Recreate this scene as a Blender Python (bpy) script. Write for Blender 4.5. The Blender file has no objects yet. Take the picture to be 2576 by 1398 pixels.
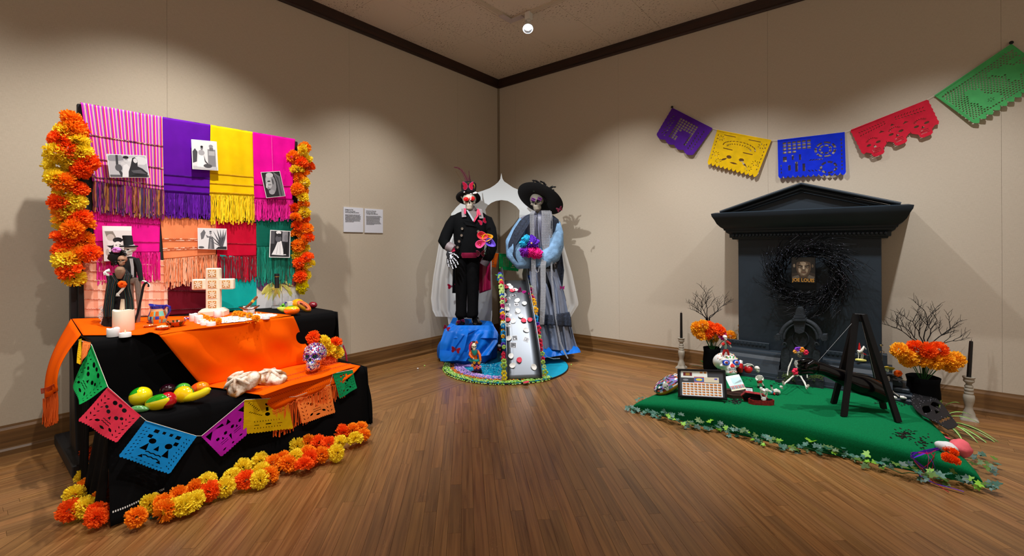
import bpy, math, random
from math import sin, cos, pi, radians, sqrt, atan2
from mathutils import Vector, Matrix, noise
import numpy as np
random.seed(7)
SC = bpy.context.scene
COL = SC.collection
# ------------------------------------------------------------------ camera
FPX, PCY, ROLL, YAW = 1149.17426, 616.62462, -0.00416, 0.68338
CAMP = Vector((4.28297, -4.96482, 1.3))
_f = Vector((-sin(YAW), cos(YAW), 0)); _r = Vector((cos(YAW), sin(YAW), 0)); _u = Vector((0, 0, 1))
CR = _r*cos(ROLL)+_u*sin(ROLL); CU = -_r*sin(ROLL)+_u*cos(ROLL); CF = _f
cd = bpy.data.cameras.new('camera'); cam = bpy.data.objects.new('camera', cd); COL.objects.link(cam)
cam.matrix_world = Matrix(((CR.x, CU.x, -CF.x, CAMP.x), (CR.y, CU.y, -CF.y, CAMP.y), (CR.z, CU.z, -CF.z, CAMP.z), (0, 0, 0, 1)))
cd.sensor_width = 36; cd.lens = FPX*36/2576; cd.shift_y = (PCY-699)/2576; cd.clip_end = 60; cd.clip_start = .05
SC.camera = cam
# ------------------------------------------------------------------ light and exposure
SC.view_settings.view_transform = 'Standard'; SC.view_settings.look = 'None'
SC.view_settings.gamma = 1; SC.view_settings.exposure = 0.0; SC.view_settings.use_curve_mapping = False
w = bpy.data.worlds.new('world'); SC.world = w; w.use_nodes = True
w.node_tree.nodes['Background'].inputs[0].default_value = (1.0, .86, .70, 1)
w.node_tree.nodes['Background'].inputs[1].default_value = .58
def spot(loc, at, energy, size, blend=.5, col=(1, .965, .91), rad=.03, name='track_or_fill_spot'):
    l = bpy.data.lights.new(name, 'SPOT'); l.energy = energy; l.spot_size = radians(size); l.spot_blend = blend
    l.color = col; l.shadow_soft_size = rad
    o = bpy.data.objects.new(name, l); COL.objects.link(o); o.location = loc
    o.rotation_euler = (Vector(at)-Vector(loc)).to_track_quat('-Z', 'Y').to_euler(); return o
COOL = (.93, .97, 1.0)
spot((1.27, -4.02, 3.5), (.35, -3.85, .9), 260, 92, 1)
spot((3.3, -4.5, 3.5), (1.1, -3.9, .5), 190, 50, .9)  # weaker fill lamp for the altar front, added off the track
spot((3.3, -3.2, 3.5), (1.0, -3.8, .6), 130, 50, .9)  # second altar fill lamp, also added away from the track
spot((1.27, -2.35, 3.5), (.25, -2.1, .5), 170, 84, 1, (1, .98, .95))
spot((1.27, -5.5, 3.5), (.25, -5.2, .6), 130, 90, 1, (1, .98, .95))
spot((1.40, -3.5, 3.5), (1.0, -.8, 1.15), 380, 50, 1, COOL)
spot((2.9, -1.6, 3.5), (1.1, -1.1, .6), 120, 56, 1, COOL)
spot((3.05, -1.45, 3.5), (3.2, -.45, .5), 250, 86, 1, (.97, .98, 1))
spot((4.8, -1.5, 3.5), (4.45, -.45, .5), 250, 86, 1, (.97, .98, 1))
spot((3.9, -1.9, 3.5), (3.85, -1.1, .1), 130, 60, 1, (.97, .98, 1))
spot((2.1, -1.35, 3.5), (2.0, -.25, .5), 170, 84, 1, (1, .98, .95))
spot((3.0, -3.2, 3.5), (2.7, -2.8, 0), 80, 100, 1)  # fill lamp added for general light on the floor, not on the track
# ------------------------------------------------------------------ helpers
def ray(px, py): return (CR*((px-1288)/FPX) - CU*((py-PCY)/FPX) + CF)
def onp(px, py, ax, val):
    d = ray(px, py); return CAMP + d*((val-CAMP[ax])/d[ax])
def Fl(px, py, z=0.): return onp(px, py, 2, z)
def onx(px, py, x): return onp(px, py, 0, x)
def ony(px, py, y): return onp(px, py, 1, y)
def atd(px, py, dep): return CAMP + ray(px, py)*dep
def dep(P): return (Vector(P)-CAMP).dot(CF)
def pxm(P): return FPX/dep(P)
def h2l(h):
    if not isinstance(h, str): return tuple(h)[:3]
    h = h.lstrip('#'); o = []
    for i in (0, 2, 4):
        c = int(h[i:i+2], 16)/255; o.append(c/12.92 if c <= .04045 else ((c+.055)/1.055)**2.4)
    return tuple(o)
MATS = {}
def mat(name, col='#808080', rough=.6, metal=0., noise_s=0., amt=.15, bump=0., bs=None, bd=.01, trans=0., alpha=1., coat=0., emis=0., spec=.5, rnd=0., sheen=0., ior=1.45, attr=False, sub=0., tex='Object', transl=0.):
    if name in MATS: return MATS[name]
    m = bpy.data.materials.new(name); m.use_nodes = True; nt = m.node_tree; N = nt.nodes; Lk = nt.links
    b = N['Principled BSDF']; c = h2l(col)
    b.inputs['Base Color'].default_value = (*c, 1); b.inputs['Roughness'].default_value = rough; b.inputs['Metallic'].default_value = metal
    b.inputs['Specular IOR Level'].default_value = spec; b.inputs['IOR'].default_value = ior
    if trans: b.inputs['Transmission Weight'].default_value = trans
    if alpha < 1: b.inputs['Alpha'].default_value = alpha
    if coat: b.inputs['Coat Weight'].default_value = coat; b.inputs['Coat Roughness'].default_value = .08
    if sheen: b.inputs['Sheen Weight'].default_value = sheen
    if sub: b.inputs['Subsurface Weight'].default_value = sub; b.inputs['Subsurface Radius'].default_value = (.02, .015, .01)
    if emis: b.inputs['Emission Color'].default_value = (*c, 1); b.inputs['Emission Strength'].default_value = emis
    tc = N.new('ShaderNodeTexCoord')
    src = None
    if attr:
        a = N.new('ShaderNodeVertexColor'); a.layer_name = 'Col'; src = a.outputs['Color']
    if noise_s or rnd:
        hs = N.new('ShaderNodeHueSaturation')
        if src: Lk.new(src, hs.inputs['Color'])
        else: hs.inputs['Color'].default_value = (*c, 1)
        v = N.new('ShaderNodeMath'); v.operation = 'ADD'; v.inputs[0].default_value = 1; v.inputs[1].default_value = 0
        if noise_s:
            n = N.new('ShaderNodeTexNoise'); n.inputs['Scale'].default_value = noise_s; n.inputs['Detail'].default_value = 4
            Lk.new(tc.outputs[tex], n.inputs['Vector'])
            mr = N.new('ShaderNodeMapRange'); mr.inputs[1].default_value = .3; mr.inputs[2].default_value = .7; mr.inputs[3].default_value = 1-amt; mr.inputs[4].default_value = 1+amt
            Lk.new(n.outputs[0], mr.inputs[0]); Lk.new(mr.outputs[0], v.inputs[0])
        if rnd:
            oi = N.new('ShaderNodeObjectInfo'); m2 = N.new('ShaderNodeMapRange'); m2.inputs[3].default_value = -rnd; m2.inputs[4].default_value = rnd
            Lk.new(oi.outputs['Random'], m2.inputs[0]); Lk.new(m2.outputs[0], v.inputs[1])
        Lk.new(v.outputs[0], hs.inputs['Value']); src = hs.outputs[0]
    if src: Lk.new(src, b.inputs['Base Color'])
    if bump:
        n = N.new('ShaderNodeTexNoise'); n.inputs['Scale'].default_value = bs or 60; n.inputs['Detail'].default_value = 3
        Lk.new(tc.outputs[tex], n.inputs['Vector'])
        bp = N.new('ShaderNodeBump'); bp.inputs['Strength'].default_value = bump; bp.inputs['Distance'].default_value = bd
        Lk.new(n.outputs[0], bp.inputs['Height']); Lk.new(bp.outputs[0], b.inputs['Normal'])
    if transl:
        t = N.new('ShaderNodeBsdfTranslucent'); t.inputs[0].default_value = (*c, 1)
        if src: Lk.new(src, t.inputs[0])
        mx = N.new('ShaderNodeMixShader'); mx.inputs[0].default_value = transl
        Lk.new(b.outputs[0], mx.inputs[1]); Lk.new(t.outputs[0], mx.inputs[2]); Lk.new(mx.outputs[0], N['Material Output'].inputs[0])
    MATS[name] = m; return m
def nodes(m): return m.node_tree.nodes, m.node_tree.links
XF = {}
def _reg(o, M): XF[o.name] = M
def xf(o): return XF.get(o.name, Matrix.Identity(4))
def tag(o, label=None, cat=None, group=None, kind=None):
    if label: o['label'] = label
    if cat: o['category'] = cat
    if group: o['group'] = group
    if kind: o['kind'] = kind
    return o
def thing(name, label, cat, loc=(0, 0, 0), rot=0., group=None, M=None):
    o = bpy.data.objects.new(name, None); COL.objects.link(o); o.empty_display_size = .05
    if M is None: M = Matrix.Translation(Vector(loc)) @ Matrix.Rotation(rot, 4, 'Z')
    o.matrix_world = M; _reg(o, M.copy()); return tag(o, label, cat, group)
class G:
    """collects shapes into one mesh"""
    def __init__(s): s.v = []; s.f = []; s.mi = []; s.fc = []; s.M = Matrix.Identity(4); s.m = 0; s.c = (1, 1, 1); s.uv = None
    def add(s, vs, fs):
        o = len(s.v); M = s.M
        s.v += [M @ Vector(p) for p in vs]
        for f in fs: s.f.append([i+o for i in f]); s.mi.append(s.m); s.fc.append(s.c)
        return s
    def at(s, loc=(0, 0, 0), rot=(0, 0, 0), sc=1):
        from mathutils import Euler
        s.M = Matrix.Translation(Vector(loc)) @ Euler(rot).to_matrix().to_4x4() @ (Matrix.Scale(sc, 4) if not isinstance(sc, tuple) else Matrix.Diagonal((*sc, 1))); return s
    def mt(s, i): s.m = i; return s
    def co(s, c): s.c = h2l(c); return s
    def box(s, x0, x1, y0, y1, z0, z1, b=0.):
        if b <= 0:
            return s.add([(x, y, z) for x in (x0, x1) for y in (y0, y1) for z in (z0, z1)], [(0, 1, 3, 2), (4, 6, 7, 5), (0, 4, 5, 1), (2, 3, 7, 6), (0, 2, 6, 4), (1, 5, 7, 3)])
        vs = []; idx = {}
        for ix, x in enumerate((x0, x1)):
            for iy, y in enumerate((y0, y1)):
                for iz, z in enumerate((z0, z1)):
                    sx, sy, sz = (1, -1)[ix], (1, -1)[iy], (1, -1)[iz]
                    idx[ix, iy, iz] = len(vs); vs += [(x, y+sy*b, z+sz*b), (x+sx*b, y, z+sz*b), (x+sx*b, y+sy*b, z)]
        I = lambda a, b_, c, k: idx[a, b_, c]+k
        fs = []
        for a in (0, 1):
            fs += [[I(a, 0, 0, 0), I(a, 1, 0, 0), I(a, 1, 1, 0), I(a, 0, 1, 0)], [I(0, a, 0, 1), I(1, a, 0, 1), I(1, a, 1, 1), I(0, a, 1, 1)], [I(0, 0, a, 2), I(1, 0, a, 2), I(1, 1, a, 2), I(0, 1, a, 2)]]
            for b_ in (0, 1):
                fs += [[I(a, b_, 0, 0), I(a, b_, 1, 0), I(a, b_, 1, 1), I(a, b_, 0, 1)], [I(a, 0, b_, 0), I(a, 1, b_, 0), I(a, 1, b_, 2), I(a, 0, b_, 2)], [I(0, a, b_, 1), I(1, a, b_, 1), I(1, a, b_, 2), I(0, a, b_, 2)]]
                for c in (0, 1): fs.append([I(a, b_, c, 0), I(a, b_, c, 1), I(a, b_, c, 2)])
        return s.add(vs, fs)
    def rings(s, R, cap0=True, cap1=True, closed=True):
        n = len(R[0]); vs = [p for r in R for p in r]; fs = []
        for i in range(len(R)-1):
            for j in range(n if closed else n-1):
                k = (j+1) % n; fs.append([i*n+j, i*n+k, (i+1)*n+k, (i+1)*n+j])
        if cap0 and closed: fs.append(list(range(n))[::-1])
        if cap1 and closed: fs.append([(len(R)-1)*n+j for j in range(n)])
        return s.add(vs, fs)
    def loft(s, secs, n=16, **k):
        """secs: (x,y,z,rx,ry[,rotz]) horizontal ellipses stacked"""
        R = []
        for q in secs:
            x, y, z, rx, ry = q[:5]; a0 = q[5] if len(q) > 5 else 0; ca, sa = cos(a0), sin(a0); r = []
            for j in range(n):
                t = 2*pi*j/n; ex, ey = rx*cos(t), ry*sin(t); r.append((x+ex*ca-ey*sa, y+ex*sa+ey*ca, z))
            R.append(r)
        return s.rings(R, **k)
    def lathe(s, prof, n=20, **k): return s.loft([(0, 0, z, max(r, 1e-4), max(r, 1e-4)) for r, z in prof], n, **k)
    def tube(s, pts, r, n=8, flat=1., cap=True, up=None):
        pts = [Vector(p) for p in pts]; m = len(pts)
        if not hasattr(r, '__len__'): r = [r]*m
        prev = None; R = []
        for i, p in enumerate(pts):
            d = (pts[min(i+1, m-1)]-pts[max(i-1, 0)])
            if d.length < 1e-9: d = Vector((0, 0, 1))
            d.normalize()
            if prev is None:
                a = Vector(up) if up else (Vector((0, 0, 1)) if abs(d.z) < .9 else Vector((1, 0, 0)))
                e1 = d.cross(a)
                if e1.length < 1e-6: e1 = d.orthogonal()
                e1.normalize()
            else:
                e1 = prev-d*prev.dot(d)
                if e1.length < 1e-6: e1 = d.orthogonal()
                e1.normalize()
            prev = e1; e2 = d.cross(e1)
            R.append([p+e1*(r[i]*cos(2*pi*j/n))+e2*(r[i]*flat*sin(2*pi*j/n)) for j in range(n)])
        return s.rings(R, cap, cap)
    def ell(s, c, r, nu=12, nv=8, f=None):
        if not hasattr(r, '__len__'): r = (r, r, r)
        vs = [(c[0], c[1], c[2]-r[2])]; fs = []
        for i in range(1, nv):
            a = -pi/2+pi*i/nv
            for j in range(nu):
                t = 2*pi*j/nu; vs.append((c[0]+r[0]*cos(a)*cos(t), c[1]+r[1]*cos(a)*sin(t), c[2]+r[2]*sin(a)))
        vs.append((c[0], c[1], c[2]+r[2]))
        if f: vs = [f(Vector(p)) for p in vs]
        L = len(vs)-1
        for j in range(nu):
            k = (j+1) % nu; fs.append([0, 1+k, 1+j]); fs.append([L, 1+(nv-2)*nu+j, 1+(nv-2)*nu+k])
            for i in range(nv-2): fs.append([1+i*nu+j, 1+i*nu+k, 1+(i+1)*nu+k, 1+(i+1)*nu+j])
        return s.add(vs, fs)
    def grid(s, fn, nu, nv, closeu=False):
        vs = [fn(i/nu, j/nv) for j in range(nv+1) for i in range(nu+1)]
        return s.add(vs, [[j*(nu+1)+i, j*(nu+1)+i+1, (j+1)*(nu+1)+i+1, (j+1)*(nu+1)+i] for j in range(nv) for i in range(nu)])
    def prism(s, pts, d):
        """closed 3D outline extruded by vector d"""
        n = len(pts); d = Vector(d); P = [Vector(p) for p in pts]
        return s.add(P+[p+d for p in P], [list(range(n))[::-1], list(range(n, 2*n))]+[[i, (i+1) % n, n+(i+1) % n, n+i] for i in range(n)])
    def build(s, name, mats, parent=None, world=False, smooth=True, label=None, cat=None, group=None, kind=None, uvf=None, solid=0., angle=40, sub=0):
        if not isinstance(mats, (list, tuple)): mats = [mats]
        me = bpy.data.meshes.new(name)
        vs = s.v
        if parent is not None:
            if world: Mi = xf(parent).inverted(); vs = [Mi @ Vector(p) for p in vs]
            org = None
        else:
            A = np.array([tuple(p) for p in vs]); org = Vector(((A[:, 0].min()+A[:, 0].max())/2, (A[:, 1].min()+A[:, 1].max())/2, A[:, 2].min()))
            vs = [Vector(p)-org for p in vs]
        me.from_pydata([tuple(p) for p in vs], [], s.f)
        for m_ in mats: me.materials.append(m_)
        me.polygons.foreach_set('material_index', s.mi)
        if smooth: me.polygons.foreach_set('use_smooth', [True]*len(s.f))
        ca = me.color_attributes.new('Col', 'FLOAT_COLOR', 'CORNER'); buf = []
        for f, c in zip(s.f, s.fc): buf += [c[0], c[1], c[2], 1.]*len(f)
        ca.data.foreach_set('color', buf)
        if uvf:
            uv = me.uv_layers.new(name='UVMap'); W = s.v; b2 = []
            for f in s.f:
                for i in f: b2 += list(uvf(W[i]))
            uv.data.foreach_set('uv', b2)
        elif s.uv:
            uv = me.uv_layers.new(name='UVMap'); b2 = []
            for f in s.f:
                for i in f: b2 += list(s.uv[i])
            uv.data.foreach_set('uv', b2)
        me.update()
        if smooth and angle < 180:
            try: me.set_sharp_from_angle(angle=radians(angle))
            except Exception: pass
        o = bpy.data.objects.new(name, me); COL.objects.link(o)
        if parent is not None: o.parent = parent; _reg(o, xf(parent))
        else: o.location = org; _reg(o, Matrix.Translation(org))
        if solid:
            md = o.modifiers.new('solid', 'SOLIDIFY'); md.thickness = solid; md.offset = 0
        if sub:
            md = o.modifiers.new('sub', 'SUBSURF'); md.levels = sub; md.render_levels = sub
        tag(o, label, cat, group, kind); return o
def dup(root, M, label=None, group=None):
    r = root.copy(); COL.objects.link(r); r.matrix_world = M; _reg(r, M.copy())
    if label: r['label'] = label
    if group: r['group'] = group
    for ch in list(root.children):
        c = ch.copy(); COL.objects.link(c); c.parent = r
        for g in ch.children:
            d = g.copy(); COL.objects.link(d); d.parent = c
    return r
def T(x, y, z, rz=0, s=1, rx=0, ry=0):
    from mathutils import Euler
    return Matrix.Translation((x, y, z)) @ Euler((rx, ry, rz)).to_matrix().to_4x4() @ Matrix.Scale(s, 4)
def bil(c00, c10, c11, c01):
    a, b, c, d = map(Vector, (c00, c10, c11, c01))
    return lambda u, v: a*((1-u)*(1-v))+b*(u*(1-v))+c*(u*v)+d*((1-u)*v)
def curve2d(outer, holes=(), th=.0006):
    """flat sheet with holes -> (verts, faces) in the xy plane, with thickness"""
    from mathutils.geometry import delaunay_2d_cdt
    P = []; E = []
    for L in [outer]+list(holes):
        b = len(P); P += [Vector((q[0], q[1])) for q in L]; E += [(b+i, b+(i+1) % len(L)) for i in range(len(L))]
    V, _, F, _, _, _ = delaunay_2d_cdt(P, E, [], 0, 1e-6)
    def inside(x, y, L):
        c = False; j = len(L)-1
        for i in range(len(L)):
            if (L[i][1] > y) != (L[j][1] > y) and x < (L[j][0]-L[i][0])*(y-L[i][1])/(L[j][1]-L[i][1])+L[i][0]: c = not c
            j = i
        return c
    HB = [(min(q[0] for q in L), max(q[0] for q in L), min(q[1] for q in L), max(q[1] for q in L), L) for L in holes]; out = []
    for f in F:
        x = sum(V[i].x for i in f)/len(f); y = sum(V[i].y for i in f)/len(f)
        if inside(x, y, outer) and not any(a < x < b and c < y < d and inside(x, y, L) for a, b, c, d, L in HB): out.append(list(f))
    n = len(V); es = {}
    for f in out:
        for i in range(len(f)): es[f[i], f[(i+1) % len(f)]] = 1
    side = [[b, a, a+n, b+n] for a, b in es if (b, a) not in es]
    return [(v.x, v.y, th/2) for v in V]+[(v.x, v.y, -th/2) for v in V], out+[[i+n for i in reversed(f)] for f in out]+side
_FONT = {}
def text2d(txt, size=1., bold=0., align='LEFT', th=.0004, sx=1.):
    cu = bpy.data.curves.new('t', 'FONT'); cu.body = txt; cu.size = size; cu.extrude = th/2; cu.offset = bold; cu.align_x = align; cu.resolution_u = 2
    o = bpy.data.objects.new('t', cu); me = bpy.data.meshes.new_from_object(o)
    vs = [(v.co.x*sx, v.co.y, v.co.z) for v in me.vertices]; fs = [list(p.vertices) for p in me.polygons]
    bpy.data.objects.remove(o); bpy.data.curves.remove(cu); bpy.data.meshes.remove(me); return vs, fs
def frame(o, ex, ey):
    """matrix with origin o, x axis ex, y axis ey (unit, orthogonalised), z out"""
    ex = Vector(ex).normalized(); ez = ex.cross(Vector(ey)).normalized(); ey = ez.cross(ex)
    return Matrix(((ex.x, ey.x, ez.x, o[0]), (ex.y, ey.y, ez.y, o[1]), (ex.z, ey.z, ez.z, o[2]), (0, 0, 0, 1)))
PRINT = mat('printed_ink', '#ffffff', .55, attr=True)
PRINTG = mat('printed_gloss', '#ffffff', .25, attr=True)
def circ(cx, cy, r, n=16, ry=None, a0=0.): return [(cx+r*cos(a0+2*pi*i/n), cy+(ry or r)*sin(a0+2*pi*i/n)) for i in range(n)]
def leaf(cx, cy, l, w, a, n=4):
    P = [(l*t/n-l/2, w/2*sin(pi*t/n)) for t in range(n+1)]+[(l*t/n-l/2, -w/2*sin(pi*t/n)) for t in range(n-1, 0, -1)]
    return [(cx+x*cos(a)-y*sin(a), cy+x*sin(a)+y*cos(a)) for x, y in P]
def rect(x0, y0, x1, y1): return [(x0, y0), (x1, y0), (x1, y1), (x0, y1)]
def flowerh(cx, cy, r, k=6, n=24): return [(cx+r*(1+.22*cos(k*2*pi*i/n))*cos(2*pi*i/n), cy+r*(1+.22*cos(k*2*pi*i/n))*sin(2*pi*i/n)) for i in range(n)]
# ------------------------------------------------------------------ room
CEIL = 3.663
def wood(name, c1, c2, scale=1., rough=.4, coat=0., uv=True, tint=True, rays=True):
    m = bpy.data.materials.new(name); m.use_nodes = True; N, Lk = nodes(m); b = N['Principled BSDF']
    tc = N.new('ShaderNodeTexCoord'); src = tc.outputs['UV' if uv else 'Object']
    mp = N.new('ShaderNodeMapping'); mp.inputs['Scale'].default_value = (2.2*scale, 55*scale, 55*scale) if uv else (55*scale, 2.2*scale, 55*scale)
    Lk.new(src, mp.inputs[0])
    n1 = N.new('ShaderNodeTexNoise'); n1.inputs['Scale'].default_value = 1; n1.inputs['Detail'].default_value = 6; n1.inputs['Distortion'].default_value = .8
    Lk.new(mp.outputs[0], n1.inputs['Vector'])
    cr = N.new('ShaderNodeValToRGB'); cr.color_ramp.elements[0].position = .3; cr.color_ramp.elements[1].position = .68
    cr.color_ramp.elements[0].color = (*h2l(c1), 1); cr.color_ramp.elements[1].color = (*h2l(c2), 1)
    Lk.new(n1.outputs[0], cr.inputs[0]); out = cr.outputs[0]
    if rays:
        mp2 = N.new('ShaderNodeMapping'); mp2.inputs['Scale'].default_value = (34, 105, 105) if uv else (105, 34, 105)
        Lk.new(src, mp2.inputs[0])
        n2 = N.new('ShaderNodeTexNoise'); n2.inputs['Scale'].default_value = 1; n2.inputs['Detail'].default_value = 2; n2.inputs['Distortion'].default_value = 2.5
        Lk.new(mp2.outputs[0], n2.inputs['Vector'])
        mr = N.new('ShaderNodeMapRange'); mr.inputs[1].default_value = .60; mr.inputs[2].default_value = .68
        Lk.new(n2.outputs[0], mr.inputs[0])
        n3 = N.new('ShaderNodeTexNoise'); n3.inputs['Scale'].default_value = 1.7; Lk.new(src, n3.inputs['Vector'])
        m3 = N.new('ShaderNodeMapRange'); m3.inputs[1].default_value = .5; m3.inputs[2].default_value = .62; m3.inputs[4].default_value = .55; Lk.new(n3.outputs[0], m3.inputs[0])
        mu = N.new('ShaderNodeMath'); mu.operation = 'MULTIPLY'; Lk.new(mr.outputs[0], mu.inputs[0]); Lk.new(m3.outputs[0], mu.inputs[1])
        mx = N.new('ShaderNodeMix'); mx.data_type = 'RGBA'; Lk.new(mu.outputs[0], mx.inputs[0]); Lk.new(out, mx.inputs[6]); mx.inputs[7].default_value = (.42, .22, .085, 1); out = mx.outputs[2]
    if tint:
        a = N.new('ShaderNodeVertexColor'); a.layer_name = 'Col'
        mx = N.new('ShaderNodeMix'); mx.data_type = 'RGBA'; mx.blend_type = 'MULTIPLY'; mx.inputs[0].default_value = 1
        Lk.new(out, mx.inputs[6]); Lk.new(a.outputs[0], mx.inputs[7]); out = mx.outputs[2]
    Lk.new(out, b.inputs['Base Color'])
    mr = N.new('ShaderNodeMapRange'); mr.inputs[3].default_value = rough-.06; mr.inputs[4].default_value = rough+.08; Lk.new(n1.outputs[0], mr.inputs[0]); Lk.new(mr.outputs[0], b.inputs['Roughness'])
    bp = N.new('ShaderNodeBump'); bp.inputs['Strength'].default_value = .12; bp.inputs['Distance'].default_value = .002; Lk.new(n1.outputs[0], bp.inputs['Height']); Lk.new(bp.outputs[0], b.inputs['Normal'])
    if coat: b.inputs['Coat Weight'].default_value = coat; b.inputs['Coat Roughness'].default_value = .22
    MATS[name] = m; return m
OAK = wood('oak_floor', '#6e4825', '#986c3f', 1, .34, .2)
OAKT = wood('oak_trim', '#4e3417', '#77532b', .6, .42, .1, uv=False, tint=False, rays=False)
OAKY = wood('oak_trim_b', '#4e3417', '#77532b', .6, .42, .1, uv=False, tint=False, rays=False)
for m_ in (OAKT,):   # grain along x for the right wall pieces
    for n_ in m_.node_tree.nodes:
        if n_.type == 'MAPPING': n_.inputs['Scale'].default_value = (1.6, 40, 40)
CROWN = wood('dark_oak_crown', '#1c0d06', '#35190b', .6, .5, 0, uv=False, tint=False, rays=False)
CROWNX = wood('dark_oak_crown_b', '#1c0d06', '#35190b', .6, .5, 0, uv=False, tint=False, rays=False)
for n_ in CROWNX.node_tree.nodes:
    if n_.type == 'MAPPING': n_.inputs['Scale'].default_value = (1.6, 40, 40)
# linen wall covering
def linen():
    m = bpy.data.materials.new('linen_wallcovering'); m.use_nodes = True; N, Lk = nodes(m); b = N['Principled BSDF']
    tc = N.new('ShaderNodeTexCoord'); cols = []
    for sc in ((40, 40, 1500), (1500, 1500, 40)):
        mp = N.new('ShaderNodeMapping'); mp.inputs['Scale'].default_value = sc; Lk.new(tc.outputs['Object'], mp.inputs[0])
        n = N.new('ShaderNodeTexNoise'); n.inputs['Scale'].default_value = 1; n.inputs['Detail'].default_value = 3; Lk.new(mp.outputs[0], n.inputs['Vector']); cols.append(n.outputs[0])
    ad = N.new('ShaderNodeMath'); ad.operation = 'ADD'; Lk.new(cols[0], ad.inputs[0]); Lk.new(cols[1], ad.inputs[1])
    mr = N.new('ShaderNodeMapRange'); mr.inputs[1].default_value = .5; mr.inputs[2].default_value = 1.5; Lk.new(ad.outputs[0], mr.inputs[0])
    cr = N.new('ShaderNodeMix'); cr.data_type = 'RGBA'; cr.inputs[6].default_value = (*h2l('#a99c8a'), 1); cr.inputs[7].default_value = (*h2l('#ccc0ae'), 1); Lk.new(mr.outputs[0], cr.inputs[0])
    Lk.new(cr.outputs[2], b.inputs['Base Color']); b.inputs['Roughness'].default_value = .9; b.inputs['Specular IOR Level'].default_value = .15
    bp = N.new('ShaderNodeBump'); bp.inputs['Strength'].default_value = .25; bp.inputs['Distance'].default_value = .001; Lk.new(ad.outputs[0], bp.inputs['Height']); Lk.new(bp.outputs[0], b.inputs['Normal'])
    return m
LINEN = linen(); BACK = mat('wall_backing', '#7a6c58', .95)
XMAX, YMIN = 8.0, -8.6
g = G().box(-.2, -.008, YMIN, .2, 0, CEIL+.1); wl = g.build('wall_left', BACK, smooth=False, kind='structure')
sl = [0, -.81, -2.359, -3.909, -5.459, -7.0, YMIN]
for a, b in zip(sl[:-1], sl[1:]): G().box(-.008, 0, b+.0005, a-.0005-(.018 if a == 0 else 0), .02, CEIL-.02, .0004).build('wall_panel', LINEN, wl, True, False)
g = G().box(-.2, XMAX, .008, .2, 0, CEIL+.1); wr = g.build('wall_right', BACK, smooth=False, kind='structure')
sr = [0, .31, 1.864, 3.42, 4.967, 6.5, XMAX]
for a, b in zip(sr[:-1], sr[1:]): G().box(a+.0005+(.018 if a == 0 else 0), b-.0005, 0, .008, .02, CEIL-.02, .0004).build('wall_panel', LINEN, wr, True, False)
g = G().box(0, .016, -.016, 0, .17, 3.55, .002); g.build('trim_1', mat('corner_strip', '#8c7c66', .8), smooth=False, kind='structure')
# ceiling tiles
def ceilmat():
    m = mat('fissured_ceiling_tile', '#d8cab6', .9, spec=.1); N, Lk = nodes(m); b = N['Principled BSDF']
    tc = N.new('ShaderNodeTexCoord'); mp = N.new('ShaderNodeMapping'); mp.inputs['Scale'].default_value = (34, 80, 1); mp.inputs['Rotation'].default_value = (0, 0, .5); Lk.new(tc.outputs['Object'], mp.inputs[0])
    n = N.new('ShaderNodeTexNoise'); n.inputs['Scale'].default_value = 1; n.inputs['Detail'].default_value = 3; Lk.new(mp.outputs[0], n.inputs['Vector'])
    n2 = N.new('ShaderNodeTexNoise'); n2.inputs['Scale'].default_value = 1.6; n2.inputs['Detail'].default_value = 0; Lk.new(tc.outputs['Object'], n2.inputs['Vector'])
    mr = N.new('ShaderNodeMapRange'); mr.inputs[1].default_value = .61; mr.inputs[2].default_value = .66; Lk.new(n.outputs[0], mr.inputs[0])
    m2 = N.new('ShaderNodeMapRange'); m2.inputs[1].default_value = .38; m2.inputs[2].default_value = .55; Lk.new(n2.outputs[0], m2.inputs[0])
    mu = N.new('ShaderNodeMath'); mu.operation = 'MULTIPLY'; Lk.new(mr.outputs[0], mu.inputs[0]); Lk.new(m2.outputs[0], mu.inputs[1])
    mx = N.new('ShaderNodeMix'); mx.data_type = 'RGBA'; mx.inputs[6].default_value = (*h2l('#dccfbd'), 1); mx.inputs[7].default_value = (*h2l('#5a4632'), 1); Lk.new(mu.outputs[0], mx.inputs[0]); Lk.new(mx.outputs[2], b.inputs['Base Color'])
    return m
CT = ceilmat()
ce = G().box(-.2, XMAX, YMIN, .2, CEIL+.012, CEIL+.15).build('ceiling', mat('ceiling_backing', '#3a3026', .95), smooth=False, kind='structure')
TS = .60; nt = 0; rest = G()
for i in range(14):
    for j in range(15):
        x, y = i*TS, -j*TS
        bx = (x+.0012, min(x+TS, XMAX)-.0012, max(y-TS, YMIN)+.0012, y-.0012, CEIL, CEIL+.014)
        if x+y > -1.0+3.6 or x-y > 7.5: rest.box(*bx)
        else: G().box(*bx, .001).build('ceiling_tile', CT, ce, True, False); nt += 1
rest.build('ceiling_tiles_beyond', CT, ce, True, False, kind='stuff')
# crown and baseboards
def moulding(prof, name, axis, mt, x0=0):
    """prof: (out from wall, z)"""
    g = G()
    if axis == 'L': R = [[(o, YMIN, z) for o, z in prof], [(o, -o, z) for o, z in prof]]
    else: R = [[(o, -o, z) for o, z in prof], [(XMAX, -o, z) for o, z in prof]]
    g.rings(R, True, True); return g.build(name, mt, smooth=False, kind='structure')
crown = [(0, 3.541), (.016, 3.541), (.02, 3.556), (.02, 3.566), (.028, 3.57), (.03, 3.64), (.032, 3.663), (0, 3.663)]
moulding(crown, 'trim_2', 'L', CROWN); moulding(crown, 'trim_3', 'R', CROWNX)
base = [(0, 0), (.012, 0), (.012, .14), (.016, .155), (.014, .166), (.006, .1835), (0, .1835)]
base = [(0, 0), (.014, 0), (.014, .155), (.007, .17), (.005, .1835), (0, .1835)]
shoe = [(.0142, 0), (.034, 0), (.033, .03), (.026, .043), (.0142, .047)]
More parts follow.
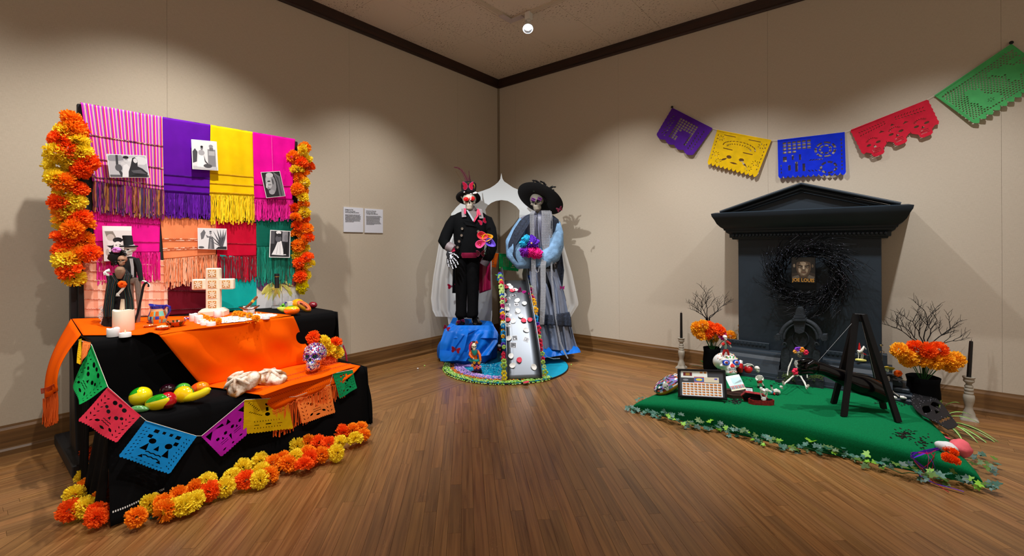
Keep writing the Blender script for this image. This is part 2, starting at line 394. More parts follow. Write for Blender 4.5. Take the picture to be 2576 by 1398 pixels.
moulding(base, 'baseboard_left', 'L', OAKY); moulding(base, 'baseboard_right', 'R', OAKT)
moulding(shoe, 'trim_4', 'L', OAKY); moulding(shoe, 'trim_5', 'R', OAKT)
# floor of planks
BX, BY, PW = 1.217, -1.15, .060
def clip(poly, a, b, c):
    out = []
    for i in range(len(poly)):
        p, q = poly[i], poly[(i+1) % len(poly)]; dp = a*p[0]+b*p[1]-c; dq = a*q[0]+b*q[1]-c
        if dp >= 0: out.append(p)
        if (dp >= 0) != (dq >= 0): t = dp/(dp-dq); out.append((p[0]+(q[0]-p[0])*t, p[1]+(q[1]-p[1])*t))
    return out
fl = G().box(-.2, XMAX, YMIN, .2, -.12, -.006).build('floor', mat('floor_gap', '#2a1408', .9), smooth=False, kind='structure')
planks = []
def run(o, ex, ey, nrow, lmin, lmax, L, clips):
    for r in range(nrow):
        s = -random.random()*1.2
        while s < L:
            ln = random.choice((.45, .6, .75, .9, 1.2, 1.5))*random.uniform(.9, 1.1)
            q = [(s+.0005, r*PW+.0005), (s+ln-.0005, r*PW+.0005), (s+ln-.0005, (r+1)*PW-.0005), (s+.0005, (r+1)*PW-.0005)]
            P = [(o[0]+a*ex[0]+b*ey[0], o[1]+a*ex[1]+b*ey[1]) for a, b in q]
            for c in clips: P = clip(P, *c) if len(P) > 2 else []
            if len(P) > 2: planks.append((P, ex, ey))
            s += ln
s2 = sqrt(.5)
field = [(1, 0, BX), (0, -1, -BY), (-1, 0, -XMAX+.0), (0, 1, YMIN)]
run((BX, BY), (0, -1), (-1, 0), int(BX/PW)+1, 0, 0, 7.5, [(0, 1, YMIN), (1, 0, .001), (-1, -1, 0 + -(BX+BY))]) if 0 else None
# left border (along y), right border (along x), mitred on the corner diagonal
run((BX, 0), (0, -1), (-1, 0), 21, 0, 0, 8.7, [(1, 0, .0), (0, 1, YMIN), (-1/BX, -1/-BY, 0)])
run((0, BY), (1, 0), (0, 1), 20, 0, 0, 8.2, [(0, -1, 0), (-1, 0, -XMAX), (1/BX, 1/-BY, 0)])
run((XMAX+4.5, YMIN+1.0-4.5), (-s2, s2), (s2, s2), 0, 0, 0, 1, field)
o0 = (1.2-9.0*s2*0, 0)
# diagonal field: along (-1,1)/sqrt2, rows stacked along (1,1)/sqrt2
run((XMAX-0.0+0-8.2*s2+3.5, YMIN-0.0-4.6*0-5.2), (-s2, s2), (s2, s2), 190, 0, 0, 14, field)
def pk(P):
    cx = sum(p[0] for p in P)/len(P); cy = sum(p[1] for p in P)/len(P); d = (Vector((cx, cy, 0))-CAMP); w_ = d.dot(CF)
    if w_ < .9: return -1
    px = 1288+FPX*d.dot(CR)/w_; py = PCY-FPX*d.dot(CU)/w_
    if px < -200 or px > 2776 or py > 1650: return -1
    return 1/w_**2
planks.sort(key=lambda q: -pk(q[0])); rest = G(); rest.uv = []; cnt = 0
for P, ex, ey in planks:
    k = random.random(); t = random.uniform(.86, 1.12) if k > .1 else random.uniform(.72, .86)
    tint = (t*random.uniform(.96, 1.04), t, t*random.uniform(.9, 1.05)); ou, ov = random.random()*50, random.random()*50
    solo = cnt < 300 and pk(P) > 0
    g = G() if solo else rest
    if solo: g.uv = []
    g.c = tint; n = len(P); dz = random.uniform(-.0002, .0002)
    g.prism([(p[0], p[1], -.006) for p in P], (0, 0, .006+dz))
    for _ in range(2):
        for p in P: g.uv.append((p[0]*ex[0]+p[1]*ex[1]+ou, p[0]*ey[0]+p[1]*ey[1]+ov))
    if solo:
        g.build('plank', OAK, fl, True, False); cnt += 1
if rest.v: rest.build('planks_beyond', OAK, fl, True, False, kind='stuff')
# track on the ceiling and its lamp
TRK = mat('track_beige', '#c9bba6', .5); LWH = mat('lamp_white', '#d9d6cf', .4)
pc = Fl(1285, 50, 3.655); pA = Fl(1190, 0, 3.655); pB = Fl(1430, 0, 3.655)
tk = thing('lighting_track', 'beige L-shaped lighting track fixed under the tiled ceiling near the corner', 'light track', (pc.x, pc.y, 3.64))
G().box(pc.x-.018, pc.x+.018, pc.y-6, pc.y+.018, 3.645, 3.663).build('rail', TRK, tk, True, False)
G().box(pc.x+.018, pc.x+6, pc.y-.018, pc.y+.018, 3.645, 3.663).build('rail', TRK, tk, True, False)
G().box(pc.x-.03, pc.x+.16, pc.y-.03, pc.y+.03, 3.636, 3.6455).box(pc.x-.03, pc.x+.03, pc.y-.16, pc.y-.03, 3.636, 3.6455).build('connector', mat('track_joint', '#c2b6b4', .5), tk, True, False)
lp = Vector((pc.x+.20, pc.y, 3.60))
# ================================================================== shared kinds
def skull_geo(n=40, socket=True):
    """unit-height skull, face towards -y, base at z=0 -> verts, faces, dark flags"""
    def el(P, c, r): return (np.linalg.norm((P-np.array(c))/np.array(r), axis=-1)-1)*min(r)
    def smin(a, b, k): h = np.clip(.5+.5*(b-a)/k, 0, 1); return b*(1-h)+a*h-k*h*(1-h)
    def sdf(P):
        d = el(P, (0, .05, .64), (.36, .44, .36))
        for c, r in (((0, -.2, .42), (.22, .2, .28)), ((.2, -.22, .40), (.11, .12, .07)), ((-.2, -.22, .40), (.11, .12, .07)), ((0, -.22, .14), (.17, .19, .14)),
                     ((.15, -.05, .22), (.06, .14, .14)), ((-.15, -.05, .22), (.06, .14, .14)), ((0, -.33, .25), (.14, .1, .1)), ((0, -.33, .62), (.25, .08, .06))): d = smin(d, el(P, c, r), .04)
        for c, r in (((.135, -.44, .5), (.1, .15, .088)), ((-.135, -.44, .5), (.1, .15, .088)), ((0, -.46, .385), (.05, .1, .065)), ((.42, -.12, .47), (.1, .2, .13)), ((-.42, -.12, .47), (.1, .2, .13))): d = np.maximum(d, -el(P, c, r))
        return d
    nu, nv = int(n*1.6), n; D = []
    for i in range(nv+1):
        a = -pi/2+pi*i/nv
        for j in range(nu): t = 2*pi*j/nu; D.append((cos(a)*cos(t), cos(a)*sin(t), sin(a)))
    D = np.array(D); c0 = np.array((0, -.08, .45)); R = np.full(len(D), .02); done = np.zeros(len(D), bool); prev = sdf(c0+D*1.0)
    for t in np.linspace(.98, .03, 96):
        s_ = sdf(c0+D*t); hit = (s_ < 0) & ~done; fr = prev/(prev-s_+1e-9); R[hit] = t+(1-fr[hit])*.01; done |= hit; prev = s_
    V = c0+D*R[:, None]; dark = []
    F = []
    for i in range(nv):
        for j in range(nu): k = (j+1) % nu; F.append([i*nu+j, i*nu+k, (i+1)*nu+k, (i+1)*nu+j])
    for f in F:
        c = V[f].mean(0); x, y, z = abs(c[0]), c[1], c[2]
        de = ((x-.135)/.088)**2+((z-.5)/.078)**2; dn = (x/.042)**2+((z-.385)/.058)**2
        dark.append(y < -.12 and (de < 1 or dn < 1))
    return [tuple(v) for v in V], F, dark
SK = {}
def add_skull(g, M, n=24, bone=0, dark=1):
    if n not in SK: SK[n] = skull_geo(n)
    V, F, D = SK[n]; o = g.M; g.M = o @ M; b = len(g.f); g.add(V, F)
    for i, d in enumerate(D): g.mi[b+i] = dark if d else bone
    g.M = o
def add_teeth(g, M, n=9):
    o = g.M; g.M = o @ M
    for r in (.275, .225):
        for i in range(n):
            a = -1.0+2.0*i/(n-1); x, y = .135*sin(a), -.31-.105*cos(a); g.ell((x, y, r), (.015, .02, .022), 6, 4)
    m_ = g.m; g.m = 1; g.tube([(.14*sin(a), -.312-.112*cos(a), .25) for a in [-1.15+.23*i for i in range(11)]], .007, 5); g.m = m_  # mouth-line tube in the dark slot puts jaw shading between the tooth rows
    g.M = o
BONE = mat('painted_bone', '#bdb2a0', .6, noise_s=14, amt=.12, bump=.2, bs=60, bd=.003)
BONEG = mat('grey_bone', '#8f887a', .7, noise_s=9, amt=.25, bump=.4, bs=50, bd=.004)
DARK = mat('socket_black', '#0c0a09', .7)
WHITE = mat('white_enamel', '#e9e7e2', .35)
BLK = mat('black_felt', '#0b0b0d', .9, bump=.2, bs=200, bd=.001)
# marigolds
FL_COL = {'y': '#ffe53a', 'g': '#ffb000', 'o': '#ff951c', 'r': '#ff661a', 'a': '#ffb82a', 'm': '#c4128a', 'k': '#ff8a4a', 'l': '#e8d800'}
FMAT = {k: mat('tissue_'+k, c, .75, noise_s=22, amt=.22, tex='Object', transl=.22, spec=.15) for k, c in FL_COL.items()}
def flower_mesh(seed, k, npet=150, squash=.8):
    rnd = random.Random(seed); vs = []; fs = []
    def quad(*p): o = len(vs); vs.extend(p); fs.append(list(range(o, o+len(p))))
    ga = pi*(3-sqrt(5))
    for i in range(npet):
        z = 1-1.65*(i+.5)/npet; r = sqrt(max(0, 1-z*z)); a = ga*i+rnd.uniform(-.2, .2)
        d = Vector((r*cos(a), r*sin(a), z*squash)).normalized(); s_ = d.orthogonal().normalized(); s_ = (Matrix.Rotation(rnd.uniform(0, pi), 3, d) @ s_)
        L = rnd.uniform(.86, 1.08)*(1 if z < .3 else .9); w = rnd.uniform(.15, .25); cu = s_.cross(d)*rnd.uniform(-.12, .12)
        b0, m0, t0 = d*.35, d*.75*L+cu*.3, d*L+cu
        n_ = s_.cross(d)*.05
        quad(b0-s_*w*.3, b0+s_*w*.3, m0+s_*w*.8+n_, m0-s_*w*.8+n_)
        quad(m0-s_*w*.8+n_, m0+n_*-1, t0-s_*w*.35+n_*-1, t0-s_*w*1.0+n_)
        quad(m0+n_*-1, m0+s_*w*.8+n_, t0+s_*w*1.0-d*.08, t0+s_*w*.25+n_*-1)
    me = bpy.data.meshes.new('marigold_flower'); me.from_pydata([tuple(v) for v in vs], [], fs); me.materials.append(FMAT[k]); me.update(); return me
FM = {}
def marigold(parent, P, r, k, seed=None, name='marigold_flower', up=None, label=None):
    v = random.randrange(3)
    if (k, v) not in FM:
        base = FM.get(('_', v))
        if base is None: base = flower_mesh(v+5, k); FM[('_', v)] = base
        me = base.copy(); me.materials.clear(); me.materials.append(FMAT[k]); FM[k, v] = me
    o = bpy.data.objects.new(name, FM[k, v]); COL.objects.link(o)
    d = Vector(up) if up else (CAMP-Vector(P)).normalized()*.5+Vector((random.uniform(-.7, .7), random.uniform(-.7, .7), random.uniform(-.2, .9)))
    M = Matrix.Translation(P) @ d.to_track_quat('Z', 'Y').to_matrix().to_4x4() @ Matrix.Rotation(random.uniform(0, 6), 4, 'Z') @ Matrix.Diagonal((r, r, r*random.uniform(.85, 1), 1))
    o.parent = parent; o.matrix_local = xf(parent).inverted() @ M
    if label: o['label'] = label
    return o
# ---- cut paper flags
def scallop(n, d=.03, side=0, ns=8):
    """outline of a unit flag, v up (0 bottom 1 top); scalloped bottom and sides"""
    P = [(0, 1), (1, 1)]
    if side:
        for i in range(ns):
            v0 = 1-(i/ns)*(1-d)-.02
            for t in (.2, .5, .8): P.append((1+side*sin(pi*t), 1-(i+t)/ns*(1-.0)))
    for i in range(n):
        for t in (0, .25, .5, .75): P.append((1-(i+t)/n, -d*sin(pi*t) if t else 0.0))
    P.append((0, 0))
    if side:
        for i in range(ns-1, -1, -1):
            for t in (.8, .5, .2): P.append((-side*sin(pi*t), 1-(i+t)/ns))
    return P
def skullface(cx, cy, s, style=0):
    H = [circ(cx-.3*s, cy+.12*s, .13*s, 10) if style != 2 else flowerh(cx-.3*s, cy+.1*s, .13*s), circ(cx+.3*s, cy+.12*s, .13*s, 10) if style != 2 else flowerh(cx+.3*s, cy+.1*s, .13*s)]
    H.append([(cx, cy+.02*s), (cx+.1*s, cy-.22*s), (cx-.1*s, cy-.22*s)])
    for k, yy in enumerate((-.38, -.55)):
        z = [(cx+(-.3+.1*i)*s, cy+(yy+(.035 if i % 2 else .0))*s) for i in range(7)]
        H.append(z+[(x, y-.05*s) for x, y in reversed(z)])
    return H
def leaves(pts, l=.09, w=.025):
    return [leaf(x, y, l, w, a) for x, y, a in pts]
def vfern(x, y0, y1, n, sp=.05):
    P = []
    for i in range(n):
        y = y0+(y1-y0)*i/max(1, n-1); P += [(x-sp, y, 2.2), (x+sp, y, .95)]
    return leaves(P, .085, .028)
def design(k):
    H = []
    if k == 'skull':
        H = vfern(.13, .12, .8, 6)+vfern(.87, .12, .8, 6)+skullface(.5, .5, .42)
        H += [circ(.36, .83, .06, 8), circ(.5, .86, .05, 8), circ(.64, .83, .06, 8), circ(.27, .62, .045, 8), circ(.73, .62, .045, 8), leaf(.3, .2, .14, .07, .6), leaf(.7, .2, .14, .07, -.6), leaf(.5, .13, .16, .07, 0)]
    elif k == 'face':
        H = skullface(.5, .5, .55)+[rect(.24, .78, .33, .87), rect(.4, .8, .46, .87), rect(.54, .8, .6, .87), rect(.67, .78, .76, .87), rect(.2, .62, .28, .71), rect(.72, .62, .8, .71)]
        H += [[(.2, .3), (.34, .3), (.3, .5)], [(.8, .3), (.66, .3), (.7, .5)], [(.26, .12), (.36, .12), (.32, .2)], [(.74, .12), (.64, .12), (.68, .2)]]
        for i in range(9): H += [leaf(.07, .08+i*.095, .05, .02, .9), leaf(.13, .12+i*.09, .05, .02, .9), leaf(.93, .08+i*.095, .05, .02, 2.2), leaf(.87, .12+i*.09, .05, .02, 2.2)]
        for i in range(8): H.append(leaf(.2+i*.085, .05, .05, .018, .3))
    elif k == 'two':
        H = skullface(.3, .5, .36, 2)+skullface(.72, .52, .36, 2)+[[(.04, .88), (.2, .88), (.06, .66)], [(.25, .88), (.42, .88), (.44, .78), (.34, .82)], [(.55, .88), (.6, .72), (.48, .74)], [(.8, .88), (.96, .88), (.94, .7)], [(.46, .4), (.54, .4), (.5, .2)], leaf(.2, .12, .14, .05, .2), leaf(.5, .1, .1, .06, 0), leaf(.8, .12, .14, .05, -.2)]
    elif k == 'words':
        for i in range(7): H += leaves([(.1+i*.035, .9-i*.04, .8), (.9-i*.035, .9-i*.04, 2.3), (.12+i*.04, .62-i*.02, .4), (.88-i*.04, .62-i*.02, 2.7)], .07, .022)
        H += [rect(.47, .62, .53, .74), circ(.5, .83, .045, 8), circ(.5, .52, .06, 8), rect(.44, .2, .56, .235), rect(.2, .2, .3, .22), rect(.7, .2, .8, .22)]
        for i in range(10): H += [rect(.2+i*.06, .3, .215+i*.06, .34), rect(.2+i*.06, .1, .215+i*.06, .14)]
    elif k == 'purple':
        for i in range(7):
            for j in range(9):
                x, y = .28+i*.067, .14+j*.08
                if (x-.5)**2*4+(y-.35)**2 > .035 or j > 5:
                    if not (.42 < x < .62 and y < .5): H.append(rect(x, y, x+.05, y+.06))
        H += leaves([(.1+.02*(i % 2), .15+i*.09, 1.1) for i in range(8)]+[(.18, .12+i*.09, 1.2) for i in range(7)]+[(.9, .15+i*.09, 2.0) for i in range(8)]+[(.82, .12+i*.09, 2.0) for i in range(7)], .075, .028)
    elif k == 'yellow':
        for i in range(15): a = pi*i/14; H.append(leaf(.5+.3*cos(a), .62+.16*sin(a), .06, .022, a+1.57)); H.append(leaf(.5+.22*cos(a), .6+.1*sin(a), .05, .018, a))
        for cx, cy in ((.12, .3), (.88, .3), (.12, .78), (.88, .78), (.2, .12), (.8, .12)):
            for j in range(7): a = 2*pi*j/7; H.append(leaf(cx+.05*cos(a), cy+.06*sin(a), .05, .016, a))
        H += [rect(.22, .5, .4, .525), rect(.6, .5, .78, .525), circ(.38, .3, .05, 8), circ(.62, .3, .05, 8), leaf(.3, .2, .15, .05, .8), leaf(.7, .2, .15, .05, -.8), leaf(.5, .16, .16, .05, 0), rect(.16, .88, .38, .9), rect(.62, .88, .84, .9)]
        H += leaves([(.05, .15+i*.1, 1.57) for i in range(8)]+[(.95, .15+i*.1, 1.57) for i in range(8)], .06, .018)
    elif k == 'blue':
        for i in range(6):
            for j in range(4):
                x, y = .08+i*.075, .6+j*.085
                if not (i > 2 and j < 1): H.append(rect(x, y, x+.055, y+.06))
        H += [rect(.08, .38, .14, .52), rect(.16, .14, .2, .28), rect(.27, .1, .31, .36), rect(.38, .1, .42, .3), rect(.22, .42, .25, .55), rect(.33, .4, .36, .55)]
        for cx, cy, r in ((.72, .62, .2), (.72, .62, .12), (.76, .16, .16)):
            for j in range(7):
                a0, a1 = 2*pi*j/7+.12, 2*pi*(j+1)/7-.12
                H.append([(cx+r*.8*cos(a), cy+r*cos(0)*sin(a)) for a in (a0, (a0+a1)/2, a1)]+[(cx+(r-.045)*.8*cos(a), cy+(r-.045)*sin(a)) for a in (a1, (a0+a1)/2, a0)])
        H += leaves([(.05, .1+.09*i, 1.57) for i in range(3)]+[(.95, .1+.09*i, 1.57) for i in range(9)]+[(.5+.04*i, .38, .7) for i in range(5)]+[(.48+.05*i, .1, 2.2) for i in range(4)], .07, .022)
    elif k == 'red3':
        for cx, cy in ((.18, .3), (.5, .36), (.82, .3)):
            H += [circ(cx-.065, cy+.06, .034, 10), circ(cx+.065, cy+.06, .034, 10), [(cx, cy+.02), (cx+.025, cy-.06), (cx-.025, cy-.06)]]
            for q in (-.12, -.165, -.21): H.append(rect(cx-.055, cy+q, cx+.055, cy+q+.014))
            for i in range(9): a = pi*i/8; H.append(leaf(cx+.065*cos(a), cy+.17+.06*sin(a), .05, .014, a))
        for i in range(10): H += [leaf(.08+i*.038, .72+i*.008, .05, .016, 1.0), leaf(.08+i*.038, .82+i*.004, .05, .016, 2.1), leaf(.92-i*.038, .72+i*.008, .05, .016, 2.1), leaf(.92-i*.038, .82+i*.004, .05, .016, 1.0)]
        H += [[(.34, .64), (.38, .58), (.3, .59)], [(.66, .64), (.7, .59), (.62, .58)], [(.5, .72), (.53, .66), (.47, .66)], [(.34, .3), (.355, .16), (.325, .16)], [(.66, .3), (.675, .16), (.645, .16)]]
    elif k == 'lattice':
        sil = [(.3, .5, .085, .1), (.3, .36, .08, .1), (.35, .22, .13, .13), (.28, .62, .05, .05), (.23, .42, .04, .12), (.72, .62, .1, .08), (.62, .7, .07, .05), (.82, .48, .08, .12), (.74, .4, .07, .12), (.88, .66, .06, .06)]
        for j in range(19):
            for i in range(25):
                x = .05+i*.0375+(.01875 if j % 2 else 0); y = .07+j*.044
                if x > .95 or any(((x-a)/c)**2+((y-b)/d)**2 < 1 for a, b, c, d in sil) or (y > .82 and .12 < x < .88 and j % 3 != 0): continue
                H.append([(x-.0155, y), (x, y-.0185), (x+.0155, y), (x, y+.0185)])
        H += [leaf(.08, .78, .12, .02, .3+i*.3) for i in range(0)]
        for cx in (.13, .87):
            for i in range(5): H.append(leaf(cx+.03*(i-2), .88-.01*abs(i-2), .07, .014, 1.57-(i-2)*.25))
        for j in range(6): a = 2*pi*j/6; H.append(leaf(.36+.03*cos(a), .22+.035*sin(a), .035, .012, a))
    elif k == 'mini':
        for i in range(4):
            for j in range(7): H.append(rect(.2+i*.08, .2+j*.09, .245+i*.08, .25+j*.09))
        H += leaves([(.1, .2+i*.12, 1.5) for i in range(6)], .06, .025)+[circ(.7, .3, .05, 8), circ(.7, .5, .04, 8), rect(.6, .15, .8, .2), leaf(.72, .7, .14, .05, 1.0)]
    return H
def flag(parent, pts, k, m, outline=None, wave=.004, seed=0, label=None, name='paper_flag', ph=0., hem=True):
    """pts: corner points top-left, top-right, bottom-right, bottom-left"""
    tl, tr, br, bl = map(Vector, pts); f = bil(bl, br, tr, tl); nrm = (tr-tl).cross(tl-bl).normalized()
    vs, fs = curve2d(outline or scallop(16, .03, .012, 12), design(k), .0008)
    g = G(); out = []
    for x, y, z in vs: out.append(f(x, y)+nrm*(z+wave*sin(x*7+ph)*(1.1-y)+wave*.6*sin(y*5+x*3+ph)))
    g.add(out, fs)
    if hem: R = [f(u, .965)+nrm*(.0012+wave*sin(u*7+ph)*.1) for u in (0, 1)]; S = [f(u, 1.0)+nrm*(.0012+wave*sin(u*7+ph)*.1) for u in (0, 1)]; g.prism([R[0], R[1], S[1], S[0]], nrm*.0006)
    return g.build(name, m, parent, True, False, label=label)
def tissue(n, c): return mat('tissue_paper_'+n, c, .7, noise_s=18, amt=.1, bump=.3, bs=40, bd=.002, transl=.3, spec=.2)
# ---- flat print helper: polygons with colours on a frame
def art(g, M, items, z0=.0004, dz=.00012):
    o = g.M; g.M = o @ M
    for i, (c, P) in enumerate(items):
        g.c = h2l(c); g.add([(x, y, z0+dz*i) for x, y in P], [list(range(len(P)))])
    g.M = o; g.c = (1, 1, 1)
def blob(cx, cy, rx, ry, n=14, j=.0, s=0): rn = random.Random(s); return [(cx+rx*cos(2*pi*i/n)*(1+rn.uniform(-j, j)), cy+ry*sin(2*pi*i/n)*(1+rn.uniform(-j, j))) for i in range(n)]
# ================================================================== altar (left)
BKX = .42
WB = mat('black_painted_wood', '#15171b', .55, bump=.15, bs=40, bd=.002)
bd = thing('display_board', 'tall black freestanding backdrop board on wooden feet behind the altar table', 'display board', (BKX, -3.79, 0))
G().box(BKX-.035, BKX, -4.47, -3.10, .14, 2.188, .004).build('board', WB, bd, True, False)
for y0 in (-4.50, -3.17):
    G().box(.05, .75, y0-.04, y0+.06, 0, .07, .006).build('foot_beam', WB, bd, True, False)
    g = G(); g.prism([(.40, y0, .07), (.56, y0, .07), (.48, y0, .62), (.43, y0, .7), (.40, y0, .7)], (0, .045, 0)); g.build('brace', WB, bd, True, False)
    G().box(.33, .385, y0, y0+.06, .07, 2.1, .003).build('post', WB, bd, True, False)
BC = mat('black_cotton', '#08080a', .95, noise_s=3, amt=.12, bump=.3, bs=5, bd=.006, spec=.12)
def ripple(y, k=1.): return (.012*sin(y*9+1)+.008*sin(y*17+.5)+.006*sin(y*31))*k
TZ, LZ = .80, .44
prof = [(.44, TZ), (.60, TZ), (.80, TZ), (.97, TZ), (1.015, TZ-.006), (1.03, TZ-.03), (1.03, .70), (1.02, .60), (1.0, .50), (.995, LZ+.01), (1.02, LZ), (1.15, LZ), (1.34, LZ), (1.385, LZ-.01), (1.40, LZ-.04), (1.405, .33), (1.41, .22), (1.415, .1), (1.42, .012)]
g = G()
def clothf(u, v):
    t = v*(len(prof)-1); i = min(int(t), len(prof)-2); fr = t-i; x = prof[i][0]*(1-fr)+prof[i+1][0]*fr; z = prof[i][1]*(1-fr)+prof[i+1][1]*fr
    y0 = -4.495 if z > .5 else -4.495+.05*(1-min(1, z/.44)) ; y1 = -3.105+(.07 if z < .6 else 0)*(1-z/.6)
    y = y0+(y1-y0)*u; k = 0 if i < 4 else (.25 if i < 10 else (.15 if i < 13 else .5+.9*(.44-z)/.44))
    x += ripple(y, k)
    if z < .42 and u < .16: q = (1-u/.16); x += .11*q*(.42-z)/.42; y -= .06*q*(.42-z)/.42
    if z < .7: y += .02*sin(z*9)*(1 if u > .9 else 0)
    return (x, y, z+.002*sin(y*23)*(1 if 9 < i < 13 else 0))
g.grid(clothf, 110, 54)
# end drapes
def endf(y0, sgn, x0, x1, zt):
    def f(u, v):
        x = x0+(x1-x0)*u; z = zt*(1-v)+.012*v
        return (x+.02*(u-.5)*v, y0+sgn*(.012+.045*v+.016*sin(u*16+v*2)*v), z)
    return f
g.grid(endf(-4.495, -.5, .90, 1.03, TZ-.006), 10, 12); g.grid(endf(-3.105, 1, .45, 1.03, TZ-.006), 24, 12)
g.grid(endf(-4.47, -1.0, 1.10, 1.41, LZ-.01), 14, 8); g.grid(endf(-3.09, .8, 1.0, 1.40, LZ-.01), 14, 8)
g.build('black_tablecloth', BC, label='plain black cloth covering both tiers of the altar table down to the floor', cat='tablecloth', solid=.003, angle=180)
# the two tiers under the cloth
WOODP = mat('plywood', '#8a6a45', .7)
tb = thing('folding_table', 'folding table hidden under the black and orange cloths of the altar', 'table', (.74, -3.8, 0))
G().box(.46, .985, -4.47, -3.13, TZ-.04, TZ-.012).build('tabletop', WOODP, tb, True, False)
for x in (.5, .95):
    for y in (-4.4, -3.2): G().box(x, x+.03, y, y+.03, 0, TZ-.04).build('leg', mat('grey_steel', '#777777', .4, .8), tb, True, False)
tb = thing('low_riser', 'low wooden riser hidden under the black cloth in front of the table', 'riser', (1.15, -3.8, 0))
G().box(1.02, 1.34, -4.40, -3.14, LZ-.05, LZ-.02).build('top_board', WOODP, tb, True, False)
for y in (-4.42, -3.8, -3.2): G().box(1.03, 1.33, y+.03, y+.05, 0, LZ-.05).build('side_board', WOODP, tb, True, False)
# selvage print
g = G(); a, b = Fl(262, 1293, .05), Fl(348, 1256, .06)
def cpt(u, v, off=.004):
    p = clothf(u, v); q = clothf(u+.002, v); r = clothf(u, v+.004); n = (Vector(q)-Vector(p)).cross(Vector(r)-Vector(p)).normalized(); n = n if n.x > 0 else -n; return Vector(p)+n*off
n_ = 34
for i in range(n_):
    u0 = .005+.17*i/n_; P = [cpt(u0, .962), cpt(u0+.0028, .962), cpt(u0+.0028, .967), cpt(u0, .967)]
    if i < 12: g.add(P, [[0, 1, 2, 3]])
tv, tf = text2d('VERANN KRL TEX', 1.0, .03); Lx = max(v[0] for v in tv)
g.add([cpt(.068+.06*v[0]/Lx, .968-.008*v[1]) for v in tv], tf)
g.build('selvage_print', mat('selvage_white', '#d8d8d8', .7), bpy.data.objects['black_tablecloth'], True, False)
# ---- orange shawl
OR = mat('orange_rebozo', '#ee5a00', .9, noise_s=5, amt=.08, bump=.35, bs=160, bd=.0015, spec=.08)
Z = TZ+.008
g = G()
def up(p, dz=0, dx=0): return Vector((p[0]+dx, p[1], p[2]+dz))
A0, A1, A2, A3 = Fl(209, 843, Z), Fl(398, 842, Z), Vector((.45, -3.92, Z)), Vector((.45, -4.50, Z+.055))
f = bil(A0, A1, A2, A3); g.grid(lambda u, v: f(u, v)+Vector((0, 0, .006*sin(u*9)*sin(v*3)+(.018*math.exp(-((u-.9)**2+(v-.03)**2)/.006)))), 26, 20)
B1, B2 = Vector((1.03, -3.44, Z)), Fl(640, 793, Z)
f2 = bil(A1, Vector((1.028, -3.445, Z)), Vector((.60, -3.5, Z)), A2); g.grid(lambda u, v: f2(u, v)+Vector((.02*(1-v)*sin(u*3.0)*0, 0, .003*sin(u*8+v*3))), 30, 12)
# front drop
fx = lambda u, v: None
LB, RB = Fl(532, 985, LZ+.012), Vector((1.02, -3.27, LZ+.012))
f3 = bil(Vector((1.03, A1.y, Z)), Vector((1.035, -3.445, Z)), RB, Vector((1.06, LB.y, LB.z)))
def drop(u, v):
    p = f3(u, v); k = sin(pi*min(1, v*1.1)); a_ = A1.x-1.03
    return p+Vector((a_*(1-u)**3*(1-v)+.022+.018*k*sin(u*9+v*4)+.012*k*sin(u*19-v*3)+.008*sin(v*12+u*5)*v, 0, -.004*sin(pi*v)))
g.grid(drop, 44, 24)
# over the lower tier
f4 = bil(Vector((1.06, LB.y, LZ+.010)), RB, Vector((1.39, -3.13, LZ+.008)), Fl(662, 992, LZ+.008))
g.grid(lambda u, v: f4(u, v)+Vector((0, 0, .004*sin(u*11+v*5)+.010*sin(pi*(1-v))*sin(u*7)**2*.6)), 36, 12)
P0, P1 = Fl(662, 992, LZ+.008), Vector((1.39, -3.13, LZ+.008)); P0.x = min(P0.x, 1.405)
Q0, Q1 = onx(684, 1032, 1.43), onx(868, 955, 1.425)
f5 = bil(P0, P1, Q1, Q0)
g.grid(lambda u, v: f5(u, v)+Vector((.012*sin(pi*v)+.006*sin(u*14), 0, 0)), 30, 6)
# left end hang
E0, E1 = Vector((.78, -4.505, Z)), Vector((.45, -4.505, Z+.055)); H0, H1 = ony(207, 918, -4.56), ony(163, 962, -4.62)
H0, H1 = Vector((.80, -4.57, .52)), Vector((.50, -4.60, .42))
f6 = bil(E0, E1, H1, H0)
g.grid(lambda u, v: f6(u, v)+Vector((.03*sin(pi*u)*v, -.05*sin(pi*v*.8)-.012*sin(u*12)*v, 0)), 20, 14)
orc = g.build('orange_shawl', OR, label='bright orange shawl draped diagonally across the top and front of the altar', cat='shawl', solid=.003, angle=180)
ORF = mat('orange_fringe', '#e25a06', .7)
def fringe(g, f, n, L, rnd, r=.0016, sway=.006, dirv=(0, 0, -1), off=(0, 0, 0), seg=4, knot=True):
    for i in range(n):
        u = (i+rnd.uniform(.1, .9))/n; p = Vector(f(u))+Vector(off); l = L*rnd.uniform(.8, 1.08); a = rnd.uniform(0, 6); s_ = Vector((rnd.uniform(-.3, 1), rnd.uniform(-1, 1), 0))*sway; d = Vector(dirv)
        pts = [p+d*l*t/seg+s_*(sin(t*1.7+a)*.5+t/seg*.6) for t in range(seg+1)]; g.tube(pts, [r*.9]+[r*1.2]*(seg-1)+[r*1.6], 4, cap=False)
rn = random.Random(3); g = G()
for i in range(15):   # knotted tassels along the front edge
    u = (i+.5)/15; e = f5(u, 1.0)
    for k in range(5): fringe(g, lambda t: e+Vector((0, (k-2)*.006, 0)), 1, .17 if u < .5 else .11, rn, .0018, .006, off=(.004, 0, 0))
    g.tube([f5(max(0, u-.035), .98)+Vector((.004, 0, 0)), e+Vector((.005, 0, -.012)), f5(min(1, u+.035), .98)+Vector((.004, 0, 0))], .002, 5)
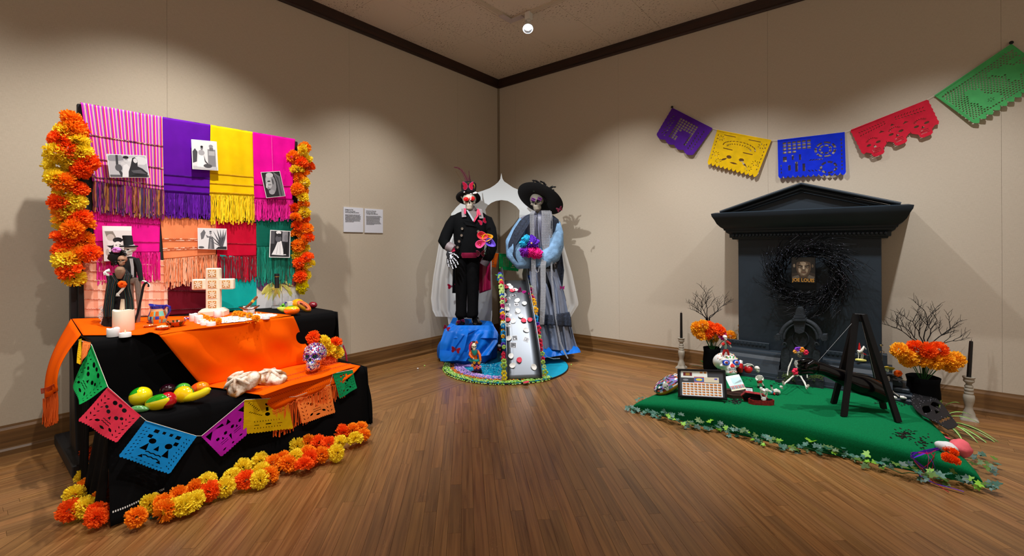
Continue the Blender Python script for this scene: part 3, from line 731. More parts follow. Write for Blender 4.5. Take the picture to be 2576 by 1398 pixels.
for i in range(12):
    u = (i+.5)/12; e = f6(u, 1.0)+Vector((.03*sin(pi*u), -.03, 0))
    for k in range(4): fringe(g, lambda t: e+Vector(((k-2)*.006, 0, 0)), 1, .16, rn, .002, .005)
g.build('fringe', ORF, orc, True, False, kind='stuff')
g = G()
for v_ in (.35, .62):   # openwork rows
    for i in range(46):
        u = i/46; g.tube([f5(u, v_)+Vector((.012*sin(pi*v_)+.006*sin(u*14)+.003, 0, 0)), f5(u+.012, v_+.07)+Vector((.012*sin(pi*v_)+.006*sin(u*14)+.004, 0, 0))], .0012, 4)
for i in range(40): u = i/40; g.tube([f4(u, .55)+Vector((0, 0, .012)), f4(u+.014, .60)+Vector((0, 0, .012))], .0012, 4); g.tube([f4(u, .78)+Vector((0, 0, .011)), f4(u+.014, .83)+Vector((0, 0, .011))], .0012, 4)
for i in range(14): u = i/14; g.tube([f6(u, .86)+Vector((.025*sin(pi*u), -.055, 0)), f6(u+.03, .93)+Vector((.025*sin(pi*u), -.045, 0))], .0018, 4)
g.build('openwork_knots', mat('orange_dark_knots', '#a83404', .8), orc, True, False, kind='stuff')
# ---- shawls on the board
def stripes(name, cols, n):
    m = mat(name, '#ffffff', .85, bump=.3, bs=220, bd=.001, spec=.1); N, Lk = nodes(m); b = N['Principled BSDF']
    tc = N.new('ShaderNodeTexCoord'); sx = N.new('ShaderNodeSeparateXYZ'); Lk.new(tc.outputs['UV'], sx.inputs[0])
    mu = N.new('ShaderNodeMath'); mu.operation = 'MULTIPLY'; mu.inputs[1].default_value = n; Lk.new(sx.outputs[0], mu.inputs[0])
    fr = N.new('ShaderNodeMath'); fr.operation = 'FRACT'; Lk.new(mu.outputs[0], fr.inputs[0])
    cr = N.new('ShaderNodeValToRGB'); cr.color_ramp.interpolation = 'CONSTANT'; els = cr.color_ramp.elements
    while len(els) < len(cols): els.new(.5)
    for i, c in enumerate(cols): els[i].position = i/len(cols)
    for i, c in enumerate(cols): els[i].color = (*h2l(c), 1)
    Lk.new(fr.outputs[0], cr.inputs[0]); Lk.new(cr.outputs[0], b.inputs['Base Color']); return m
def cloth(n, c, **k): return mat('woven_'+n, c, k.pop('rough', .75), noise_s=9, amt=.10, bump=.3, bs=180, bd=.0012, spec=.15, **k)
def zig(n, c, c2, s):
    m = cloth(n, c); N, Lk = nodes(m); b = N['Principled BSDF']; tc = N.new('ShaderNodeTexCoord'); sx = N.new('ShaderNodeSeparateXYZ'); Lk.new(tc.outputs['UV'], sx.inputs[0])
    def M_(op, a, b_=None, v=None):
        q = N.new('ShaderNodeMath'); q.operation = op
        Lk.new(a, q.inputs[0])
        if b_ is not None: Lk.new(b_, q.inputs[1])
        if v is not None: q.inputs[1].default_value = v
        return q.outputs[0]
    a = M_('PINGPONG', M_('MULTIPLY', sx.outputs[0], v=s), v=.5); bb = M_('MULTIPLY', sx.outputs[1], v=s*.9); t = M_('FRACT', M_('ADD', a, bb)); k = M_('GREATER_THAN', t, v=.6)
    mx = N.new('ShaderNodeMix'); mx.data_type = 'RGBA'; Lk.new(k, mx.inputs[0]); mx.inputs[6].default_value = (*h2l(c), 1); mx.inputs[7].default_value = (*h2l(c2), 1); Lk.new(mx.outputs[2], b.inputs['Base Color']); return m
STR = stripes('striped_serape', ['#dc36c0', '#dc36c0', '#7a1aa8', '#e08ad4', '#fa7a3a', '#eedde4', '#56506e', '#dc36c0', '#8a1cac', '#e8305c', '#fa8a4a', '#e8ccd8'], 11)
def shawl(label, px, x, mt, cols, bands=(), fl=70, nstr=60, rowc=None, seed=1, wr=.004, netting=True, fr=True, name='woven_shawl', hangover=True):
    """px: tl tr br bl pixel corners on plane x"""
    tl, tr, br, bl = [onx(a, b, x) for a, b in px]; f = bil(bl, br, tr, tl); rn = random.Random(seed)
    t = thing(name, label, 'shawl', (x, (tl.y+tr.y)/2, bl.z)); ph = rn.uniform(0, 6)
    wv = lambda u, v: wr*(sin(u*11+ph)+.6*sin(u*23+v*4+ph))*(1-v*.75)+.0035
    g = G(); g.uv = []; g.grid(lambda u, v: f(u, v)+Vector((wv(u, v), 0, 0)), 44, 36); g.uv = [(i/44, j/36) for j in range(37) for i in range(45)]
    if hangover:
        b0 = len(g.v); g.add([f(i/44, 1)+Vector((0.0035-.04*k, 0, .004*(k > 0))) for k in (0, 1) for i in range(45)], [[i, i+1, 46+i, 45+i] for i in range(44)]); g.uv += [(i/44, 1) for k in (0, 1) for i in range(45)]
    g.build('cloth', mt, t, True, True, angle=180, solid=.0015)
    if bands:
        g = G(); n = int((br-bl).length/.012)
        for bv in bands:
            for i in range(n):
                u0, u1 = i/n, (i+1)/n; o_ = lambda u, v, k=.003: f(u, v)+Vector((wv(u, v)+k, 0, 0))
                c = rn.choice(rowc or cols); g.c = h2l(c)
                g.tube([o_(u0, bv-.008), o_((u0+u1)/2, bv+.008, .005), o_(u1, bv-.008)], .0016, 4, cap=False); g.c = h2l(rn.choice(rowc or cols)); g.tube([o_(u0, bv+.008), o_((u0+u1)/2, bv-.008), o_(u1, bv+.008)], .0014, 4, cap=False)
        g.build('openwork_band', PRINT, t, True, False, kind='stuff')
    if fr:
        g = G(); sc = (tl.z-bl.z)/max(1, px[3][1]-px[0][1]); L = fl*sc
        for i in range(nstr):
            u = (i+.5)/nstr; u = min(.995, max(.005, u+rn.uniform(-.4, .4)/nstr)); g.c = h2l(rn.choice(cols)); e = f(u, 0)+Vector((wv(u, 0)+.003, 0, 0))
            fringe(g, lambda t: e, 1, L, rn, .0020, .007, off=(rn.uniform(-.002, .006), 0, 0), seg=5)
            fringe(g, lambda t: e+Vector((0, .004, 0)), 1, L*.95, rn, .0017, .008, off=(rn.uniform(-.002, .004), 0, 0), seg=5)
        if netting:
            m_ = nstr//4
            for i in range(m_):
                g.c = h2l(rn.choice(cols)); u0, u1 = i/m_, (i+1)/m_; o_ = lambda u, dz: f(u, 0)+Vector((wv(u, 0)+.006, 0, dz))
                g.tube([o_(u0, 0), o_((u0+u1)/2, -L*.22), o_(u1, 0)], .0022, 4, cap=False)
        g.build('fringe', PRINT, t, True, False, kind='stuff')
    return t
X2 = BKX+.004; X1 = BKX+.018; X0 = BKX+.002
shawl('pale salmon lace shawl at the lower left of the backdrop behind the dolls', [(208, 640), (423, 655), (422, 794), (213, 800)], X0, stripes('salmon_lace', ['#f2b69a', '#f2b69a', '#eda486', '#f8d0bc'], 5), ['#f3c3ac'], bands=(.15, .3, .45, .6, .75, .9), rowc=['#e2a088', '#f8dccb'], fr=False, hangover=False, seed=2)
shawl('dark maroon shawl hanging low between the salmon one and the white cross', [(422, 680), (548, 690), (548, 785), (423, 793)], X0, cloth('maroon', '#5e0a1e'), ['#4a0818'], bands=(.12, .55), fr=False, hangover=False, seed=3)
shawl('turquoise shawl hanging low to the right of the white cross', [(547, 640), (645, 650), (645, 777), (547, 785)], X0+.001, cloth('teal', '#0aa7a2'), ['#067a76'], bands=(.05,), fr=False, hangover=False, seed=4)
# painted cloth bottom right
fl_ = thing('painted_cloth', 'floral cloth with purple centre and yellow petals behind the clear bottle', 'cloth', (X0, -3.2, .8))
tl, tr, br, bl = [onx(a, b, X0) for a, b in ((645, 670), (752, 670), (752, 769), (645, 776))]
g = G(); f = bil(bl, br, tr, tl); M = frame(bl+Vector((.003, 0, 0)), br-bl, tl-bl); W_, H_ = (br-bl).length, (tl-bl).length
g.c = h2l('#cfc8bb'); g.prism([bl, br, tr, tl], (.002, 0, 0)); it = [('#c9c9cc', rect(0, 0, W_, H_*.33)), ('#7a4a3a', rect(0, H_*.5, W_, H_)), ('#5a3a6a', blob(W_*.16, H_*.62, W_*.2, H_*.22)), ('#8a4a5a', blob(W_*.85, H_*.7, W_*.15, H_*.2))]
rr = random.Random(4)
for i in range(26): a = rr.uniform(-2.6, -.4); r_ = rr.uniform(.16, .4); it.append((rr.choice(['#c8c060', '#b7b04a', '#d8d07a', '#9a9440', '#c8a838']), leaf(W_*.3+W_*r_*cos(a)*1.2+rr.uniform(0, .1), H_*.66+H_*r_*sin(a), W_*.3, W_*.07, a)))
art(g, M, it, .0028, .00006); g.build('cloth', PRINT, fl_, True, False)
shawl('plain magenta shawl in the second row, behind the wide hat portrait', [(228, 530), (403, 545), (400, 634), (243, 636)], X2, cloth('magenta2', '#e0128e', rough=.45), ['#e6148e', '#d00a7a', '#f03aa8'], bands=(.28, .78), rowc=['#a80866', '#c40c7c'], fl=78, nstr=70, seed=5)
shawl('peach satin shawl with pale fringe in the second row above the white cross', [(402, 540), (543, 555), (543, 640), (412, 652)], X2+.004, cloth('peach', '#ef8a5a', rough=.4), ['#f0a47a', '#f6c4a4', '#e88c5c'], bands=(.2, .24, .42, .46), rowc=['#fbe0cc', '#c86a3c'], fl=72, nstr=60, seed=6)
shawl('crimson red shawl in the second row right of the peach one', [(541, 550), (646, 562), (644, 643), (545, 645)], X2, cloth('crimson', '#c2052e', rough=.6), ['#a00426', '#7c031c', '#c00830'], bands=(.36,), fl=66, nstr=44, seed=7)
shawl('dark green zigzag shawl in the second row, furthest right', [(644, 550), (739, 550), (741, 620), (644, 620)], X2+.003, zig('green', '#0c6a58', '#074a40', 26), ['#0f8570', '#0a6a58', '#16a088'], bands=(), fl=96, nstr=60, seed=8)
shawl('multicoloured striped serape shawl at the top left of the backdrop', [(203, 258), (408, 294), (411, 480), (232, 456)], X1, STR, ['#8a1a7a', '#6a2a6a', '#b08a4a', '#7a3a2a', '#4a3a6a', '#9a2a8a', '#5a2048', '#c07a3a'], bands=(.06, .3, .6), rowc=['#2a0a2a', '#8a1a5a', '#f0e0c0', '#c88a3a', '#3a1040'], fl=80, nstr=110, seed=9, netting=False, wr=.004)
shawl('deep purple shawl second from the left in the top row', [(408, 294), (529, 314), (526, 492), (411, 484)], X1, cloth('purple', '#5c079c'), ['#5a0a96', '#48077a', '#6e12b0'], bands=(.03, .12, .24), rowc=['#3a0468', '#4a0684'], fl=62, nstr=70, seed=10)
shawl('bright yellow shawl with tasselled fringe in the top row', [(529, 314), (635, 332), (638, 494), (526, 488)], X1, cloth('yellow', '#f2c500'), ['#f4d000', '#e6bc00', '#ffe02a'], bands=(.03, .16, .3), rowc=['#d8a800', '#e8bc10'], fl=72, nstr=56, seed=11)
shawl('hot magenta shawl at the top right of the backdrop', [(635, 332), (742, 350), (734, 503), (638, 500)], X1, cloth('hotpink', '#e4009a'), ['#e80a9c', '#cc0486', '#f42ab0'], bands=(.22,), rowc=['#b00478'], fl=54, nstr=56, seed=12)
# ---- photographs on the backdrop
PAPER = mat('photo_paper', '#f1f1f3', .35)
PHG = ['#d6d6da', '#a9a9b0', '#6c6c74', '#2e2e34', '#efeff2']
def photo(label, px, x, items, b=.004, name='photograph', grp=None):
    tl, tr, br, bl = [onx(a, c, x) for a, c in px]; W_ = ((tr-tl).length+(br-bl).length)/2; H_ = ((tl-bl).length+(tr-br).length)/2
    f = bil(bl, br, tr, tl); t = thing(name, label, 'photo', (x, (tl.y+tr.y)/2, bl.z)); n = Vector((1, 0, 0))
    g = G(); g.prism([bl, br, tr, tl], n*-.0015); g.build('paper', PAPER, t, True, False)
    g = G(); bx, by = b/W_, b/H_
    for i, (c, P) in enumerate(items):
        g.c = h2l(c); P2 = [(min(1, max(0, u)), min(1, max(0, v))) for u, v in P]; g.add([f(bx+(1-2*bx)*u, by+(1-2*by)*v)+n*(.0004+.00008*i) for u, v in P2], [list(range(len(P)))])
    g.build('print', PRINTG, t, True, False); return t
full = rect(0, 0, 1, 1)
photo('photo of a man with a staff and a shawled woman, on striped cloth', [(268, 387), (367, 391), (377, 447), (276, 446)], BKX+.055,
      [('#b8b8be', full), ('#d8d8dc', blob(.8, .75, .3, .2, 12, .2, 1)), ('#8e8e96', blob(.2, .85, .25, .15, 12, .2, 2)), ('#c8c8cc', blob(.5, .6, .2, .12, 12, .2, 5)), ('#5a5a60', rect(0, 0, 1, .1)), ('#3a3a40', [(.2, 1), (.26, 1), (.24, .5), (.36, 0), (.28, 0), (.18, .5)]), ('#54545a', blob(.24, .42, .09, .16)), ('#dcdce0', [(.3, 0), (.5, 0), (.56, .4), (.46, .6), (.36, .52)]), ('#c9c9cd', blob(.45, .78, .06, .13)), ('#1e1e22', blob(.46, .9, .075, .07)), ('#3c3c40', blob(.46, .8, .04, .012)),
       ('#2a2a30', [(.46, 0), (.95, 0), (.98, .2), (.86, .4), (.74, .5), (.76, .8), (.7, .92), (.63, .88), (.55, .5), (.48, .25)]), ('#d4d4d8', blob(.7, .76, .055, .11)), ('#55555c', [(.55, .3), (.8, .35), (.95, .15), (.6, .2)]), ('#17171b', [(.5, .05), (.9, .08), (.7, .16)])], .0035)
photo('black and white photo of a woman in white beside a stone post', [(481, 350), (545, 356), (549, 429), (484, 425)], BKX+.055,
      [('#e6e6ea', full), ('#4c4c52', [(0, .2), (.16, .25), (.2, .6), (.1, .72), (0, .6)]), ('#8a8a90', rect(.62, .05, .95, .72)), ('#b5b5ba', rect(.66, .5, .92, .66)), ('#707076', rect(.7, .66, .86, .78)), ('#909096', blob(.77, .83, .09, .06)), ('#c9c9ce', rect(0, 0, 1, .1)), ('#f4f4f6', [(.16, .08), (.5, .06), (.46, .36), (.4, .52), (.28, .52), (.22, .34)]), ('#aaaab0', blob(.36, .58, .13, .1)), ('#3a3a40', [(.46, .5), (.52, .3), (.62, .2), (.58, .18), (.48, .28)]), ('#77777c', blob(.38, .74, .05, .06)), ('#1c1c20', blob(.38, .79, .055, .04)), ('#55555a', blob(.6, .12, .18, .07))], .005)
photo('tilted close-up photo of an old woman in a head scarf', [(656, 433), (704, 430), (718, 493), (670, 498)], BKX+.055,
      [('#2a2a2e', full), ('#8c8c92', blob(.38, .55, .28, .42)), ('#b8b8bd', blob(.3, .62, .16, .26)), ('#c8c8cc', blob(.4, .88, .2, .1)), ('#6a6a70', [(.62, 1), (.95, .8), (1, 0), (.7, 0), (.72, .6)]), ('#4a4a50', [(.7, .9), (.85, .75), (.88, 0), (.78, 0), (.78, .6)]), ('#1a1a1e', blob(.3, .64, .09, .025)), ('#d0d0d4', [(.12, .55), (.22, .56), (.14, .36), (.08, .4)]), ('#38383c', blob(.22, .3, .1, .02)), ('#a0a0a6', blob(.34, .2, .16, .1)), ('#55555a', blob(.5, .62, .05, .12)), ('#77777c', blob(.3, .5, .1, .015))], .0035)
photo('black and white portrait of a smiling face under a wide hat, behind the doll couple', [(257, 568), (331, 569), (332, 654), (262, 657)], BKX+.045,
      [('#e4dedd', full), ('#f4f2f2', rect(0, .88, 1, 1)), ('#8a8078', [(.05, .86), (.34, .86), (.44, .7), (.42, .62), (.25, .6), (.1, .7)]), ('#c2b8b2', blob(.25, .68, .14, .1)), ('#1e1c1e', [(.1, .44), (.3, .44), (.62, .62), (.78, .66), (.74, .6), (.6, .54), (.4, .4), (.2, .38)]), ('#2a2628', blob(.5, .6, .18, .08)), ('#f2ecea', blob(.5, .42, .16, .14)), ('#2a2628', blob(.44, .45, .03, .012)), ('#2a2628', blob(.58, .46, .03, .012)), ('#8a5a5a', blob(.52, .35, .05, .02)), ('#3a3436', [(.24, .38), (.36, .4), (.38, .1), (.26, .1)]), ('#bdb3ad', blob(.12, .25, .06, .1))], .003)
photo('black and white photo of a figure and a large agave plant, on the peach shawl', [(497, 573), (570, 575), (571, 628), (498, 626)], BKX+.05,
      [('#dcdce0', full), ('#6a6a70', [(.08, .75), (.2, .95), (.26, .8), (.18, .5), (.1, .45)]), ('#77777d', [(.26, .7), (.36, .62), (.46, .66), (.42, .55), (.3, .55)]), ('#5e5e64', [(.33, 0), (.56, 0), (.54, .4), (.5, .6), (.38, .58)]), ('#8a8a90', [(.38, 0), (.46, 0), (.46, .5), (.42, .5)]), ('#8e8e94', blob(.43, .78, .04, .07)), ('#3a3a40', blob(.43, .86, .045, .03))] +
      [('#3c3c44' if i % 2 else '#55555e', [(.78, .12), (.78+.5*sin(a)*1.0+.02, .12+.95*cos(a)), (.78+.5*sin(a)*.5+.07, .12+.45*cos(a)), (.86, .1)]) for i, a in enumerate((-1.2, -.9, -.6, -.3, -.05, .2, .45))]+[('#4a4a50', blob(.1, .07, .1, .05)), ('#2a2a30', [(.6, 0), (1, 0), (1, .14), (.7, .12)])], .003)
photo('black and white photo of a girl in a long white skirt, on the green shawl', [(680, 578), (731, 581), (729, 648), (677, 647)], BKX+.05,
      [('#2a2a30', full), ('#8a8a92', rect(.6, .6, .9, 1)), ('#55555c', rect(0, .5, .2, 1)), ('#e6e6ea', [(.08, .08), (.7, .06), (.66, .3), (.56, .62), (.38, .62), (.22, .3)]), ('#b8b8c0', [(.3, .1), (.34, .1), (.42, .55), (.4, .55)]), ('#b8b8c0', [(.5, .1), (.54, .1), (.5, .55), (.48, .55)]), ('#5a5a62', blob(.4, .7, .16, .13)), ('#e8e8ec', blob(.4, .94, .14, .06)), ('#2e2e34', blob(.42, .84, .1, .07)), ('#77777e', blob(.8, .75, .1, .13)), ('#1a1a1e', [(.68, .1), (.92, .1), (.9, .55), (.74, .55)]), ('#d0d0d6', blob(.76, .09, .08, .02))], .0055)
g = G(); g.tube([onx(683, 340, BKX+.04), onx(686, 430, BKX+.056)], .0006, 4); g.build('hanging_thread', mat('thread', '#d8a0c8', .8), label='thin thread holding the tilted old woman photo on the magenta shawl', cat='thread')
# ---- marigold garlands on the board
def garland(name, label, pts, x, rad, dx=.04, z0=1.):
    P = [onx(a, b, x) for a, b, _ in pts]; t = thing(name, label, 'garland', (x, sum(p.y for p in P)/len(P), min(p.z for p in P)-rad))
    c = {}; L = []
    for (a, b, k), p in zip(pts, P):
        q = p+Vector((random.uniform(-.03, dx), 0, 0)); L.append(q); marigold(t, q, rad*random.uniform(.9, 1.12), k)
    zs = sorted(L, key=lambda p: -p.z); n = 16; cen = [sum((p for p in zs[int(i*len(zs)/n):max(int(i*len(zs)/n)+1, int((i+1)*len(zs)/n))]), Vector())/max(1, len(zs[int(i*len(zs)/n):max(int(i*len(zs)/n)+1, int((i+1)*len(zs)/n))])) for i in range(n)]
    G().tube([p-Vector((.03, 0, 0)) for p in cen], .009, 6).build('cord', mat('green_cord', '#12331c', .8), t, True)
    return t
LGA = [(179, 303, 'o'), (194, 324, 'r'), (160, 333, 'y'), (192, 355, 'y'), (145, 353, 'r'), (168, 374, 'r'), (139, 386, 'y'), (201, 384, 'y'), (175, 403, 'y'), (215, 408, 'r'), (144, 412, 'y'), (201, 429, 'r'), (175, 439, 'y'), (136, 448, 'y'), (156, 460, 'o'), (191, 474, 'r'), (163, 488, 'y'), (149, 506, 'r'), (189, 506, 'y'), (170, 528, 'y'), (151, 537, 'o'), (196, 546, 'r'), (206, 563, 'o'), (161, 568, 'y'), (180, 588, 'r'), (160, 600, 'r'), (216, 606, 'o'), (158, 628, 'r'), (186, 642, 'o'), (223, 636, 'r'), (165, 654, 'y'), (172, 678, 'r'), (186, 698, 'y'), (182, 326, 'o'), (178, 575, 'o')]
garland('marigold_garland', 'thick orange and yellow marigold garland down the left edge of the backdrop', LGA, .47, .064)
RGA = [(759, 380, 'y'), (765, 371, 'o'), (736, 394, 'o'), (754, 409, 'r'), (770, 405, 'y'), (777, 417, 'r'), (746, 427, 'y'), (764, 439, 'o'), (751, 447, 'o'), (761, 460, 'y'), (745, 477, 'o'), (759, 480, 'o'), (756, 496, 'y'), (760, 513, 'o'), (741, 523, 'r'), (762, 533, 'y'), (741, 547, 'o'), (763, 548, 'r'), (747, 567, 'r'), (767, 575, 'o'), (747, 587, 'o'), (769, 596, 'r'), (759, 605, 'o'), (748, 617, 'o'), (767, 623, 'y'), (751, 639, 'y'), (766, 647, 'r'), (751, 660, 'r'), (773, 665, 'y'), (759, 677, 'o'), (768, 692, 'y'), (751, 695, 'r'), (759, 702, 'o'), (759, 722, 'l')]
garland('marigold_garland', 'narrow orange and yellow marigold garland down the right edge of the backdrop', RGA, .45, .056)
FGA = [(343, 1300, 'o'), (380, 1264, 'y'), (413, 1264, 'o'), (415, 1283, 'o'), (449, 1246, 'o'), (437, 1275, 'y'), (488, 1258, 'y'), (466, 1268, 'y'), (488, 1229, 'o'), (519, 1209, 'y'), (527, 1235, 'r'), (566, 1224, 'y'), (582, 1197, 'y'), (612, 1176, 'y'), (618, 1206, 'r'), (655, 1160, 'y'), (655, 1184, 'y'), (653, 1205, 'y'), (687, 1163, 'o'), (680, 1192, 'o'), (713, 1152, 'o'), (724, 1165, 'o'), (742, 1150, 'y'), (750, 1121, 'y'), (776, 1114, 'o'), (772, 1138, 'o'), (802, 1114, 'r'), (782, 1150, 'r'), (765, 1167, 'r'), (809, 1143, 'o'), (828, 1115, 'r'), (854, 1112, 'y'), (845, 1139, 'y'), (861, 1086, 'r'), (887, 1082, 'o'), (906, 1075, 'o'), (913, 1093, 'o'), (893, 1103, 'y')]
def floorgar(label, pts, r, z=.058):
    P = [Fl(a, b, z) for a, b, _ in pts]; c = sum(P, Vector())/len(P); t = thing('marigold_garland', label, 'garland', (c.x, c.y, 0))
    for (a, b, k), p in zip(pts, P): marigold(t, p, r*random.uniform(.95, 1.1), k)
    Q = sorted(P, key=lambda p: p.y); Q = [sum(Q[i:i+3], Vector())/3 for i in range(0, len(Q)-2, 3)]
    G().tube([Vector((p.x-.02, p.y, .012)) for p in Q], .007, 6).build('cord', MATS['green_cord'], t, True); return t
floorgar('long marigold garland lying on the floor along the front hem of the black cloth', FGA, .05)
floorgar('short marigold garland curled on the floor at the left end of the altar', [(223, 1143, 'r'), (244, 1155, 'r'), (240, 1176, 'o'), (218, 1195, 'y'), (238, 1207, 'o'), (214, 1224, 'o'), (186, 1245, 'y'), (177, 1282, 'r'), (211, 1275, 'y'), (253, 1253, 'o'), (249, 1284, 'r'), (243, 1300, 'r')], .05)
# ---- paper banner round the lower tier
bn = thing('paper_banner', 'string of coloured cut-paper flags hung around the front of the altar', 'banner', (1.4, -3.9, .3))
def fx(px, x, y=None): return onx(px[0], px[1], x) if y is None else ony(px[0], px[1], y)
def cflag(px, xs, k, n, c, **kw):
    P = [onx(a, b, x_) for (a, b), x_ in zip(px, xs)]; return flag(bn, P, k, tissue(n, c), label=n.replace('_', ' ')+' cut-paper flag', **kw)
cflag([(354, 1043)[:2] and (352, 1045), (272, 975), (196, 1054), (292, 1112)][1:2]+[(352, 1045), (292, 1112), (198, 1056)], (1.43, 1.44, 1.54, 1.52), 'skull', 'rose_red', '#d8304a', wave=.006)
cflag([(368, 1058), (494, 1096), (426, 1190), (300, 1146)], (1.44, 1.44, 1.52, 1.53), 'face', 'sky_blue', '#0a86cc', wave=.004)
cflag([(507, 1096), (618, 1006), (620, 1092), (556, 1147)], (1.44, 1.43, 1.46, 1.48), 'two', 'purple_magenta', '#b416a8', wave=.004, outline=scallop(10, .03, .012, 10))
cflag([(616, 1006), (722, 1000), (736, 1076), (612, 1090)], (1.44, 1.425, 1.445, 1.455), 'words', 'mustard_yellow', '#d8b000', wave=.004)
cflag([(744, 998), (830, 968), (842, 1036), (760, 1064)], (1.425, 1.425, 1.445, 1.455), 'skull', 'light_orange', '#ff9040', wave=.006)
cflag([(838, 940), (886, 930), (897, 975), (854, 1001)], (1.425, 1.42, 1.44, 1.445), 'skull', 'kelly_green', '#0a9a5c', wave=.004)
P = [ony(a, b, y) for (a, b), y in zip([(886, 931), (912, 933), (914, 960), (897, 972)], (-3.06, -3.0, -3.0, -3.05))]
flag(bn, P, 'mini', tissue('kelly_green', '#0a9a5c'), wave=.003, label='kelly green cut-paper flag')
# left end flags
P = [Vector((1.06, -4.56, .80)), Vector((1.36, -4.50, .46)), Vector((1.30, -4.62, .22)), Vector((.95, -4.66, .42))]
P = [ony(230, 868, -4.52), onx(271, 972, 1.41), onx(203, 1018, 1.42), onx(185, 965, 1.30)]
flag(bn, P, 'skull', tissue('emerald_green', '#08a04e'), wave=.008, label='emerald green cut-paper flag')
P = [ony(207, 856, -4.53), ony(229, 862, -4.52), ony(224, 880, -4.56), ony(205, 915, -4.58)]; flag(bn, P, 'mini', tissue('light_orange', '#ff9040'), wave=.003, label='light orange cut-paper flag')
P = [ony(198, 855, -4.54), ony(206, 852, -4.53), ony(204, 915, -4.58), ony(193, 912, -4.59)]; flag(bn, P, 'mini', tissue('mustard_yellow', '#d8b000'), wave=.003, label='mustard yellow cut-paper flag')
g = G(); st = [ony(198, 855, -4.54), ony(230, 866, -4.515), onx(272, 974, 1.42), onx(352, 1045, 1.442), onx(368, 1058, 1.442), onx(494, 1096, 1.442), onx(507, 1096, 1.442), onx(617, 1005, 1.435), onx(722, 999, 1.43), onx(744, 997, 1.43), onx(830, 967, 1.426), onx(838, 939, 1.425), onx(886, 929, 1.42), ony(912, 932, -3.0)]
g.tube(st, .0014, 5); g.build('string', mat('white_string', '#e6ded0', .8), bn, True)
# ================================================================== things on the altar
def TF(P, yaw=0., s=1.): return Matrix.Translation(Vector(P)) @ Matrix.Rotation(YAW+yaw, 4, 'Z') @ Matrix.Scale(s, 4)
def fr(d): return lambda px, py, o=0.: atd(px, py, d-o)
HF = Vector((-sin(YAW), cos(YAW), 0)); HR = Vector((cos(YAW), sin(YAW), 0))
def bloft(g, d, secs, n=16, fold=0, fk=7, ph=0., **k):
    """stacked rings measured on the view: (px, py, half width in px, depth radius in m[, offset towards camera])"""
    R = []
    for q in secs:
        o = q[4] if len(q) > 4 else 0; c = atd(q[0], q[1], d-o); w_ = q[2]*(d-o)/FPX; r = []
        for j in range(n):
            t = 2*pi*j/n; m_ = 1+fold*sin(fk*t+ph+q[1]*.01)*(q[5] if len(q) > 5 else 1); r.append(c+HR*(w_*cos(t)*m_)-HF*(q[3]*sin(t)*m_))
        R.append(r)
    return g.rings(R, **k)
def btube(g, d, pts, r, n=8, **k):
    """pts (px,py[,off]) ; r in px"""
    P = [atd(p[0], p[1], d-(p[2] if len(p) > 2 else 0)) for p in pts]; rr = [x*d/FPX for x in (r if hasattr(r, '__len__') else [r]*len(pts))]
    return g.tube(P, rr, n, **k)
def paint(g, b, fn):
    for i in range(b, len(g.f)):
        c = sum((g.v[j] for j in g.f[i]), Vector())/len(g.f[i]); g.fc[i] = h2l(fn(c))
def ontop(px, py, z=TZ+.009): p = Fl(px, py, z); return p
WAX = mat('ivory_wax', '#efe8d2', .5, sub=.15); WHP = mat('white_plastic', '#f2f2f4', .45); FLM = mat('led_flame_plastic', '#f6e6c0', .4)
def candle(P, r, h, label, name='pillar_candle', cat='candle', m=None, flame=True, grp=None, wavy=0.):
    t = thing(name, label, cat, P, group=grp); g = G(); n = 28; R = []
    for z, k in ((0, .97), (.03*h, 1), (.93*h, 1), (.985*h, .97), (h, .9), (h-.004, .8), (h-.008, .1)):
        R.append([(r*k*cos(2*pi*j/n), r*k*sin(2*pi*j/n), z+(wavy*sin(3*2*pi*j/n+1) if z > h*.9 and k > .5 else 0)) for j in range(n)])
    g.rings(R); g.build('body', m or WHP, t, False, True)
    if flame: g = G(); g.lathe([(.001, h-.008), (.0035, h-.004), (.0045, h+.004), (.002, h+.012), (.0003, h+.018)], 8); g.build('flame', FLM, t)
    else: G().tube([(0, 0, h-.01), (.001, 0, h+.004)], .001, 5).build('wick', DARK, t)
    return t
p = Fl(311, 832, TZ+.009); candle(p, .051, .125, 'large ivory pillar candle in front of the dolls', 'pillar_candle', m=WAX, flame=False, wavy=.004)
candle(Fl(285, 846, TZ+.003), .029, .046, 'white votive candle left of the large ivory pillar candle', 'votive_candle', flame=False, wavy=.003)
candle(Fl(315, 847, TZ+.003), .027, .024, 'white tealight in front of the large ivory pillar candle', 'tealight')
vots = [((487, 807), .024, .048, 'votive_candle', 'white votive candle furthest left in the row beside the cross'), ((500, 811), .024, .046, 'votive_candle', 'white votive candle second from left in the row beside the cross'),
        ((509, 813), .02, .026, 'tealight', 'white tealight half hidden behind the larger candles left of the salt'), ((515, 817), .023, .022, 'tealight', 'white tealight between two others at the front left of the salt'), ((531, 819), .025, .023, 'tealight', 'white tealight nearest the front edge, left of the salt'),
        ((547, 797), .024, .045, 'votive_candle', 'white votive candle in front of the foot of the cross'), ((620, 787), .023, .044, 'votive_candle', 'white votive candle under the glass dish, left one of two'), ((632, 790), .023, .042, 'votive_candle', 'white votive candle under the glass dish, right one of two'),
        ((646, 797), .022, .02, 'tealight', 'white tealight behind the two right-hand tealights'), ((656, 799), .022, .02, 'tealight', 'white tealight second from the right on the altar'), ((669, 802), .023, .021, 'tealight', 'white tealight furthest right on the altar')]
for (a, b), r, h, nm, lb in vots: candle(Fl(a, b, TZ+.011), r, h, lb, nm, flame=nm == 'tealight', wavy=.002 if nm != 'tealight' else 0)
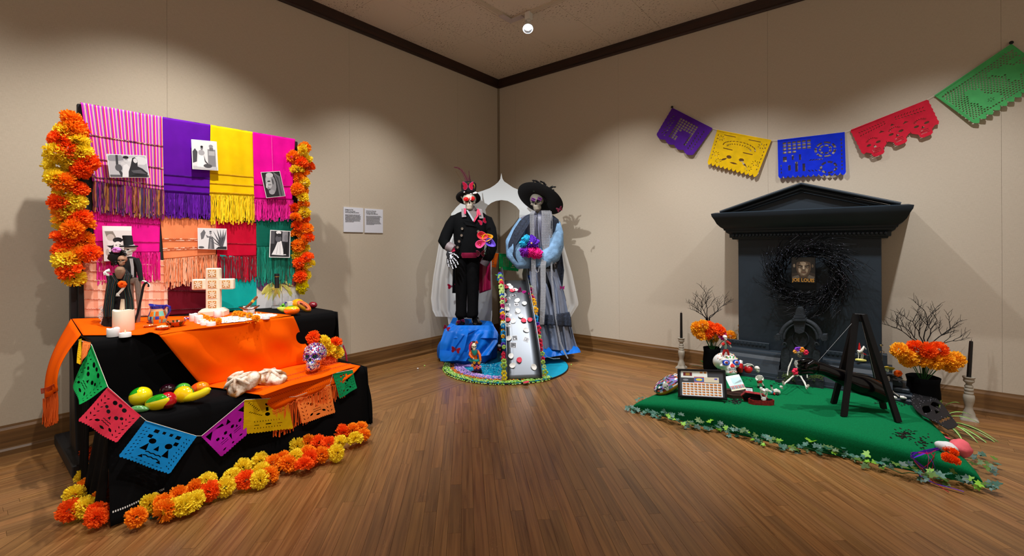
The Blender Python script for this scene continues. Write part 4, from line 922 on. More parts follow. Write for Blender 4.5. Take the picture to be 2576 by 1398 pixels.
# salt and petals
g = G(); c = Fl(600, 801, TZ+.012); rr = random.Random(5)
for i in range(1000):
    a, b = rr.uniform(0, 2*pi), rr.random()**.6; p = c+Vector((.15*b*cos(a), .24*b*sin(a), rr.uniform(0, .002))); s_ = rr.uniform(.004, .012); g.ell(p, (s_*1.3, s_*1.6, .0016), 6, 3)
g.build('salt', mat('white_salt', '#f4f2f0', .8), label='white salt spread on the orange shawl in front of the cross', cat='salt', kind='stuff')
def mini_gar(label, pts, r, k='a'):
    P = [Fl(a, b, TZ+.009+r) for a, b in pts]; t = thing('marigold_strand', label, 'flower strand', (P[0].x, P[0].y, TZ+.009))
    for p in P: marigold(t, p, r, k)
    G().tube(P, .002, 5).build('cord', MATS['green_cord'], t, True)
mini_gar('short golden marigold strand left of the salt in front of the cross', [(507, 794), (513, 797), (519, 799), (526, 802), (533, 804), (541, 807), (549, 809), (550, 805)], .019)
mini_gar('short golden marigold strand right of the salt', [(592, 788), (600, 788), (607, 790), (614, 791), (627, 793), (642, 799), (646, 800)], .022)
g = G(); 
for i in range(40): p = Fl(rr.uniform(555, 650), rr.uniform(796, 812), TZ+.017); g.ell(p, (.006, .004, .002), 5, 3)
g.build('marigold_petals', mat('loose_petal', '#ffa820', .7), label='loose golden petals scattered over the white salt', cat='petals', kind='stuff')
# cross
cr_ = thing('cross', 'white stone cross with six carved sunburst tiles standing on the altar', 'cross', M=TF(ontop(538, 794), .22))
STN = mat('pale_limestone', '#e9dcc6', .7, noise_s=30, amt=.05, bump=.15, bs=60, bd=.002); TAN = mat('tan_inset', '#c99660', .6); CRM = mat('cream_relief', '#f3e8d2', .6)
G().box(-.082, .082, -.05, .05, 0, .034, .003).prism([(-.082, -.05, .034), (.082, -.05, .034), (.06, -.036, .055), (-.06, -.036, .055)], (0, .0, .0002)).rings([[(-.082, -.05, .034), (.082, -.05, .034), (.082, .05, .034), (-.082, .05, .034)], [(-.055, -.034, .056), (.055, -.034, .056), (.055, .034, .056), (-.055, .034, .056)]]).build('base', STN, cr_, smooth=False)
G().box(-.044, .044, -.024, .024, .05, .338, .006).box(-.132, -.040, -.022, .022, .187, .262, .006).box(.040, .132, -.022, .022, .187, .262, .006).build('body', STN, cr_, smooth=False)
for (x, z) in ((0, .302), (0, .226), (0, .155), (0, .083), (-.088, .225), (.088, .225)):
    w_ = .031; tl_ = G().box(x-w_, x+w_, -.0262, -.0232, z-w_, z+w_, .001).build('carved_tile', CRM, cr_, smooth=False)
    G().box(x-w_+.005, x+w_-.005, -.0285, -.0255, z-w_+.005, z+w_-.005).build('inset', TAN, tl_, smooth=False)
    g = G()
    for k in range(8): a = k*pi/4; g.at((x+.015*cos(a), -.0295, z+.015*sin(a)), (0, -a, 0)).box(-.009, .009, -.0012, .0012, -.0028, .0028)
    g.at().ell((x, -.029, z), (.004, .002, .004), 8, 5); g.build('sunburst', CRM, tl_, smooth=False)
# pitcher
CER = mat('glazed_talavera', '#ffffff', .15, attr=True, coat=.5)
P = ontop(397, 815); t = thing('pitcher', 'painted ceramic pitcher with blue handle and orange flowers', 'pitcher', M=TF(P))
g = G(); prof_ = [(.001, 0), (.036, 0), (.045, .012), (.052, .035), (.050, .055), (.040, .085), (.037, .10), (.041, .118), (.040, .118), (.034, .1), (.001, .098)]
n = 32; R = []
for r, z in prof_: R.append([(r*cos(2*pi*j/n)*(1+(.35*max(0, cos(2*pi*j/n-pi))**6 if z > .1 and r > .02 else 0)), r*sin(2*pi*j/n), z+(.012*max(0, cos(2*pi*j/n-pi))**4 if z > .11 else 0)) for j in range(n)])
g.rings(R)
def pitc(c):
    a = atan2(c.y, c.x); q = sin(a*5+c.z*60)+sin(a*3-c.z*90)
    if c.z > .108: return '#2a2f9a'
    if c.z > .082: return '#d8b088' if c.z > .088 else '#2a3aa8'
    return '#f08a20' if q > .8 else ('#2438a0' if q > .2 else ('#7ac8b8' if q > -.4 else ('#c8641c' if q > -1 else '#2a3aa8')))
paint(g, 0, pitc); g.build('body', CER, t)
G().tube([(.036, 0, .098), (.055, 0, .118), (.075, 0, .11), (.078, 0, .085), (.062, 0, .055), (.048, 0, .045)], [.008, .008, .008, .007, .006, .006], 8).build('handle', mat('cobalt_glaze', '#20209a', .12, coat=.5), t)
def bowl(P, r, h, label, cin, cout, name='bowl', rim='#2a2f9a', fill=None):
    t = thing(name, label, 'bowl', M=TF(P)); g = G(); b = len(g.f); g.lathe([(.001, 0), (r*.45, 0), (r*.8, h*.45), (r, h), (r*.97, h), (r*.75, h*.45), (r*.35, h*.12), (.001, h*.1)], 32)
    def fn(c):
        rad = sqrt(c.x**2+c.y**2); a = atan2(c.y, c.x)
        if c.z > h*.93: return rim
        q = sin(a*9+c.z*80)*sin(a*4)
        if rad < r*.8*(.5+c.z/h*.5) or c.z > h*.5 and q > 2: return cin[0] if q < .3 else cin[1]
        return cout[0] if q < .25 else cout[1]
    paint(g, b, fn); g.build('body', CER, t)
    if fill:
        g = G(); rr_ = random.Random(3)
        for i in range(60): a, b_ = rr_.uniform(0, 6.3), sqrt(rr_.random())*r*.65; g.ell((b_*cos(a), b_*sin(a), h*.7+.012*(1-b_/r)), (.004, .004, .004), 5, 3)
        g.build('contents', fill, t, kind='stuff')
bowl(ontop(378, 825), .034, .018, 'small brown clay saucer beside the pitcher', ('#8a4a22', '#c87838'), ('#b0622c', '#c87838'), 'saucer', '#c07a40')
bowl(ontop(409, 830), .040, .021, 'small clay dish heaped with pale grains in front of the pitcher', ('#c87838', '#d88a4a'), ('#b8642c', '#d0783a'), 'saucer', '#c07a40', mat('pale_grain', '#ecdcc4', .7))
bowl(ontop(442, 822), .056, .036, 'painted bowl with blue rim to the right of the pitcher', ('#f4efe6', '#b0282a'), ('#b8501c', '#2a3418'), 'bowl', '#2a2f9a')
# small woven item beside the votives
g = G()
for i in range(9): p = ontop(466+(i % 5)*2.6, 799+(i//5)*2.5, TZ+.02); g.c = h2l(('#f0f0f0', '#c01a3a', '#3a2a8a')[i % 3]); g.ell(p, (.008, .008, .005), 6, 4)
g.build('sugar_beads', CER, label='little heap of red, white and blue beads beside the votive candles', cat='beads')
# ashtray and cigar
GL = mat('clear_glass', '#ffffff', .03, trans=1., ior=1.45, spec=.5)
t = thing('glass_dish', 'clear glass dish holding a cigar behind the votive candles', 'dish', (0, 0, 0), M=TF(atd(627, 781, dep(ontop(627, 781)))))
P0 = atd(627, 779, dep(ontop(624, 792))); XF[t.name] = TF(P0); t.matrix_world = TF(P0)
G().lathe([(.001, 0), (.03, 0), (.05, .012), (.069, .026), (.067, .027), (.047, .014), (.028, .004), (.001, .004)], 36).build('body', GL, t)
t2 = thing('cigar', 'brown cigar with yellow band leaning on the glass dish', 'cigar', M=TF(P0))
dcs = [(-.004, -.03, .012), (.018, -.03, .036), (.06, -.03, .082)]
G().tube([(-.022, -.02, .010), (-.016, -.02, .014), (.02, -.02, .045), (.064, -.02, .093), (.068, -.02, .097)], [.005, .0085, .0095, .0095, .006], 10).build('roll', mat('tobacco_leaf', '#7a4a2a', .8, noise_s=40, amt=.2), t2)
G().tube([(.034, -.02, .0595), (.046, -.02, .073)], .0102, 12).build('band', mat('band_gold', '#e0b030', .4), t2)
# bottle and glasses
P = ontop(697, 774); t = thing('bottle', 'clear glass bottle with tall black neck sleeve at the back of the altar', 'bottle', M=TF(P))
G().lathe([(.001, 0), (.040, 0), (.041, .008), (.041, .105), (.036, .125), (.022, .145), (.014, .152), (.014, .165), (.0125, .165), (.0125, .152), (.021, .142), (.034, .122), (.038, .105), (.038, .02), (.001, .014)], 36).build('body', GL, t)
G().lathe([(.001, .158), (.0175, .158), (.0155, .235), (.0155, .246), (.018, .247), (.018, .272), (.001, .272)], 24).build('neck_sleeve', mat('matte_black_foil', '#17181c', .45), t)
G().lathe([(.0181, .246), (.0186, .248), (.0181, .251)], 24, cap0=False, cap1=False).build('gold_ring', mat('gold_line', '#c89a50', .3, .8), t)
for (a, b), h, lb in (((719, 776), .088, 'tall clear drinking glass beside the bottle, left one'), ((738, 773), .088, 'tall clear drinking glass furthest right behind the fruit')):
    t = thing('drinking_glass', lb, 'glass', M=TF(Vector((.50, onx(a, b, .50).y, TZ+.002)))); G().lathe([(.001, 0), (.018, 0), (.021, .09), (.0195, .09), (.017, .008), (.001, .008)], 28).build('body', GL, t)
BLG = MATS['cobalt_glaze']
for (a, b), lb in (((731, 775), 'white mug with cobalt blue handle behind the papaya, left one'), ((752, 771), 'white mug with cobalt blue handle behind the papaya, right one')):
    t = thing('mug', lb, 'mug', M=TF(Vector((.66, onx(a, b, .66).y, TZ+.002)), .3)); G().lathe([(.001, 0), (.024, 0), (.027, .062), (.024, .062), (.021, .006), (.001, .006)], 28).build('body', WHITE, t)
    G().tube([(-.024, 0, .05), (-.034, 0, .058), (-.043, 0, .045), (-.04, 0, .02), (-.025, 0, .014)], .0045, 8).build('handle', BLG, t)
# fruit
FR = mat('lacquered_fruit', '#ffffff', .18, attr=True, coat=.6)
def fruit(name, label, P, r, fn, rot=(0, 0, 0), shape=None, extra=None, cat='fruit', grp=None, lift=None):
    M = TF(P)@Matrix.Translation((0, 0, lift if lift is not None else r[2])); from mathutils import Euler
    M = M @ Euler(rot).to_matrix().to_4x4(); t = thing(name, label, cat, M=M, group=grp); g = G(); g.ell((0, 0, 0), r, 28, 18, shape); paint(g, 0, fn); g.build('flesh' if False else 'body', FR, t)
    if extra: extra(t)
    return t
LT = LZ+.004
def low(px, py): 
    p = Fl(px, py, LT)
    if p.x > 1.345: q = onx(px, py, 1.345); p = Vector((1.345, q.y, LT))
    return p
mix = lambda c: None
GRN, YEL = '#1f9a1a', '#f0dc10'
fruit('yellow_mango', 'large yellow mango with a green patch at the left end of the lower tier', low(354, 1020), (.056, .045, .05), lambda c: GRN if (c.z > .026 and abs(c.x+.01) < .028) else YEL, (0, -.35, 0))
def gourdshape(p): return Vector((p.x, p.y*(1-max(0, p.x)*6), p.z*(1-max(0, p.x)*6)))
fruit('green_squash', 'small pale green squash in front of the large yellow mango', low(352, 1037), (.042, .018, .018), lambda c: '#6aa860' if sin(atan2(c.y, c.z)*9) > 0 else '#4a8a50', (0, .15, .3), gourdshape)
def bumps(p): return p
fruit('yellow_papaya', 'long yellow papaya with green top behind the red plum', low(400, 1030), (.072, .036, .04), lambda c: GRN if c.z > .016 and c.x > -.05 else YEL, (0, -.25, 0))
fruit('red_plum', 'shiny dark red plum at the front of the fruit row', low(422, 1040), (.043, .038, .044), lambda c: '#b80e1c' if c.z > -.012 else '#5a0a10', (0, 0, 0))
def cutface(t):
    g = G(); n = 24
    for r, z, c in ((.046, .0, '#f4c80a'), (.042, .002, '#f8d820'), (.022, .0055, '#c85a10'), (.019, .009, '#f07a1a')): g.c = h2l(c); g.prism([(r*cos(2*pi*i/n), -.012-z, r*sin(2*pi*i/n)*(.85)) for i in range(n)], (0, .004, 0))
    g.build('cut_face', FR, t)
fruit('halved_avocado', 'halved yellow avocado showing its orange stone', low(462, 1012)+Vector((0, 0, .0)), (.055, .032, .045), lambda c: '#2a7a28' if c.y > -.008 else '#f4c80a', (-.35, 0, 0), None, cutface)
BN = thing('banana', 'yellow banana lying along the front of the fruit row', 'fruit', M=TF(low(487, 1022)))
g = G(); g.tube([(-.088, 0, .016), (-.08, 0, .019), (-.055, -.004, .023), (0, -.006, .034), (.045, 0, .05), (.072, .006, .066), (.082, .01, .076)], [.006, .013, .02, .0225, .022, .02, .01], 12)
paint(g, 0, lambda c: '#8aa828' if c.x < -.062 else ('#e8d818' if c.z > .02 else '#d0c020')); g.build('body', FR, BN)
fruit('aubergine', 'round dark purple aubergine behind the yellow papaya', low(423, 995), (.04, .034, .034), lambda c: '#9a7a40' if c.x < -.031 else '#2a0716', (0, 0, .3))
fruit('green_mango', 'green mango behind the halved avocado', low(460, 992), (.042, .032, .033), lambda c: '#4fb03a' if c.x > -.012 else '#1f8a48', (0, -.15, 0))
fruit('red_mango', 'red and orange mango at the right end of the fruit row', low(502, 993), (.054, .036, .037), lambda c: '#d8161a' if c.x+c.z*.4 < -.018 else ('#f0561a' if c.x < .01 else '#f8880a'), (0, -.3, 0))
# fruit on the upper tier, right
UT = TZ+.003
def hi(px, py): return Fl(px, py, UT)
P = hi(715, 780); t = thing('grapes', 'small bunch of bright green grapes behind the persimmon', 'fruit', M=TF(P)); rr = random.Random(8)
for i in range(12): G().ell((rr.uniform(-.024, .024), rr.uniform(-.01, .01), .012+(i//5)*.015), (.0105,)*3, 12, 8).build('grape', mat('green_grape', '#58b41e', .2, coat=.5), t)
fruit('pear', 'pale green pear lying left of the persimmon', hi(713, 786), (.048, .02, .022), lambda c: '#b8c858' if c.x < 0 else '#a0b840', (0, .3, .2), lambda p: Vector((p.x, p.y*(1+p.x*9), p.z*(1+p.x*9))))
fruit('persimmon', 'orange persimmon with yellow top at the right of the upper tier', hi(734, 792), (.056, .042, .034), lambda c: '#2a9a1a' if c.z > .03 and abs(c.x) < .03 else ('#f8b808' if c.z > .012 else '#f26a0a'))
fruit('orange_papaya', 'whole yellow-orange papaya behind the cut one', hi(749, 777), (.05, .036, .04), lambda c: '#f8a008', (0, 0, 0))
def pap(t):
    g = G(); n = 26
    for rx, rz, z, c in ((.056, .022, .0, '#f06a3a'), (.050, .018, .002, '#f0805a'), (.036, .009, .004, '#7a1a10')): g.c = h2l(c); g.prism([(rx*cos(2*pi*i/n), -.020-z, .006+rz*sin(2*pi*i/n)) for i in range(n)], (0, .006, 0))
    for i in range(12): g.c = h2l('#4a0e10'); g.ell((-.028+.005*i, -.0255, .006+.003*sin(i*2.4)), (.0035,)*3, 6, 4)
    g.build('cut_face', FR, t)
fruit('cut_papaya', 'papaya half with red flesh and dark seeds beside the persimmon', hi(765, 784), (.062, .026, .03), lambda c: '#c8901c' if c.z < 0 else '#e87a1a', (-.2, .62, .0), None, pap, lift=.042)
fruit('dark_red_plum', 'dark red plum furthest right on the upper tier', hi(787, 775), (.035, .028, .026), lambda c: '#7a0a20')
# bread
def bread(label, P, rx, ry, rz, rot, seed):
    from mathutils import Euler
    M = TF(P) @ Matrix.Translation((0, 0, rz*.55)) @ Euler(rot).to_matrix().to_4x4(); t = thing('bread_loaf', label, 'bread', M=M)
    def sh(p):
        a = atan2(p.y, p.x); q = noise.noise(p*14+Vector((seed, 0, 0)))*.016+noise.noise(p*45+Vector((0, seed, 0)))*.006; k = 1+.12*sin(3*a+seed); z = p.z
        if z < 0: z *= .45
        else: z *= (1-.35*abs(sin(1.5*a+seed*.3))**3*.9)
        return Vector((p.x*k, p.y*k, z))*(1+0)+p.normalized()*q
    g = G(); g.ell((0, 0, 0), (rx, ry, rz), 56, 36, sh); m = mat('sugared_crust', '#e8d6be', .85, bump=.6, bs=90, bd=.004)
    N, Lk = nodes(m)
    if 'mixed' not in m:
        m['mixed'] = 1; b = N['Principled BSDF']; tc = N.new('ShaderNodeTexCoord'); n_ = N.new('ShaderNodeTexNoise'); n_.inputs['Scale'].default_value = 22; n_.inputs['Detail'].default_value = 5; Lk.new(tc.outputs['Object'], n_.inputs['Vector'])
        geo = N.new('ShaderNodeNewGeometry'); sp = N.new('ShaderNodeSeparateXYZ'); Lk.new(tc.outputs['Object'], sp.inputs[0]); ad = N.new('ShaderNodeMath'); ad.operation = 'MULTIPLY_ADD'; Lk.new(sp.outputs[2], ad.inputs[0]); ad.inputs[1].default_value = 4.0; Lk.new(n_.outputs[0], ad.inputs[2])
        cr = N.new('ShaderNodeValToRGB'); cr.color_ramp.elements[0].position = .48; cr.color_ramp.elements[0].color = (*h2l('#a86e30'), 1); cr.color_ramp.elements[1].position = .74; cr.color_ramp.elements[1].color = (*h2l('#efe4d6'), 1); Lk.new(ad.outputs[0], cr.inputs[0]); Lk.new(cr.outputs[0], b.inputs['Base Color'])
    g.build('crust', m, t, angle=180)
    g = G()
    for k in range(3):
        a = k*pi/3+.4*seed; pts = [(rx*.95*cos(a)*s_, ry*.95*sin(a)*s_, rz*(1.02-.7*s_*s_)) for s_ in (-.9, -.6, -.3, 0, .3, .6, .9)]; g.tube(pts, [.006, .011, .008, .012, .008, .011, .006], 8)
    g.ell((0, 0, rz*.98), (.017, .017, .012), 12, 8); g.build('dough_bones', m, t, angle=180)
bread('large sugared bread loaf leaning on the other one on the orange shawl', low(607, 985)+Vector((0, 0, .012)), .10, .075, .062, (.75, -.22, .1), 1)
bread('flatter sugared bread loaf behind the large one', low(686, 972)+Vector((-.02, 0, .004)), .098, .07, .054, (.25, .1, 0), 4)
# sequinned skull
P = Fl(785, 938, LT+.01); t = thing('sequin_skull', 'skull covered with silver, purple and red sequins at the right of the lower tier', 'skull', M=TF(P, .05))
S_ = .195; SQ = mat('silver_sequins', '#ffffff', .25, .75)
N, Lk = nodes(SQ); b = N['Principled BSDF']; tc = N.new('ShaderNodeTexCoord'); vo = N.new('ShaderNodeTexVoronoi'); vo.inputs['Scale'].default_value = 150; Lk.new(tc.outputs['Object'], vo.inputs['Vector'])
cr = N.new('ShaderNodeValToRGB'); cr.color_ramp.interpolation = 'CONSTANT'; cols = ['#f4f4f8', '#e8e8f0', '#5a2a9a', '#f4f4f8', '#c82a3a', '#f0f0f6', '#2a4ab0', '#f4f4f8', '#e4e4ec', '#8a4ac0']
while len(cr.color_ramp.elements) < len(cols): cr.color_ramp.elements.new(.5)
for i, c_ in enumerate(cols): cr.color_ramp.elements[i].position = i/len(cols)
for i, c_ in enumerate(cols): cr.color_ramp.elements[i].color = (*h2l(c_), 1)
sp = N.new('ShaderNodeSeparateXYZ'); Lk.new(vo.outputs['Color'], sp.inputs[0]); Lk.new(sp.outputs[0], cr.inputs[0]); Lk.new(cr.outputs[0], b.inputs['Base Color'])
bp = N.new('ShaderNodeBump'); bp.inputs['Strength'].default_value = .7; bp.inputs['Distance'].default_value = .003; Lk.new(vo.outputs['Distance'], bp.inputs['Height']); Lk.new(bp.outputs[0], b.inputs['Normal'])
SKT = Matrix.Translation((0, .02, 0)) @ Matrix.Rotation(-.3, 4, 'X')
g = G(); g.M = SKT; add_skull(g, Matrix.Scale(S_, 4), 44); g.build('cranium', [SQ, DARK], t, angle=180)
g = G(); g.M = SKT; rr = random.Random(2)
for sx in (-1, 1):
    for k in range(9): a = 2*pi*k/9; g.c = h2l('#6a2ab8'); g.ell((sx*.0265+.02*cos(a), -.083+.004*abs(cos(a)), .098+.018*sin(a)), (.0042,)*3, 8, 5)
    for k in range(6): a = 2*pi*k/6; g.c = h2l('#2a6a6a'); g.ell((sx*.0265+.008*cos(a), -.068, .098+.007*sin(a)), (.0035,)*3, 8, 5)
for i in range(150):
    a = rr.uniform(-2.9, -.25); z = rr.uniform(.45, .97); r0 = sqrt(max(0, 1-((z-.64)/.36)**2)); 
    p_ = Vector((.365*r0*cos(a), .05+.445*r0*sin(a), z))*S_*1.012; 
    if p_.y < -.05 and p_.z < .12: continue
    g.c = h2l(rr.choice(['#5a2ab0', '#c41a3a', '#2040b0', '#f8f8ff', '#b82a8a', '#8a1a2a'])); g.ell(p_, (.0042, .0042, .0042), 6, 4)
g.build('gems', mat('cut_gems', '#ffffff', .15, .3, attr=True, coat=.5), t, kind='stuff')
g = G(); g.M = SKT; add_teeth(g, Matrix.Scale(S_, 4), 8); g.build('teeth', mat('silver_foil', '#dcdce4', .3, .7), t)
# marigolds behind it
P = [(788, 849, 'r'), (815, 860, 'y'), (843, 862, 'r'), (829, 877, 'y'), (848, 886, 'y'), (822, 903, 'k'), (834, 905, 'k')]
t = thing('marigold_bunch', 'bunch of orange and yellow marigolds behind the sequinned skull', 'flowers', (1.1, -3.22, .45))
for a, b, k in P: marigold(t, onx(a, b, 1.17+random.uniform(-.02, .02)), .052 if k != 'k' else .045, k)
for a, b, k in P: G().tube([onx(a, b, 1.13), Vector((1.10, -3.24, .46))], .003, 5).build('stem', mat('leaf_green', '#1f5a24', .6), t, True)
# ---- dolls
SILV = mat('silver_lame', '#a89c94', .35, .6, bump=.5, bs=60, bd=.003); FELT = mat('doll_black_cloth', '#101014', .9, bump=.2, bs=120, bd=.001)
D1 = dep(ontop(350, 815)); t = thing('top_hat_doll', 'skeleton doll in black tailcoat and top hat leaning on a cane', 'doll', ontop(350, 817))
g = G(); bloft(g, D1, [(325, 699, 17, .022), (325, 690, 17, .026), (326, 670, 15, .025), (327, 655, 18, .024), (328, 648, 13, .018), (328, 645, 5, .01)]); btube(g, D1, [(342, 651), (349, 668), (352, 688), (356, 706)], [7, 6.5, 5.5, 4.5]); btube(g, D1, [(312, 652), (310, 668), (316, 685, .03), (330, 697, .035)], [7, 6.5, 6, 5]); g.build('tailcoat', FELT, t, True)
g = G(); b0 = [(326, 650, .028), (334, 650, .028), (337, 672, .03), (337, 697, .03), (331, 697, .03), (330, 672, .031)]; P = [atd(a, b, D1-o) for a, b, o in b0]; g.prism(P, -HF*.002); g.build('shirt_front', mat('silver_satin', '#c8c8cc', .35, .3), t, True)
g = G(); bloft(g, D1, [(337, 698, 15, .022), (337, 706, 15, .022), (336, 712, 12, .018)]); btube(g, D1, [(329, 706), (330, 740), (334, 775), (337, 812)], [7, 5.5, 4, 4]); btube(g, D1, [(346, 706), (348, 735), (350, 770), (347, 814)], [7.5, 6, 4.5, 4.5]); g.build('trousers', SILV, t, True)
g = G(); btube(g, D1, [(346, 815), (341, 817, .02), (336, 818, .05)], [4, 5, 4], 8); g.build('shoe', FELT, t, True)
g = G(); add_skull(g, TF(atd(327, 643, D1), -.15, 30*D1/FPX), 18); g.build('head', [WHITE, DARK], t, True)
g = G(); bloft(g, D1, [(324, 621, 19, .042), (324, 619, 19.5, .043), (324, 617.5, 19, .042), (324, 617, 10.5, .024), (322, 604, 10, .023), (320, 593, 10.5, .024), (320, 592, 9, .02)], 24); g.build('top_hat', FELT, t, True, angle=30)
g = G(); btube(g, D1, [(356, 706), (364, 707, .005), (371, 711, .01), (377, 718, .01)], [2, 2.2, 1.6, .7], 6)
for k in range(4): btube(g, D1, [(366, 708, .01), (372+k*1.6, 711+k, .012), (375+k, 716+k*1.5, .012)], [1.2, 1, .5], 5)
g.build('hand', WHITE, t, True)
g = G(); btube(g, D1, [(373, 721, .01), (375, 715, .01), (370, 710, .01), (364, 713, .01), (360, 722, .01), (355, 750, .012), (347, 785, .02), (338, 813, .03)], [2, 2.4, 2.6, 2.8, 2.8, 2.6, 2.6, 2], 8); g.build('cane', FELT, t, True)
p_ = ontop(356, 816); G().at(p_).lathe([(.001, 0), (.03, 0), (.03, .003), (.001, .004)], 28).build('stand', WHITE, t, True)
D2 = dep(ontop(290, 826)); t = thing('dress_doll', 'skeleton doll with wild black hair, pink flower and striped shawl', 'doll', ontop(290, 826))
g = G(); bloft(g, D2, [(285, 826, 27, .05), (288, 800, 24, .045), (295, 765, 19, .036), (300, 735, 15, .03), (300, 712, 13, .026), (303, 700, 12, .022), (302, 686, 17, .022)], 20, fold=.06); g.build('dress', FELT, t, True)
SHL = stripes('doll_shawl_stripes', ['#101014', '#101014', '#2a4a6a', '#101014', '#101014', '#8a5a3a', '#101014', '#101014', '#3a6a5a', '#101014'], 5)
def ribbon(cl, d, wv=3):
    g = G(); g.uv = []; n = len(cl)-1
    def f(u, v): i = min(int(v*n), n-1); t_ = v*n-i; a = cl[i]; b = cl[i+1]; c = [a[k]*(1-t_)+b[k]*t_ for k in range(4)]; return atd(c[0]+(u-.5)*2*c[2], c[1], d-c[3]-.006*sin(u*12))
    g.grid(f, 16, 24); g.uv = [(i/16, j/24) for j in range(25) for i in range(17)]; return g
ribbon([(277, 692, 10, .04), (284, 706, 14, .045), (280, 718, 12, .05), (276, 745, 12, .055), (273, 775, 13, .06), (272, 800, 11, .06)], D2).build('shawl', SHL, t, True, solid=.002)
ribbon([(322, 688, 8, .03), (318, 704, 9, .045), (318, 725, 9, .05), (324, 752, 10, .05), (326, 788, 11, .055)], D2).build('shawl', SHL, t, True, solid=.002)
g = G(); btube(g, D2, [(300, 700, .028), (301, 690, .03), (302, 680, .026), (303, 672, .02)], [5, 9, 11, 7], 12); g.build('chest', mat('tan_clay', '#8a6a54', .8), t, True)
g = G(); add_skull(g, TF(atd(308, 668, D2-.01), .35, 26*D2/FPX), 18); g.build('head', [mat('tan_bone', '#a07860', .7), DARK], t, True)
g = G(); rr = random.Random(4)
for i in range(130): a, b = rr.uniform(0, 6.3), rr.uniform(-1.2, 1.5); r_ = rr.uniform(10, 25); q = (296+r_*cos(a)*.9, 648+r_*sin(a)*.8-4); btube(g, D2, [(297, 648, -.01), (q[0], q[1], rr.uniform(-.03, .02)), (q[0]+rr.uniform(-5, 5), q[1]+rr.uniform(0, 9), rr.uniform(-.03, .02))], [4, 2.4, .7], 5)
bloft(g, D2, [(295, 662, 10, .02, -.01), (292, 650, 19, .035, -.01), (294, 640, 18, .035, -.01), (298, 634, 9, .02, -.01)], 14); g.build('hair', mat('black_feather', '#0d0d12', .6), t, True)
g = G(); 
for k in range(6): a = 2*pi*k/6; c_ = atd(293+6*cos(a), 629+4*sin(a), D2-.02); g.ell(c_, (.014, .014, .009), 8, 5)
g.build('hair_flower', mat('pink_silk', '#d07ac8', .6), t, True); g = G(); btube(g, D2, [(303, 712, .06), (309, 716, .065)], [7, 9], 8); 
for k in range(7): a = 2*pi*k/7; g.ell(atd(308+6*cos(a), 715+5*sin(a), D2-.065), (.013, .012, .010), 7, 5)
g.build('held_flower', FMAT['r'], t, True)
g = G(); btube(g, D2, [(277, 680, .02), (268, 682, .03), (262, 686, .04), (263, 692, .045)], [6, 4, 2.5, 1.6], 6)
for k in range(4): btube(g, D2, [(263, 684+k*1.5, .045), (269, 688+k*1.4, .05), (275, 689+k*1.5, .05)], [1.2, 1, .5], 5)
btube(g, D2, [(314, 720, .06), (306, 730, .065), (298, 738, .065)], [3, 3, 2.5], 6)
for k in range(4): btube(g, D2, [(301, 735, .065), (294+k*1.5, 738+k, .068), (292+k*3, 745, .068)], [1.6, 1.2, .6], 5)
g.build('hands', WHITE, t, True, kind='stuff')
g = G(); bloft(g, D2, [(309, 752, 5, .004, .045), (309, 775, 8, .006, .05), (310, 800, 10, .008, .052)], 10); g.build('skirt_panel', mat('cream_cloth', '#e0c8b0', .8), t, True)
g = G(); 
for k in range(14): a = rr.uniform(0, 6.3); g.tube([atd(258+k*.6, 770+k*4, D2), atd(250+5*sin(k), 776+k*4, D2-.01), atd(262, 782+k*3.6, D2)], .003, 5)
g.build('lace_edge', mat('white_lace', '#f0ecec', .7), t, True)
# ---- placards on the left wall
INK = mat('black_ink', '#23262c', .6); CARD = mat('grey_card', '#d4d6e0', .5); EDG = mat('foam_edge', '#1c1c1e', .7)
def placard(label, px, title, l2, l3, seed, nl=12):
    tl, tr, br, bl = [onx(a, b, .012) for a, b in px]; t = thing('wall_placard', label, 'placard', (.006, (tl.y+tr.y)/2, bl.z)); W_ = (tr-tl).length; H_ = (tl-bl).length
    M = frame(bl, tr-tl, (0, 0, 1)); G().box(.0, .010, bl.y, tr.y, bl.z, tl.z).build('board', CARD, t, True, False)
    g = G(); g.M = M
    for k, (s_, yy) in enumerate(((title, H_*.885), (l2, H_*.82), (l3, H_*.765))):
        v, f = text2d(s_, .0135, .0002); g.M = M @ Matrix.Translation((W_*.09, yy, .0006)); g.add(v, f)
    rr = random.Random(seed)
    for i in range(nl):
        x = W_*.09; xe = W_*(.80 if i < nl-1 else .45)+rr.uniform(0, .02)
        g.M = M @ Matrix.Translation((0, H_*(.685-.032*i), .0004))
        while x < xe: l = rr.uniform(.004, .014); g.add([(x, 0, 0), (x+l, 0, 0), (x+l, .0034, 0), (x, .0034, 0)], [[0, 1, 2, 3]]); x += l+.0026
    g.build('lettering', INK, t, True, False)
placard('pale grey wall text panel headed Bridging the Gap, left of the pair', [(865, 520), (914, 522), (914, 584), (865, 583)], 'Bridging the Gap', 'Danielle Kuhn (dmin)', 'and Santiago Martinez (Santi)', 1, 10)
placard('pale grey wall text panel with the Spanish text, right of the pair', [(918, 524), (963.5, 526), (963.5, 587), (918, 585)], 'Salvando las Distancias', 'Danielle (dmin) Kuhn', 'y Santiago (Santi) Martinez', 2, 12)
# red edge of a cloth hanging behind the table's right end
g = G(); btube(g, dep((.9, -3.05, .4)), [(863, 868), (870, 890), (873, 912), (872, 921)], [2, 2.5, 2.5, 2], 6); g.build('red_cloth_edge', mat('red_cloth', '#b0123a', .8), label='sliver of red cloth showing behind the right end of the altar', cat='cloth')
# ================================================================== corner group
DG, DB, DA = 5.24, 5.30, 5.62
